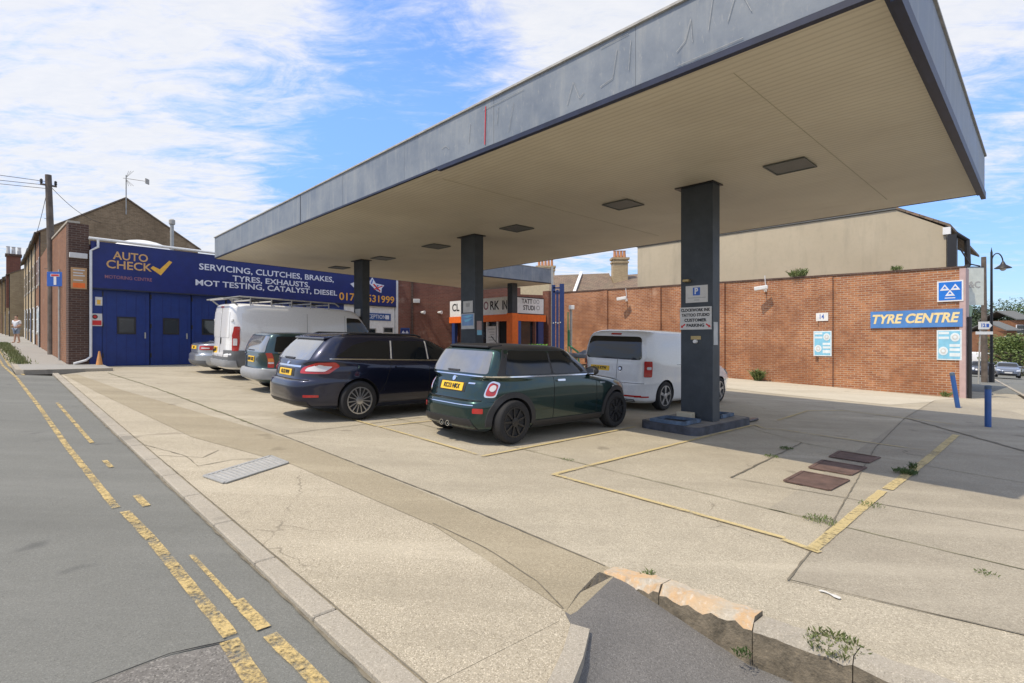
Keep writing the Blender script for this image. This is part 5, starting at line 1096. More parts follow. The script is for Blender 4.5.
# ================================================================== right hand street
def pole_at(px, py): 
    u = (px - 512) / 532; lo, hi = 1, 200
    for _ in range(60):
        m = (lo + hi) / 2
        if 1.55 - (py - 341.5) / 532 * m - gz(u * m, m) > 0: lo = m
        else: hi = m
    return Vector((u * lo, lo, gz(u * lo, lo)))
def on_plane(px, Y): u = (px - 512) / 532; return Vector((u * Y, Y, gz(u * Y, Y)))
c = on_plane(984.5, 33.5); t = thing('telegraph_pole', 'wooden pole standing beside the black street lamp on the right', 'telegraph pole', c); zt = ptY(0, 257, 33.5).z
bm = B(); tube(bm, [c, Vector((c.x - .05, c.y, zt))], [.17, .13], 12); obj('pole', bm, 'old wood', t)
c = on_plane(991.5, 34.0); zt = ptY(0, 252, 34).z; t = thing('street_lamp', 'black ornate street lamp with a swan neck arm and bell shade', 'street lamp', c)
bm = B(); tube(bm, [c, c + Z3 * 1.2, c + Z3 * 1.25, Vector((c.x, c.y, zt))], [.16, .15, .085, .06], 12); obj('post', bm, 'black paint', t)
bm = B(); pts = []; rx = 11.5 / 532 * 34 / 2
for k in range(13): th = math.pi * (1 - k / 12); pts.append(Vector((c.x + rx + rx * math.cos(th), c.y, ptY(0, 263, 34).z + math.sin(th) * .62)))
tube(bm, pts, .035, 8); obj('arm', bm, 'black paint', t)
hd = pts[-1]; bm = B(); lathe(bm, [(.06, .1), (.1, .0), (.16, -.12), (.42, -.30), (.44, -.34), (.3, -.33)], hd, Z3, 20); obj('shade', bm, 'black paint', t, smooth=50)
bm = B(); bmesh.ops.create_uvsphere(bm, u_segments=14, v_segments=8, radius=.17); [setattr(v, 'co', v.co + hd - Z3 * .34) for v in bm.verts]; obj('lamp_bowl', bm, 'off white board', t, smooth=60)
bm = B(); tube(bm, [Vector((c.x, c.y, zt)), Vector((c.x, c.y, zt + .3))], [.05, .005], 8); obj('finial', bm, 'black paint', t)
c = on_plane(978.5, 31); t = thing('street_sign', 'white pointed sign above a white name plate on a thin post', 'sign', c); zc = ptY(0, 325.5, 31).z
bm = B(); tube(bm, [c, Vector((c.x + .1, c.y, zc))], .04, 8); obj('post', bm, 'grey metal', t)
bm = B(); x0, x1 = [(p - 512) / 532 * 31 for p in (977.5, 991)]; Yp = 30.95
prism(bm, [(x0, Yp, zc - .22), (x1 - .2, Yp, zc - .22), (x1, Yp, zc), (x1 - .2, Yp, zc + .22), (x0, Yp, zc + .22)], (0, -.03, 0)); ar = obj('arrow_board', bm, 'white paint', t)
Fz = Frame((x0, Yp - .03), (1, 0), 1); bm = text_bm('12', .28, Vector((x0 + .25, Yp - .032, zc)), Vector((1, 0, 0)), Z3, .01); obj('lettering', bm, 'sign blue', ar); bm = B(); box(bm, Vector((x0 + .52, Yp - .034, zc)), (.16, .006, .2)); obj('symbol', bm, 'sign blue', ar)
bm = B(); x0, x1 = [(p - 512) / 532 * 31 for p in (975, 992)]; z_ = ptY(0, 333, 31).z; box(bm, Vector(((x0 + x1) / 2, Yp, z_)), (x1 - x0, .03, .17)); obj('name_plate', bm, 'white paint', t)
# projecting banner and awning on the corner building
cc_ = Vector((14.75, 17.45, 0)); t = thing('hanging_banner', 'pale hanging banner with grey letters on a black bracket past the wall end', 'banner', cc_ + Z3 * 3)
Y_ = 17.6; zt_, zb_ = ptY(0, 267.5, Y_).z, ptY(0, 305, Y_).z; xa, xb = (964 - 512) / 532 * Y_ + .10, (984.5 - 512) / 532 * Y_
bm = B(); box(bm, Vector(((xa + xb) / 2, Y_ + .03, (zt_ + zb_) / 2 + .0)), (xb - xa, .012, zt_ - zb_)); obj('cloth', bm, 'banner', t)
bm = text_bm('&C', .30, Vector(((xa + xb) / 2 - .02, Y_ + .022, (zt_ + zb_) / 2 + .05)), Vector((1, 0, 0)), Z3, .004); obj('lettering', bm, 'grey board', t)
bm = B(); tube(bm, [Vector((xa, Y_ + .03, zt_ + .02)), Vector((xb, Y_ + .03, zt_ + .02))], .018, 6); tube(bm, [Vector((xa - .15, Y_ + .1, zt_ + .65)), Vector((xa + .12, Y_ + .03, zt_ + .12)), Vector((xb - .12, Y_ + .03, zt_ + .05))], .022, 6); obj('bracket', bm, 'black paint', t)
Y_ = 18.6; bm = B(); x0, x1 = (965.5 - 512) / 532 * Y_, (973.3 - 512) / 532 * Y_; z0, z1 = ptY(0, 327, Y_).z, ptY(0, 303, Y_).z; prism(bm, [(x0, Y_, z0), (x1 - .12, Y_, z0 + .06), (x1, Y_, z1 - .12), (x0, Y_, z1)], E2n * 1.6)
tag(obj('shop_awning', bm, 'awning green'), 'small grey green awning jutting from the building beyond the wall end', 'awning')
# block of the street building down to the pavement beyond the wall end
t = thing('street_building', 'dark edge on shop building along the side street past the wall end', 'building', FW.pt(-.3, 0, -.5))
q = [Vector((14.85, 17.5, 0)), Vector((14.85, 17.5, 0)) + E2n * 9, Vector((14.85, 17.5, 0)) + E2n * 9 + A3 * 4, Vector((14.85, 17.5, 0)) + A3 * 1.2]
bm = B(); prism(bm, [v - Z3 * 1.2 for v in q], (0, 0, 4.6)); obj('walls', bm, 'brick dark', t)

# ================================================================== trees and houses down the side street
def tree(px, Y, py_top, w, lab, m, seed, n=5200, ls=.34, py_bot=None, grp='trees at the end of the side street', nm='tree'):
    rnd = random.Random(seed); c = on_plane(px, Y); zt = ptY(0, py_top, Y).z; H = zt - c.z; t = thing(nm, lab, 'tree' if nm == 'tree' else nm, c, grp)
    bm = B(); tube(bm, [c - Z3 * .2, c + Vector((.1, 0, H * .35)), c + Vector((.2, .1, H * .7))], [w * .06 + .08, w * .045 + .05, .05], 8)
    for k in range(6): a = rnd.uniform(0, 6.28); s0 = c + Z3 * H * rnd.uniform(.25, .55); tube(bm, [s0, s0 + Vector((math.cos(a) * w * .18, math.sin(a) * w * .18, H * .14)), s0 + Vector((math.cos(a) * w * .36, math.sin(a) * w * .36, H * .22))], [w * .025 + .03, w * .015 + .02, .02], 6)
    obj('trunk', bm, 'old wood', t)
    cl = []; lo = .22 if nm == 'tree' else .05
    for k in range(16):
        a = rnd.uniform(0, 6.28); f = rnd.uniform(lo, 1); rr = w * .5 * math.sqrt(max(.05, 1 - (2 * (f - lo) / (1 - lo) - .85) ** 2 * .75)) * rnd.uniform(.2, .75); rc = w * rnd.uniform(.14, .24)
        cl.append((c + Vector((math.cos(a) * rr, math.sin(a) * rr, min(H * f, H - rc * .7))), rc))
    cl.append((c + Z3 * (H - w * .16), w * .17))
    bm = B()
    for i in range(n):
        q, rc = rnd.choice(cl); d = Vector((rnd.gauss(0, 1), rnd.gauss(0, 1), rnd.gauss(0, 1))).normalized(); p = q + Vector((d.x, d.y, d.z * .8)) * rc * (rnd.uniform(.55, 1.12)); 
        nn = (d + Vector((rnd.gauss(0, .6), rnd.gauss(0, .6), rnd.gauss(0, .6)))).normalized(); x = nn.cross(Z3 + Vector((.01, .02, 0))).normalized(); y = nn.cross(x); s = ls * rnd.uniform(.5, 1.1)
        bm.faces.new([bm.verts.new(v) for v in (p - x * s * .5, p - y * s * .35, p + x * s * .5, p + y * s * .35)])
    me = bpy.data.meshes.new('crown'); bm.to_mesh(me); bm.free(); me.materials.append(M_(m)); o = bpy.data.objects.new('crown', me); COL.objects.link(o); o.parent = t; o.matrix_parent_inverse = t.matrix_basis.inverted()
    return t
tree(1009, 100, 299, 17, 'tall round light green tree at the end of the side street', 'leaf green', 1)
tree(980, 92, 306, 12, 'dark tree behind the poles, left of the tall round one', 'leaf dark', 2); tree(966, 96, 309, 11, 'dark tree half hidden behind the end of the brick wall', 'leaf dark', 3)
tree(995, 84, 314, 10, 'dark bushy tree between the lamp post and the far houses', 'leaf dark', 4); tree(1032, 95, 306, 14, 'green tree at the right edge of the photo', 'leaf green', 5)
tree(1004, 62, 336, 6.5, 'bright green rounded bush in front of the far houses', 'leaf light', 6, 3600, .26, nm='bush', grp='bushes down the side street'); tree(1018, 60, 334, 6.5, 'second bright green bush, at the right edge below the far houses', 'leaf light', 7, 3600, .26, nm='bush', grp='bushes down the side street')
tree(972, 80, 336, 6, 'dark bush behind the street sign', 'leaf dark', 8, 2600, .3, nm='bush', grp='bushes down the side street')
tree(963, 104, 312, 13, 'dark tree furthest left down the side street', 'leaf dark', 9)
def fhouse(px, Y, wpx, ye, yr, lab, wm, rm='roof slate', win_=True):
    c = on_plane(px, Y); w = wpx / 532 * Y; ze, zr = ptY(0, ye, Y).z, ptY(0, yr, Y).z; t = thing('distant_house', lab, 'house', c, 'houses beyond the side street')
    bm = B(); box(bm, Vector((c.x, c.y + 3, (c.z - 1 + ze) / 2)), (w, 6, ze - c.z + 1)); obj('walls', bm, wm, t)
    bm = B(); prism(bm, [(c.x - w / 2 - .3, c.y - .3, ze), (c.x + w / 2 + .3, c.y - .3, ze), (c.x + w / 2 + .3, c.y + 3, zr), (c.x - w / 2 - .3, c.y + 3, zr)], (0, 0, .15)); prism(bm, [(c.x - w / 2 - .3, c.y + 3, zr), (c.x + w / 2 + .3, c.y + 3, zr), (c.x + w / 2 + .3, c.y + 6.3, ze), (c.x - w / 2 - .3, c.y + 6.3, ze)], (0, 0, .15)); obj('roof', bm, rm, t)
    F = Frame((c.x - w / 2, c.y - .01), (1, 0), 1)
    for k in (.25, .75): win(F, t, w * k - .6, w * k + .6, ze - 2.0, ze - .7)
    return t
fhouse(1012, 72, 10, 331, 321.5, 'grey roofed far house with red brick walls at the right', 'brick side', 'lead roof'); fhouse(1024, 78, 14, 320, 310.5, 'taller far house with a pale roof at the right edge', 'brick side', 'lead roof')
fhouse(977, 112, 14, 343, 335, 'small orange brick house far down the side street behind the poles', 'brick orange')
bm = B(); c = on_plane(1020, 66); box(bm, c + Z3 * .9, (9, .3, 2.6)); tag(obj('garden_wall', bm, 'brick orange'), 'orange brick garden wall below the green bushes at the far right', 'wall')
# ================================================================== vehicles
def pchip(y, K):
    y = np.array(y, float); n = len(y); x = np.arange(n); d = np.diff(y); m = np.zeros(n)
    for i in range(1, n - 1): m[i] = 0 if d[i - 1] * d[i] <= 0 else 2 * d[i - 1] * d[i] / (d[i - 1] + d[i])
    m[0] = d[0]; m[-1] = d[-1]; xs = np.linspace(0, n - 1, K); out = []
    for t in xs:
        i = min(int(t), n - 2); h = t - i; out.append(y[i] * (2 * h**3 - 3 * h**2 + 1) + m[i] * (h**3 - 2 * h**2 + h) + y[i + 1] * (-2 * h**3 + 3 * h**2) + m[i + 1] * (h**3 - h**2))
    return np.array(out)
class Body:
    def __init__(s, rows, K=84):
        r = list(zip(*rows)); s.z = pchip(r[0], K); s.xr = pchip(r[1], K); s.xf = pchip(r[2], K); s.w = pchip(r[3], K); s.n = pchip(r[4], K)
        for i in range(1, K): s.z[i] = max(s.z[i], s.z[i - 1] + 1e-4)
    def at(s, z): return tuple(float(np.interp(z, s.z, a)) for a in (s.xr, s.xf, s.w, s.n))
    @staticmethod
    def quarter(n, M):
        c = .5 ** (1 / n); q = [(p, (1 - p ** n) ** (1 / n)) for p in np.linspace(0, c, M)]; q2 = [((1 - p ** n) ** (1 / n), p) for p in np.linspace(c, 0, M)][1:]; return q + q2
    def ring(s, xr, xf, w, n, M=9):
        xc, h = (xr + xf) / 2, (xf - xr) / 2; Q = s.quarter(n, M); pts = []
        pts += [(xc - h * y, -w * x) for x, y in Q]           # rear centre -> right side centre
        pts += [(xc + h * y, -w * x) for x, y in Q[::-1]][1:]  # right side -> front centre
        pts += [(xc + h * y, w * x) for x, y in Q][1:]
        pts += [(xc - h * y, w * x) for x, y in Q[::-1]][1:-1]
        return pts
    def mesh(s, wheels, wr, track, mats, arch=.05):
        bm = B(); R_ = []
        for i in range(len(s.z)): R_.append([bm.verts.new((x, y, s.z[i])) for x, y in s.ring(s.xr[i], s.xf[i], s.w[i], s.n[i])])
        for a, b in zip(R_, R_[1:]):
            N = len(a)
            for k in range(N): bm.faces.new((a[k], a[(k + 1) % N], b[(k + 1) % N], b[k]))
        bm.faces.new(R_[0][::-1]); bm.faces.new(R_[-1]); bmesh.ops.recalc_face_normals(bm, faces=bm.faces[:])
        me = bpy.data.meshes.new('body'); bm.to_mesh(me); bm.free()
        for m in mats: me.materials.append(M_(m))
        ob = bpy.data.objects.new('tmpbody', me); COL.objects.link(ob)
        cm = B()
        for wx in wheels:
            for sg in (-1, 1):
                k = B(); lathe(k, [(wr + arch, 0), (wr + arch, .6)], Vector((wx, sg * (track - .27), wr + .005)), Vector((0, sg, 0)), 48); bmesh.ops.recalc_face_normals(k, faces=k.faces[:])
                for f in k.faces: f.material_index = 1
                m2 = bpy.data.meshes.new('c'); k.to_mesh(m2); k.free(); cm.from_mesh(m2); bpy.data.meshes.remove(m2)
        cme = bpy.data.meshes.new('cut'); cm.to_mesh(cme); cm.free()
        for m in mats: cme.materials.append(M_(m))
        co = bpy.data.objects.new('tmpcut', cme); COL.objects.link(co)
        md = ob.modifiers.new('b', 'BOOLEAN'); md.operation = 'DIFFERENCE'; md.object = co; md.solver = 'EXACT'
        dg = bpy.context.evaluated_depsgraph_get(); dg.update(); out = bpy.data.meshes.new_from_object(ob.evaluated_get(dg)); bpy.data.objects.remove(ob); bpy.data.objects.remove(co)
        for p in out.polygons: p.use_smooth = True
        out.set_sharp_from_angle(angle=R(38)); return out
    # ---- mappings from 2d patches to the body surface
    def side(s, sg, off, x, z):
        xr, xf, w, n = s.at(z); xc, h = (xr + xf) / 2, (xf - xr) / 2; u = min(.999, abs((x - xc) / h)); return Vector((x, sg * (w * (1 - u ** n) ** (1 / n) + off), z))
    def end(s, which, off, sl, z):
        """sl: arc length from the centre of the rear (or front); positive = right side"""
        xr, xf, w, n = s.at(z); Q = s.ring(xr, xf, w, n, 40); half = 2 * (2 * 40 - 1) - 2
        pts = Q[:159] if which == 'rear' else Q[:159][::-1][:159]
        # pts run rear centre -> right side -> front centre
        pts = s.ring(xr, xf, w, n, 40); hp = pts[:(len(pts) // 2) + 1]
        if which == 'front': hp = hp[::-1]
        a = abs(sl); L = 0
        for p, q in zip(hp, hp[1:]):
            d = math.dist(p, q)
            if L + d >= a and d > 0:
                f = (a - L) / d; x = p[0] + (q[0] - p[0]) * f; y = p[1] + (q[1] - p[1]) * f; tx, ty = (q[0] - p[0]) / d, (q[1] - p[1]) / d
                nx, ny = (ty, -tx) if which == 'rear' else (-ty, tx)
                if which == 'rear': nx, ny = (-(-ty), -tx) if False else (ty, -tx)
                cx = (xr + xf) / 2
                if nx * (x - cx) + ny * y < 0: nx, ny = -nx, -ny
                x += nx * off; y += ny * off
                return Vector((x, y if sl >= 0 else -y, z))
            L += d
        return Vector((hp[-1][0], 0, z))
def roundpoly(pts, r=.03, seg=4):
    out = []; n = len(pts)
    for i in range(n):
        p0, p1, p2 = (np.array(pts[(i + k - 1) % n], float) for k in range(3)); d0 = p0 - p1; d2 = p2 - p1; l0, l2 = np.linalg.norm(d0), np.linalg.norm(d2); rr = min(r, l0 * .45, l2 * .45)
        a, b = p1 + d0 / l0 * rr, p1 + d2 / l2 * rr
        for k in range(seg + 1): t = k / seg; q = a * (1 - t) ** 2 + p1 * 2 * t * (1 - t) + b * t * t; out.append((float(q[0]), float(q[1])))
    return out
def patch(name, pts, mapf, m, parent, off=.004, r=.03, step=.07, deep=.012):
    """clip a 2d outline into cells and lay it on the body as a thin shell"""
    pts = roundpoly(pts, r) if r else pts
    bm = B(); bm.faces.new([bm.verts.new((p[0], p[1], 0)) for p in pts]); xs = [p[0] for p in pts]; ys = [p[1] for p in pts]
    for k in np.arange(math.floor(min(xs) / step) * step, max(xs), step): bmesh.ops.bisect_plane(bm, geom=bm.verts[:] + bm.edges[:] + bm.faces[:], plane_co=(k, 0, 0), plane_no=(1, 0, 0))
    for k in np.arange(math.floor(min(ys) / step) * step, max(ys), step): bmesh.ops.bisect_plane(bm, geom=bm.verts[:] + bm.edges[:] + bm.faces[:], plane_co=(0, k, 0), plane_no=(0, 1, 0))
    bmesh.ops.triangulate(bm, faces=[f for f in bm.faces if len(f.verts) > 4])
    flat = {v: (v.co.x, v.co.y) for v in bm.verts}; bed = [e for e in bm.edges if len(e.link_faces) == 1]; low = {}
    for v in list(flat): v.co = mapf(off, *flat[v])
    for e in bed:
        for v in e.verts:
            if v not in low: low[v] = bm.verts.new(mapf(off - deep, *flat[v]))
        a, b = e.verts; bm.faces.new((a, b, low[b], low[a]))
    bmesh.ops.recalc_face_normals(bm, faces=bm.faces[:])
    me = bpy.data.meshes.new(name); bm.to_mesh(me); bm.free(); me.materials.append(M_(m))
    for p in me.polygons: p.use_smooth = True
    me.set_sharp_from_angle(angle=R(35)); o = bpy.data.objects.new(name, me); COL.objects.link(o); o.parent = parent; return o
def lobj(name, bm, m, parent, smooth=None):
    o = obj(name, bm, m, None, smooth); o.parent = parent; return o
def wheel(t, x, sg, track, r, style, w=.20):
    ax_ = Vector((0, sg, 0)); c = Vector((x, sg * (track - w), r)); rr = r * (.70 if style != 'steel' else .62)
    bm = B(); lathe(bm, [(rr, .0), (r * .93, .0), (r, .03), (r, w - .03), (r * .95, w - .006), (r * .90, w), (rr + .004, w - .008), (rr, w - .03)], c, ax_, 40); wo = lobj('wheel', bm, 'tyre rubber', t, 50)
    m = {'black': 'rim black', 'silver': 'rim silver', 'five': 'rim machined', 'steel': 'rim silver'}[style]; dk = 'rim black' if style in ('black', 'five') else 'dark void'
    bm = B(); lathe(bm, [(rr, w - .10), (.05, w - .10)], c, ax_, 30); lobj('dark_back_disc', bm, dk, wo)  # plain dark disc closing the rim behind the spokes
    bm = B(); lathe(bm, [(rr + .002, w - .09), (rr + .002, w - .005), (rr - .018, w - .005), (rr - .022, w - .09)], c, ax_, 36)
    z = Vector((0, 0, 1)); h = Vector((1, 0, 0)); nS = {'black': 9, 'silver': 15, 'five': 5, 'steel': 7}[style]; sw = {'black': .028, 'silver': .017, 'five': .05, 'steel': .05}[style]
    for k in range(nS):
        th = 2 * math.pi * k / nS + .3
        d = h * math.cos(th) + z * math.sin(th); s = h * -math.sin(th) + z * math.cos(th)
        for da in ((-.09, .09) if style == 'five' else (0,)):
            d2 = (d + s * da).normalized(); s2 = d2.cross(ax_); box(bm, c + ax_ * (w - .022) + d2 * rr * .52, (rr * .94, sw * (.6 if style == 'five' else 1), .026), (d2, s2, ax_))
    lathe(bm, [(.07, w - .04), (.065, w - .004), (.02, w)], c, ax_, 20); lobj('rim', bm, m, wo)
def ptext(body, size, fn, m, parent, name='lettering', squash=1):
    bm = text_bm(body, size, (0, 0, 0), Vector((1, 0, 0)), Vector((0, 1, 0)), size * .03, 0, .004)
    for v in bm.verts: v.co = fn(.010 + v.co.z, v.co.x * squash, v.co.y)
    o = lobj(name, bm, m, parent); return o
def make_vehicle(name, label, cat, a, b, spec, heading=0, group=None):
    s = spec; x, y = ab(a, b); t = bpy.data.objects.new(name, None); COL.objects.link(t)
    fx, fy = B3, A3
    if heading: c_, s_ = math.cos(heading), math.sin(heading); fx, fy = B3 * c_ + A3 * s_, A3 * c_ - B3 * s_
    e = .2; zx = (gz(x + fx.x * e, y + fx.y * e) - gz(x - fx.x * e, y - fx.y * e)) / (2 * e); zy = (gz(x + fy.x * e, y + fy.y * e) - gz(x - fy.x * e, y - fy.y * e)) / (2 * e)
    X = Vector((fx.x, fx.y, zx)).normalized(); Y = Vector((fy.x, fy.y, zy)).normalized(); Zn = X.cross(Y).normalized(); Y = Zn.cross(X)
    t.matrix_basis = Matrix(((X.x, Y.x, Zn.x, x), (X.y, Y.y, Zn.y, y), (X.z, Y.z, Zn.z, gz(x, y) + .012), (0, 0, 0, 1)))
    tag(t, label, cat, group)
    bd = Body(s['rows']); t['_'] = 0; del t['_']
    me = bd.mesh(s['wheels'], s['wr'], s['track'], [s['paint'], 'black plastic'], s.get('arch', .045)); me.name = 'body'; bo = bpy.data.objects.new('body', me); COL.objects.link(bo); bo.parent = t
    if 'roof' in s:
        me.materials.append(M_(s['roof'][1]))
        for p in me.polygons:
            if p.center.z > s['roof'][0]: p.material_index = 2
    bm = B(); x0, x1 = s['wheels']; box(bm, Vector(((x0 + x1) / 2, 0, .33)), (s['L'] * .86, s['track'] * 1.35, .22)); lobj('underbody', bm, 'dark void', t)
    for wx in s['wheels']:
        for sg in (-1, 1): wheel(t, wx, sg, s['track'], s['wr'], s['style'])
    S_ = lambda sg: (lambda off, x, z: bd.side(sg, off, x, z)); RE = lambda off, u, z: bd.end('rear', off, u, z); FR = lambda off, u, z: bd.end('front', off, u, z)
    for nm, pts, m, kw in s.get('side', []):
        for sg in (-1, 1): patch(nm, pts, S_(sg), m, t, **kw)
    for nm, pts, m, kw in s.get('rear', []): patch(nm, pts, RE, m, t, **kw)
    for nm, pts, m, kw in s.get('rear2', []):
        for k in (-1, 1): patch(nm, [(k * p[0], p[1]) for p in pts], RE, m, t, **kw)
    for nm, pts, m, kw in s.get('front', []): patch(nm, pts, FR, m, t, **kw)
    for nm, pts, m, kw in s.get('front2', []):
        for k in (-1, 1): patch(nm, [(k * p[0], p[1]) for p in pts], FR, m, t, **kw)
    if 'plate' in s:
        u, z, w, h, txt = s['plate']; pl = patch('number_plate', [(u - w / 2, z - h / 2), (u + w / 2, z - h / 2), (u + w / 2, z + h / 2), (u - w / 2, z + h / 2)], RE, 'plate yellow', t, off=.012, r=.01, deep=.02)
        ptext(txt, h * .80, lambda off, U, V: RE(off + .004, u + U, z + V), 'plate letters', pl, squash=.86)
    mx, mz = s['mirror']
    for sg in (-1, 1):
        bm = B(); p = bd.side(sg, .10, mx, mz); bmesh.ops.create_uvsphere(bm, u_segments=14, v_segments=10, radius=1)
        for v in bm.verts: v.co = Vector((v.co.x * .07, v.co.y * .12, v.co.z * (s.get('mh', .075)))) + p
        mo = lobj('wing_mirror', bm, s.get('mm', s['paint']), t, 60)
        bm = B(); box(bm, p + Vector((-.068, 0, 0)), (.008, .16, .09)); lobj('mirror_glass', bm, 'chrome', mo)
        bm = B(); tube(bm, [bd.side(sg, -.05, mx + .05, mz - .05), p + Vector((.02, 0, -.03))], .022, 6); lobj('mirror_arm', bm, 'black plastic', mo)
    return t, bd
def seam(x0, z0, x1, z1, w=.007):
    d = math.hypot(x1 - x0, z1 - z0); nx, nz = -(z1 - z0) / d * w / 2, (x1 - x0) / d * w / 2; return [(x0 + nx, z0 + nz), (x1 + nx, z1 + nz), (x1 - nx, z1 - nz), (x0 - nx, z0 - nz)]
K0 = dict(r=.0, off=.003, deep=.006)
def SM(*a): return ('door_seam', seam(*a), 'dark void', K0)
def arcring(cx, cz, r0, r1, a0, a1, n=18):
    return [(cx + r1 * math.cos(R(a0 + (a1 - a0) * k / n)), cz + r1 * math.sin(R(a0 + (a1 - a0) * k / n))) for k in range(n + 1)] + [(cx + r0 * math.cos(R(a1 + (a0 - a1) * k / n)), cz + r0 * math.sin(R(a1 + (a0 - a1) * k / n))) for k in range(n + 1)]
def rect2(x0, z0, x1, z1): return [(x0, z0), (x1, z0), (x1, z1), (x0, z1)]
def circ(cx, cz, r, n=20, k=1): return [(cx + r * math.cos(2 * math.pi * i / n), cz + r * k * math.sin(2 * math.pi * i / n)) for i in range(n)]

# ---- green hatchback
rows = [(.17, .16, 3.55, .72, 5), (.23, .05, 3.68, .80, 5), (.34, .0, 3.73, .825, 4.6), (.50, .0, 3.74, .838, 4.4), (.585, .03, 3.72, .842, 4.4), (.62, .085, 3.70, .842, 4.5), (.74, .115, 3.63, .838, 4.6), (.83, .14, 3.46, .83, 4.2), (.885, .165, 3.1, .818, 4.0), (.925, .18, 2.72, .805, 5), (.96, .20, 2.60, .79, 6.5), (1.10, .275, 2.36, .738, 8.5), (1.24, .35, 2.14, .685, 9), (1.32, .40, 2.02, .65, 8), (1.37, .49, 1.93, .60, 5.5), (1.395, .68, 1.75, .50, 4), (1.405, 1.0, 1.45, .25, 3)]
wr = .31; wx = (.62, 3.10)
hatch = dict(rows=rows, L=3.74, wheels=wx, wr=wr, track=.845, style='black', paint='paint deep green', arch=.035,
    roof=(1.335, 'black paint'), side=[('pillar_surround', [(.34, .965), (2.50, .965), (2.10, 1.30), (2.0, 1.335), (.52, 1.335)], 'black paint', dict(r=.03, off=.002, deep=.006)), ('side_window', [(.46, .975), (1.42, .975), (1.42, 1.315), (.60, 1.32)], 'glass dark', dict(r=.05)), ('side_window', [(1.46, .975), (2.44, .975), (2.10, 1.28), (2.02, 1.318), (1.46, 1.318)], 'glass dark', dict(r=.04)),
          ('belt_strip', seam(.30, .951, 2.62, .945, .020), 'chrome', dict(r=0, off=.006)), SM(1.44, .28, 1.44, .94), SM(2.52, .30, 2.50, .93), SM(1.44, .28, 2.50, .29),
          ('door_handle', rect2(1.50, .865, 1.68, .895), 'chrome', dict(r=.014, off=.03, deep=.04)), ('side_repeater', rect2(2.60, .79, 2.74, .82), 'chrome', dict(r=.012, off=.01)),
          ('wheel_arch_trim', arcring(wx[0], wr, wr + .036, wr + .115, -8, 188), 'black plastic', dict(r=0, off=.014, deep=.03)), ('wheel_arch_trim', arcring(wx[1], wr, wr + .036, wr + .115, -8, 188), 'black plastic', dict(r=0, off=.014, deep=.03)),
          ('sill_trim', [(wx[0] + .38, .19), (wx[1] - .38, .19), (wx[1] - .40, .30), (wx[0] + .40, .30)], 'black plastic', dict(r=.02, off=.014, deep=.03)), ('fuel_cap', circ(.50, .80, .075), 'chrome', dict(r=0, off=.005)) if False else ('side_lamp', circ(3.0, .72, .022, 12), 'lamp clear', dict(r=0, off=.006))],
    rear=[('rear_window', [(-.64, .985), (.64, .985), (.57, 1.30), (-.57, 1.30)], 'glass rear', dict(r=.05)), ('belt_strip', rect2(-.95, .942, .95, .958), 'chrome', dict(r=0, off=.006)),
          ('bumper_strip', rect2(-.55, .545, .55, .555), 'chrome', dict(r=0, off=.006)), ('lower_diffuser', [(-.60, .20), (.60, .20), (.52, .36), (-.52, .36)], 'black plastic', dict(r=.03, off=.008)), ('tailgate_seam', rect2(-.62, .612, .62, .62), 'dark void', dict(r=0)),
          ('plate_recess', rect2(-.30, .71, .30, .85), 'black plastic', dict(r=.02, off=.003)), ('badge', circ(0, .895, .035), 'chrome', dict(r=0, off=.01)), ('wiper', rect2(-.22, 1.0, .05, 1.02), 'black plastic', dict(r=.005, off=.02, deep=.02)), ('boot_badge', rect2(.34, .835, .46, .855), 'chrome', dict(r=.005, off=.006))],
    rear2=[('tail_light', [(.63, .66), (.81, .66), (.83, .86), (.70, .89), (.655, .86)], 'chrome', dict(r=.05, off=.008)), ('tail_light_lens', [(.65, .68), (.795, .68), (.81, .84), (.705, .868), (.672, .845)], 'lamp red', dict(r=.05, off=.014)), ('reverse_lens', circ(.735, .79, .045, 18), 'lamp clear', dict(r=0, off=.019)), ('reflector', rect2(.55, .44, .70, .51), 'lamp red', dict(r=.015, off=.010))],
    front=[('windscreen', [(-.68, .98), (.68, .98), (.58, 1.31), (-.58, 1.31)], 'glass dark', dict(r=.05))], front2=[('headlight', circ(.58, .72, .10, 20, 1.1), 'lamp head', dict(r=0, off=.01))],
    plate=(0, .785, .50, .112, 'KC13 NKX'), mirror=(2.40, 1.0), mm='black plastic')
MB_ = 5.29 - .62
t, bd = make_vehicle('hatchback_car', 'dark green three door hatchback with black wheels parked beside the nearest column', 'car', 5.38 + .845, MB_, hatch)
# roof spoiler, exhausts
bm = B(); prism(bm, [(.40, -.44, 1.345), (.64, -.50, 1.37), (.64, .50, 1.37), (.40, .44, 1.345)], (0, 0, .03)); bevel(bm, .008, 1); lobj('roof_spoiler', bm, 'black paint', t)
for s in (-.07, .07): bm = B(); lathe(bm, [(.042, 0), (.042, .16), (.034, .16), (.034, .03)], Vector((.16, s, .25)), Vector((-1, 0, 0)), 18); lobj('exhaust_pipe', bm, 'chrome', t)
bm = B(); tube(bm, [(1.0, 0, 1.40), (.86, 0, 1.52)], .006, 5); lobj('aerial', bm, 'black plastic', t)

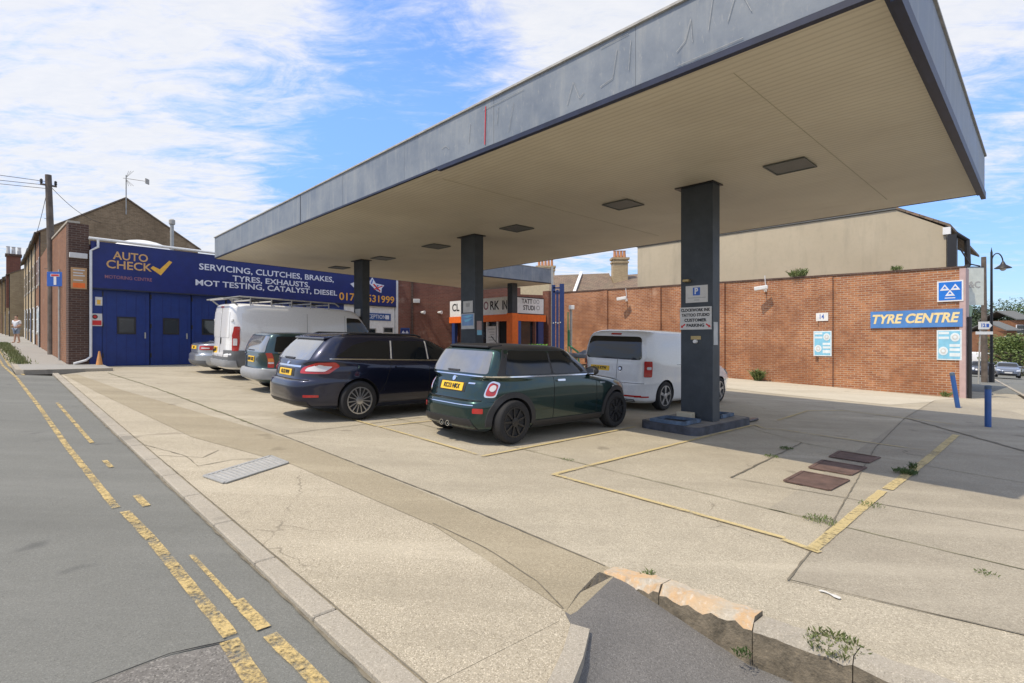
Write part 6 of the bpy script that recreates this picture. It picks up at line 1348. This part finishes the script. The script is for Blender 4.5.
# ---- navy estate
rows = [(.20, .30, 4.60, .84, 5), (.27, .08, 4.76, .90, 5), (.40, .01, 4.82, .93, 4.6), (.56, .0, 4.83, .940, 4.4), (.66, .03, 4.80, .943, 4.5), (.71, .10, 4.74, .943, 4.6), (.84, .12, 4.52, .938, 4.6), (.92, .15, 4.1, .925, 4.4), (.98, .18, 3.66, .905, 5.5), (1.02, .21, 3.52, .885, 7), (1.20, .36, 3.08, .815, 9), (1.36, .52, 2.72, .75, 9), (1.42, .60, 2.56, .715, 8), (1.465, .76, 2.35, .64, 6), (1.485, 1.1, 2.1, .48, 4), (1.49, 1.4, 1.8, .25, 3)]
wr = .335; wx = (1.03, 3.88)
estate = dict(rows=rows, L=4.83, wheels=wx, wr=wr, track=.935, style='silver', paint='paint navy',
    side=[('side_window', [(.60, 1.085), (1.62, 1.045), (1.66, 1.36), (1.30, 1.37), (.95, 1.29)], 'glass dark', dict(r=.05)), ('side_window', [(1.70, 1.042), (2.42, 1.03), (2.42, 1.37), (1.74, 1.375)], 'glass dark', dict(r=.03)), ('side_window', [(2.50, 1.03), (3.36, 1.02), (2.84, 1.30), (2.66, 1.37), (2.50, 1.375)], 'glass dark', dict(r=.03)),
          ('belt_strip', seam(.50, 1.052, 3.42, 1.002, .018), 'chrome', dict(r=0, off=.006)), ('pillar_strip', seam(1.655, 1.05, 1.70, 1.37, .022), 'grey metal', dict(r=0, off=.008)), ('pillar_strip', seam(2.46, 1.04, 2.46, 1.38, .02), 'grey metal', dict(r=0, off=.008)),
          SM(1.52, .62, 1.66, 1.03), SM(1.40, .45, 1.52, .62), SM(2.46, .28, 2.46, 1.02), SM(3.42, .30, 3.40, 1.0), SM(1.46, .28, 3.42, .28), ('door_handle', rect2(1.72, .90, 1.94, .925), 'paint navy', dict(r=.012, off=.03, deep=.04)), ('door_handle', rect2(2.60, .885, 2.82, .91), 'paint navy', dict(r=.012, off=.03, deep=.04)),
          ('side_moulding', seam(1.5, .50, 3.4, .49, .03), 'paint navy', dict(r=0, off=.012)), ('fuel_flap', rect2(.98, .78, 1.16, .95), 'paint navy', dict(r=.03, off=.003))],
    rear=[('rear_window', [(-.66, 1.02), (.66, 1.02), (.58, 1.36), (-.58, 1.36)], 'glass rear', dict(r=.05)), ('tailgate_strip', rect2(-.50, .895, .50, .925), 'chrome', dict(r=.01, off=.01)), ('tailgate_seam', rect2(-.72, .69, .72, .70), 'dark void', dict(r=0)), ('plate_recess', rect2(-.34, .74, .34, .87), 'black plastic', dict(r=.02, off=.003)),
          ('badge', circ(0, .955, .045, 20, .6), 'chrome', dict(r=0, off=.012)), ('lower_valance', rect2(-.75, .24, .75, .34), 'black plastic', dict(r=.02, off=.006)), ('wiper', rect2(-.30, 1.03, .12, 1.05), 'black plastic', dict(r=.004, off=.02, deep=.02)), ('boot_badge', rect2(-.62, .87, -.44, .89), 'chrome', dict(r=.004, off=.006))],
    rear2=[('tail_light', [(.52, .80), (1.02, .80), (1.16, .93), (1.10, .995), (.80, .985), (.55, .90)], 'lamp red', dict(r=.04, off=.010)), ('reverse_lens', [(.62, .84), (.95, .84), (1.04, .92), (.82, .955), (.64, .895)], 'lamp clear', dict(r=.03, off=.016)), ('reflector', rect2(.70, .41, .95, .45), 'lamp red', dict(r=.01, off=.008))],
    front=[('windscreen', [(-.80, 1.04), (.80, 1.04), (.66, 1.38), (-.66, 1.38)], 'glass dark', dict(r=.05)), ('grille', rect2(-.5, .3, .5, .62), 'black plastic', dict(r=.05))], front2=[('headlight', [(.5, .66), (.95, .70), (1.0, .82), (.6, .78)], 'lamp head', dict(r=.03, off=.01))],
    plate=(0, .80, .50, .11, 'GL12 WVF'), mirror=(3.22, 1.04))
t, bd = make_vehicle('estate_car', 'dark navy estate car with silver multi spoke wheels beside the green hatchback', 'car', 8.42 + .94, 4.52 - 1.03, estate)
for sg in (-1, 1):
    bm = B(); tube(bm, [(.85, sg * .63, 1.45), (.95, sg * .63, 1.485), (2.3, sg * .61, 1.49), (2.45, sg * .61, 1.455)], .017, 8); lobj('roof_rail', bm, 'black paint', t)
bm = B(); prism(bm, [(.50, -.60, 1.37), (.80, -.66, 1.43), (.80, .66, 1.43), (.50, .60, 1.37)], (0, 0, .03)); bevel(bm, .008, 1); lobj('roof_spoiler', bm, 'paint navy', t)

# ---- old teal estate with tall lamps
rows = [(.22, .22, 4.0, .78, 5), (.30, .06, 4.12, .82, 5), (.42, .0, 4.16, .845, 4.6), (.54, .0, 4.16, .85, 4.6), (.58, .07, 4.14, .85, 4.6), (.72, .09, 4.02, .85, 4.8), (.84, .10, 3.7, .845, 5.5), (.90, .11, 3.2, .835, 6.5), (.94, .115, 3.02, .82, 8), (1.10, .16, 2.7, .775, 9), (1.30, .25, 2.36, .725, 9), (1.38, .30, 2.22, .69, 8), (1.425, .42, 2.05, .62, 6), (1.445, .8, 1.8, .42, 4), (1.45, 1.1, 1.5, .2, 3)]
wr = .30; wx = (.80, 3.32)
teal = dict(rows=rows, L=4.16, wheels=wx, wr=wr, track=.84, style='steel', paint='paint teal',
    side=[('side_window', [(.34, .975), (1.22, .97), (1.22, 1.34), (.42, 1.34)], 'glass dark', dict(r=.04)), ('side_window', [(1.28, .97), (1.98, .965), (1.98, 1.34), (1.28, 1.34)], 'glass dark', dict(r=.03)), ('side_window', [(2.04, .97), (2.86, .965), (2.42, 1.27), (2.04, 1.30)], 'glass dark', dict(r=.03)),
          SM(1.25, .3, 1.25, .95), SM(2.01, .3, 2.01, .95), ('window_surround', seam(.42, .955, 2.92, .945, .02), 'chrome', dict(r=0, off=.006)), ('bumper', rect2(.02, .34, .46, .56), 'mid cladding', dict(r=.03, off=.02, deep=.04))],
    rear=[('rear_window', [(-.70, .96), (.70, .96), (.63, 1.34), (-.63, 1.34)], 'glass rear', dict(r=.05)), ('bumper', [(-.98, .32), (.98, .32), (.98, .57), (-.98, .57)], 'mid cladding', dict(r=.03, off=.035, deep=.06)), ('badge', rect2(-.5, .86, -.3, .89), 'chrome', dict(r=.004, off=.006)), ('wiper', rect2(-.28, .985, .1, 1.005), 'black plastic', dict(r=.004, off=.02, deep=.02))],
    rear2=[('tail_light', rect2(.72, .60, .86, .95), 'lamp red', dict(r=.02, off=.012)), ('indicator_lens', rect2(.73, .74, .85, .82), 'lamp amber', dict(r=.01, off=.018)), ('reverse_lens', rect2(.73, .69, .85, .73), 'lamp clear', dict(r=.01, off=.018))],
    front=[('windscreen', [(-.72, .97), (.72, .97), (.62, 1.30), (-.62, 1.30)], 'glass dark', dict(r=.05))], front2=[('headlight', rect2(.5, .62, .8, .74), 'lamp head', dict(r=.03, off=.01))],
    plate=(0, .78, .40, .14, 'R84 UKE'), mirror=(2.82, 1.0), mm='black plastic')
t, bd = make_vehicle('estate_car', 'old dark teal estate car with grey bumper beside the white van', 'car', 12.85 + .85, 4.36, teal)

# ---- white van
rows = [(.30, .12, 5.25, .92, 6), (.40, .02, 5.35, .985, 6), (.55, .0, 5.40, 1.01, 6), (.72, .0, 5.40, 1.02, 6.5), (.78, .04, 5.39, 1.022, 7), (.95, .05, 5.31, 1.022, 7), (1.12, .055, 5.11, 1.02, 7), (1.24, .06, 4.85, 1.015, 7.5), (1.34, .062, 4.69, 1.01, 8), (1.60, .07, 4.47, .99, 9), (1.90, .085, 4.23, .955, 10), (2.08, .10, 4.07, .925, 10), (2.17, .13, 3.95, .88, 8), (2.225, .25, 3.70, .76, 6), (2.245, .8, 3.25, .5, 5), (2.25, 1.4, 2.65, .2, 4)]
wr = .335; wx = (1.02, 4.47)
van = dict(rows=rows, L=5.4, wheels=wx, wr=wr, track=.98, style='steel', paint='paint white',
    side=[('cab_window', [(3.57, 1.30), (4.43, 1.28), (4.55, 1.36), (4.25, 1.74), (4.01, 1.93), (3.57, 1.95)], 'glass dark', dict(r=.05)), SM(3.51, .42, 3.51, 2.0), SM(4.61, .5, 4.57, 1.3), SM(2.25, .42, 2.25, 2.0), ('side_panel', rect2(.34, 1.14, 2.15, 1.94), 'paint white', dict(r=.06, off=.006, deep=.01)), ('side_panel', rect2(2.35, 1.14, 3.42, 1.94), 'paint white', dict(r=.06, off=.006, deep=.01)),
          ('side_cladding', [(1.42, .34), (4.07, .34), (4.05, .62), (1.46, .62)], 'grey cladding', dict(r=.03, off=.015, deep=.03)), ('rear_cladding', [(.0, .36), (.62, .36), (.60, .86), (.0, .86)], 'grey cladding', dict(r=.02, off=.012, deep=.03)), ('door_handle', rect2(3.60, 1.04, 3.76, 1.10), 'black plastic', dict(r=.02, off=.02, deep=.03)), ('rubbing_strip', rect2(1.36, .86, 4.05, .92), 'paint white', dict(r=.01, off=.012))],
    rear=[('rear_bumper', [(-.98, .36), (.98, .36), (.98, .56), (-.98, .56)], 'mid cladding', dict(r=.03, off=.06, deep=.09)), ('door_gap', rect2(-.006, .62, .006, 2.08), 'dark void', dict(r=0)), ('door_panel', rect2(-.72, 1.22, -.08, 1.98), 'paint white', dict(r=.05, off=.008)), ('door_panel', rect2(.08, 1.22, .72, 1.98), 'paint white', dict(r=.05, off=.008)),
          ('door_handle', [(.04, 1.02), (.10, 1.02), (.10, 1.22), (.04, 1.22)], 'black plastic', dict(r=.02, off=.02, deep=.03)), ('brake_lamp', rect2(-.12, 2.10, .12, 2.14), 'lamp red', dict(r=.01, off=.02, deep=.05)), ('rear_cladding', rect2(-.98, .57, .98, .66), 'grey cladding', dict(r=.01, off=.01, deep=.02))],
    rear2=[('tail_light', [(.84, .84), (1.02, .84), (1.04, 1.02), (1.06, 1.55), (.90, 1.55), (.88, 1.40), (.84, 1.3)], 'lamp red', dict(r=.04, off=.012)), ('reverse_lens', rect2(.87, 1.0, .98, 1.2), 'lamp clear', dict(r=.02, off=.018)), ('hinge', rect2(.78, 1.70, .86, 1.76), 'paint white', dict(r=.01, off=.02, deep=.03))],
    front=[('windscreen', [(-.86, 1.32), (.86, 1.32), (.78, 1.96), (-.78, 1.96)], 'glass dark', dict(r=.08)), ('grille', rect2(-.6, .62, .6, .95), 'black plastic', dict(r=.05))], front2=[('headlight', [(.62, 1.0), (.95, 1.02), (1.05, 1.3), (.75, 1.2)], 'lamp head', dict(r=.05, off=.01))],
    plate=(-.40, .84, .34, .18, 'GJ08'), mirror=(4.40, 1.38), mh=.17, mm='black plastic')
t, bd = make_vehicle('panel_van', 'white panel van with a roof rack parked in front of the blue garage doors', 'van', 16.42 + 1.02, 4.74, van)
RK = thing('roof_rack', 'metal ladder rack on top of the white panel van', 'roof rack', (0, 0, 0)); RK.matrix_basis = t.matrix_basis.copy()
bm = B()
for sg in (-1, 1): tube(bm, [(.25, sg * .86, 2.16), (.02, sg * .86, 2.34), (-.12, sg * .84, 2.33), (.3, sg * .84, 2.42), (3.2, sg * .84, 2.40), (3.35, sg * .84, 2.30)], .022, 8)
lobj('side_rail', bm, 'galvanised', RK)
for x in (-.02, .6, 1.2, 1.8, 2.4, 3.0):
    bm = B(); tube(bm, [(x, -.84, 2.33), (x, .84, 2.33)], .022, 8)
    if x > .3: tube(bm, [(x, -.84, 2.14), (x, -.84, 2.42)], .018, 6); tube(bm, [(x, .84, 2.14), (x, .84, 2.42)], .018, 6)
    lobj('crossbar', bm, 'grey metal', RK)
bm = B(); box(bm, Vector((1.9, .2, 2.37)), (2.4, .05, .06)); box(bm, Vector((1.9, .55, 2.37)), (2.4, .05, .06)); lobj('ladder', bm, 'black paint', RK)

# ---- silver saloon
rows = [(.20, .25, 4.35, .80, 5), (.28, .06, 4.48, .86, 5), (.42, .0, 4.52, .885, 4.6), (.58, .0, 4.52, .89, 4.6), (.66, .06, 4.48, .89, 4.6), (.82, .07, 4.2, .885, 4.6), (.93, .10, 3.7, .87, 4.8), (.97, .25, 3.4, .855, 4.8), (1.0, .55, 3.25, .835, 5), (1.06, .68, 3.1, .81, 5.4), (1.25, 1.02, 2.75, .73, 6), (1.36, 1.25, 2.52, .67, 6), (1.41, 1.45, 2.35, .60, 5), (1.435, 1.7, 2.1, .40, 4), (1.44, 1.8, 2.0, .2, 3)]
wr = .31; wx = (.98, 3.60)
saloon = dict(rows=rows, L=4.52, wheels=wx, wr=wr, track=.88, style='steel', paint='paint silver',
    side=[('side_window', [(1.15, 1.03), (2.05, 1.01), (2.05, 1.33), (1.5, 1.32)], 'glass dark', dict(r=.04)), ('side_window', [(2.12, 1.01), (3.02, 1.0), (2.66, 1.26), (2.5, 1.33), (2.12, 1.335)], 'glass dark', dict(r=.04)), SM(2.08, .3, 2.08, 1.0), SM(3.1, .3, 3.1, .98)],
    rear=[('rear_window', [(-.62, 1.04), (.62, 1.04), (.54, 1.33), (-.54, 1.33)], 'glass dark', dict(r=.05)), ('boot_seam', rect2(-.60, .66, .60, .668), 'dark void', dict(r=0)), ('lower_valance', rect2(-.8, .24, .8, .42), 'grey cladding', dict(r=.02, off=.01))],
    rear2=[('tail_light', rect2(.50, .76, .98, .90), 'lamp red', dict(r=.03, off=.01)), ('reverse_lens', rect2(.6, .80, .85, .84), 'lamp clear', dict(r=.01, off=.016))],
    front=[('windscreen', [(-.74, 1.02), (.74, 1.02), (.62, 1.35), (-.62, 1.35)], 'glass dark', dict(r=.05)), ('grille', rect2(-.35, .50, .35, .64), 'black plastic', dict(r=.03)), ('air_intake', rect2(-.6, .26, .6, .38), 'black plastic', dict(r=.03)), ('front_plate', rect2(-.26, .42, .26, .52), 'white paint', dict(r=.01, off=.02, deep=.03))],
    front2=[('headlight', [(.50, .62), (.86, .64), (.98, .76), (.58, .74)], 'lamp head', dict(r=.03, off=.01))],
    plate=(0, .83, .5, .11, 'EX06'), mirror=(2.95, 1.02))
t, bd = make_vehicle('saloon_car', 'silver saloon car mostly hidden behind the left side of the white van', 'car', 18.97 + .885, 4.62, saloon)

# ---- pale small van
rows = [(.17, .14, 4.22, .80, 6), (.24, .03, 4.34, .87, 6), (.40, .0, 4.40, .892, 5.6), (.56, .0, 4.40, .897, 6), (.62, .045, 4.38, .898, 7), (.80, .05, 4.20, .898, 7), (.92, .06, 3.9, .895, 7.5), (1.00, .065, 3.55, .89, 8), (1.04, .07, 3.42, .885, 9), (1.20, .08, 3.16, .862, 11), (1.45, .12, 2.78, .815, 12), (1.62, .18, 2.50, .775, 11), (1.70, .26, 2.36, .73, 7), (1.745, .42, 2.15, .62, 5.5), (1.765, .8, 1.85, .42, 4), (1.77, 1.2, 1.5, .2, 3)]
wr = .32; wx = (.86, 3.54)
caddy = dict(rows=rows, L=4.4, wheels=wx, wr=wr, track=.89, style='five', paint='paint pale grey', arch=.03,
    side=[('cab_window', [(2.06, 1.07), (3.08, 1.05), (3.16, 1.1), (2.62, 1.46), (2.40, 1.56), (2.06, 1.58)], 'glass dark', dict(r=.05)), SM(1.98, .3, 1.98, 1.6), SM(3.22, .35, 3.20, 1.04), SM(.98, .66, .98, 1.62) if False else SM(1.3, 1.0, 2.9, .98), ('door_handle', rect2(2.06, .93, 2.24, .97), 'black plastic', dict(r=.015, off=.02, deep=.03)),
          ('rear_reflector', rect2(.05, .30, .30, .33), 'lamp red', dict(r=.01, off=.006))],
    rear=[('rear_window', [(-.74, 1.10), (.74, 1.10), (.67, 1.60), (-.67, 1.60)], 'glass dark', dict(r=.10, off=.005)), ('door_gap', rect2(.13, .38, .137, 1.10), 'dark void', dict(r=0)), ('bumper_gap', rect2(-.80, .60, .80, .607), 'dark void', dict(r=0)), ('badge', circ(.22, .90, .05, 22), 'black plastic', dict(r=0, off=.012)), ('badge_ring', circ(.22, .90, .035, 22), 'chrome', dict(r=0, off=.016)),
          ('brake_lamp', rect2(-.13, 1.635, .13, 1.67), 'lamp red', dict(r=.01, off=.02, deep=.06)), ('plate_recess', rect2(-.66, .80, .02, .97), 'paint pale grey', dict(r=.03, off=.006)), ('lower_strip', rect2(.35, .31, .75, .345), 'lamp red', dict(r=.01, off=.01)), ('bumper_vent', rect2(-.6, .2, .6, .26), 'black plastic', dict(r=.02, off=.008))],
    rear2=[('tail_light', rect2(.78, .74, .98, 1.08), 'lamp red', dict(r=.03, off=.012)), ('indicator_lens', rect2(.84, .90, .95, .96), 'lamp clear', dict(r=.02, off=.016))],
    front=[('windscreen', [(-.76, 1.06), (.76, 1.06), (.66, 1.6), (-.66, 1.6)], 'glass dark', dict(r=.07)), ('grille', rect2(-.5, .5, .5, .62), 'black plastic', dict(r=.04))], front2=[('headlight', [(.5, .68), (.9, .7), (.95, .86), (.55, .84)], 'lamp head', dict(r=.04, off=.01))],
    plate=(-.32, .885, .52, .11, 'LD16 KYW'), mirror=(3.0, 1.12), mh=.11)
t, bd = make_vehicle('compact_van', 'pale grey compact van with a dark rear window parked behind the nearest column', 'van', 6.03 + .90, 10.58 - .86, caddy)

# ---- cars down the side street
def facing(px, Y, spec, lab, hd, paint, nm='saloon_car', cat='car'):
    sp = dict(spec); sp['paint'] = paint; c = on_plane(px, Y); a_, b_ = toab(c.x, c.y); return make_vehicle(nm, lab, cat, a_, b_, sp, hd, 'cars down the side street')
hE = math.atan2(E2.dot(A3), E2.dot(B3))
facing(1005.5, 52, saloon, 'slate blue saloon facing the camera on the side street by the lamp post', hE + math.pi, 'paint slate')
facing(980.5, 50, hatch, 'dark small car parked behind the wooden pole on the right', hE + math.pi, 'paint dark', 'hatchback_car')
facing(972, 62, saloon, 'silver car half hidden by the end of the brick wall', hE + math.pi / 2, 'paint silver')
facing(1024, 60, saloon, 'white car at the right edge behind the slate blue saloon', hE + math.pi / 2 + .2, 'paint white')
facing(1008, 68, van, 'white van under the far green bushes', hE + math.pi / 2, 'paint white', 'panel_van', 'van')
facing(968, 78, van, 'white van behind the silver car at the end of the brick wall', hE + math.pi / 2, 'paint white', 'panel_van', 'van')

# ================================================================== person on the left pavement
def person(px, Y, lab):
    c = on_plane(px, Y); c.z += .085; t = thing('person', lab, 'person', c)
    def skin(pts, edges, rad, m, nm, par, sub=1):
        me = bpy.data.meshes.new(nm); me.from_pydata([c + Vector(p) for p in pts], edges, []); ob = bpy.data.objects.new('tmp', me); COL.objects.link(ob); ob.modifiers.new('s', 'SKIN'); 
        for i, v in enumerate(me.skin_vertices[0].data): v.radius = (rad[i], rad[i]); v.use_root = (i == 0)
        sb_ = ob.modifiers.new('u', 'SUBSURF'); sb_.levels = sub; sb_.render_levels = sub
        dg = bpy.context.evaluated_depsgraph_get(); dg.update(); out = bpy.data.meshes.new_from_object(ob.evaluated_get(dg)); bpy.data.objects.remove(ob); out.materials.clear(); out.materials.append(M_(m))
        for p in out.polygons: p.use_smooth = True
        o = bpy.data.objects.new(nm, out); COL.objects.link(o); o.parent = par; o.matrix_parent_inverse = wmat(par).inverted(); return o
    P_ = [(0, 0, .95), (0, 0, 1.2), (0, .02, 1.42), (0, 0, 1.5), (0, -.01, 1.60), (0, -.02, 1.70), (.10, 0, .90), (.13, -.03, .50), (.14, .06, .08), (.14, -.12, .04), (-.10, 0, .90), (-.12, .05, .50), (-.13, .0, .08), (-.13, -.18, .04),
          (.19, .01, 1.40), (.25, .02, 1.14), (.18, -.20, 1.02), (.14, -.28, 1.02), (-.19, .01, 1.40), (-.24, .03, 1.14), (-.14, -.18, 1.06), (-.08, -.25, 1.08)]
    E_ = [(0, 1), (1, 2), (2, 3), (3, 4), (4, 5), (0, 6), (6, 7), (7, 8), (8, 9), (0, 10), (10, 11), (11, 12), (12, 13), (2, 14), (14, 15), (15, 16), (16, 17), (2, 18), (18, 19), (19, 20), (20, 21)]
    rr = [.13, .13, .12, .055, .085, .09, .085, .06, .045, .035, .085, .06, .045, .035, .055, .042, .034, .03, .055, .042, .034, .03]
    body = skin(P_, E_, rr, 'skin', 'body', t, 2)
    skin([(0, 0, .93), (0, 0, 1.2), (0, .02, 1.42), (.2, .01, 1.40), (.245, .02, 1.2), (-.2, .01, 1.40), (-.24, .02, 1.2)], [(0, 1), (1, 2), (2, 3), (3, 4), (2, 5), (5, 6)], [.155, .15, .14, .075, .065, .075, .065], 'shirt white', 'shirt', t, 2)
    skin([(0, 0, .95), (.10, 0, .86), (.125, -.02, .55), (-.10, 0, .86), (-.12, .03, .55)], [(0, 1), (1, 2), (0, 3), (3, 4)], [.15, .105, .09, .105, .09], 'shorts grey', 'shorts', t, 2)
    skin([(0, .02, 1.66), (0, .0, 1.76)], [(0, 1)], [.09, .08], 'hair brown', 'hair', t, 2)
person(16.5, 33.5, 'person in a white shirt and grey shorts standing outside the far terraced doors')
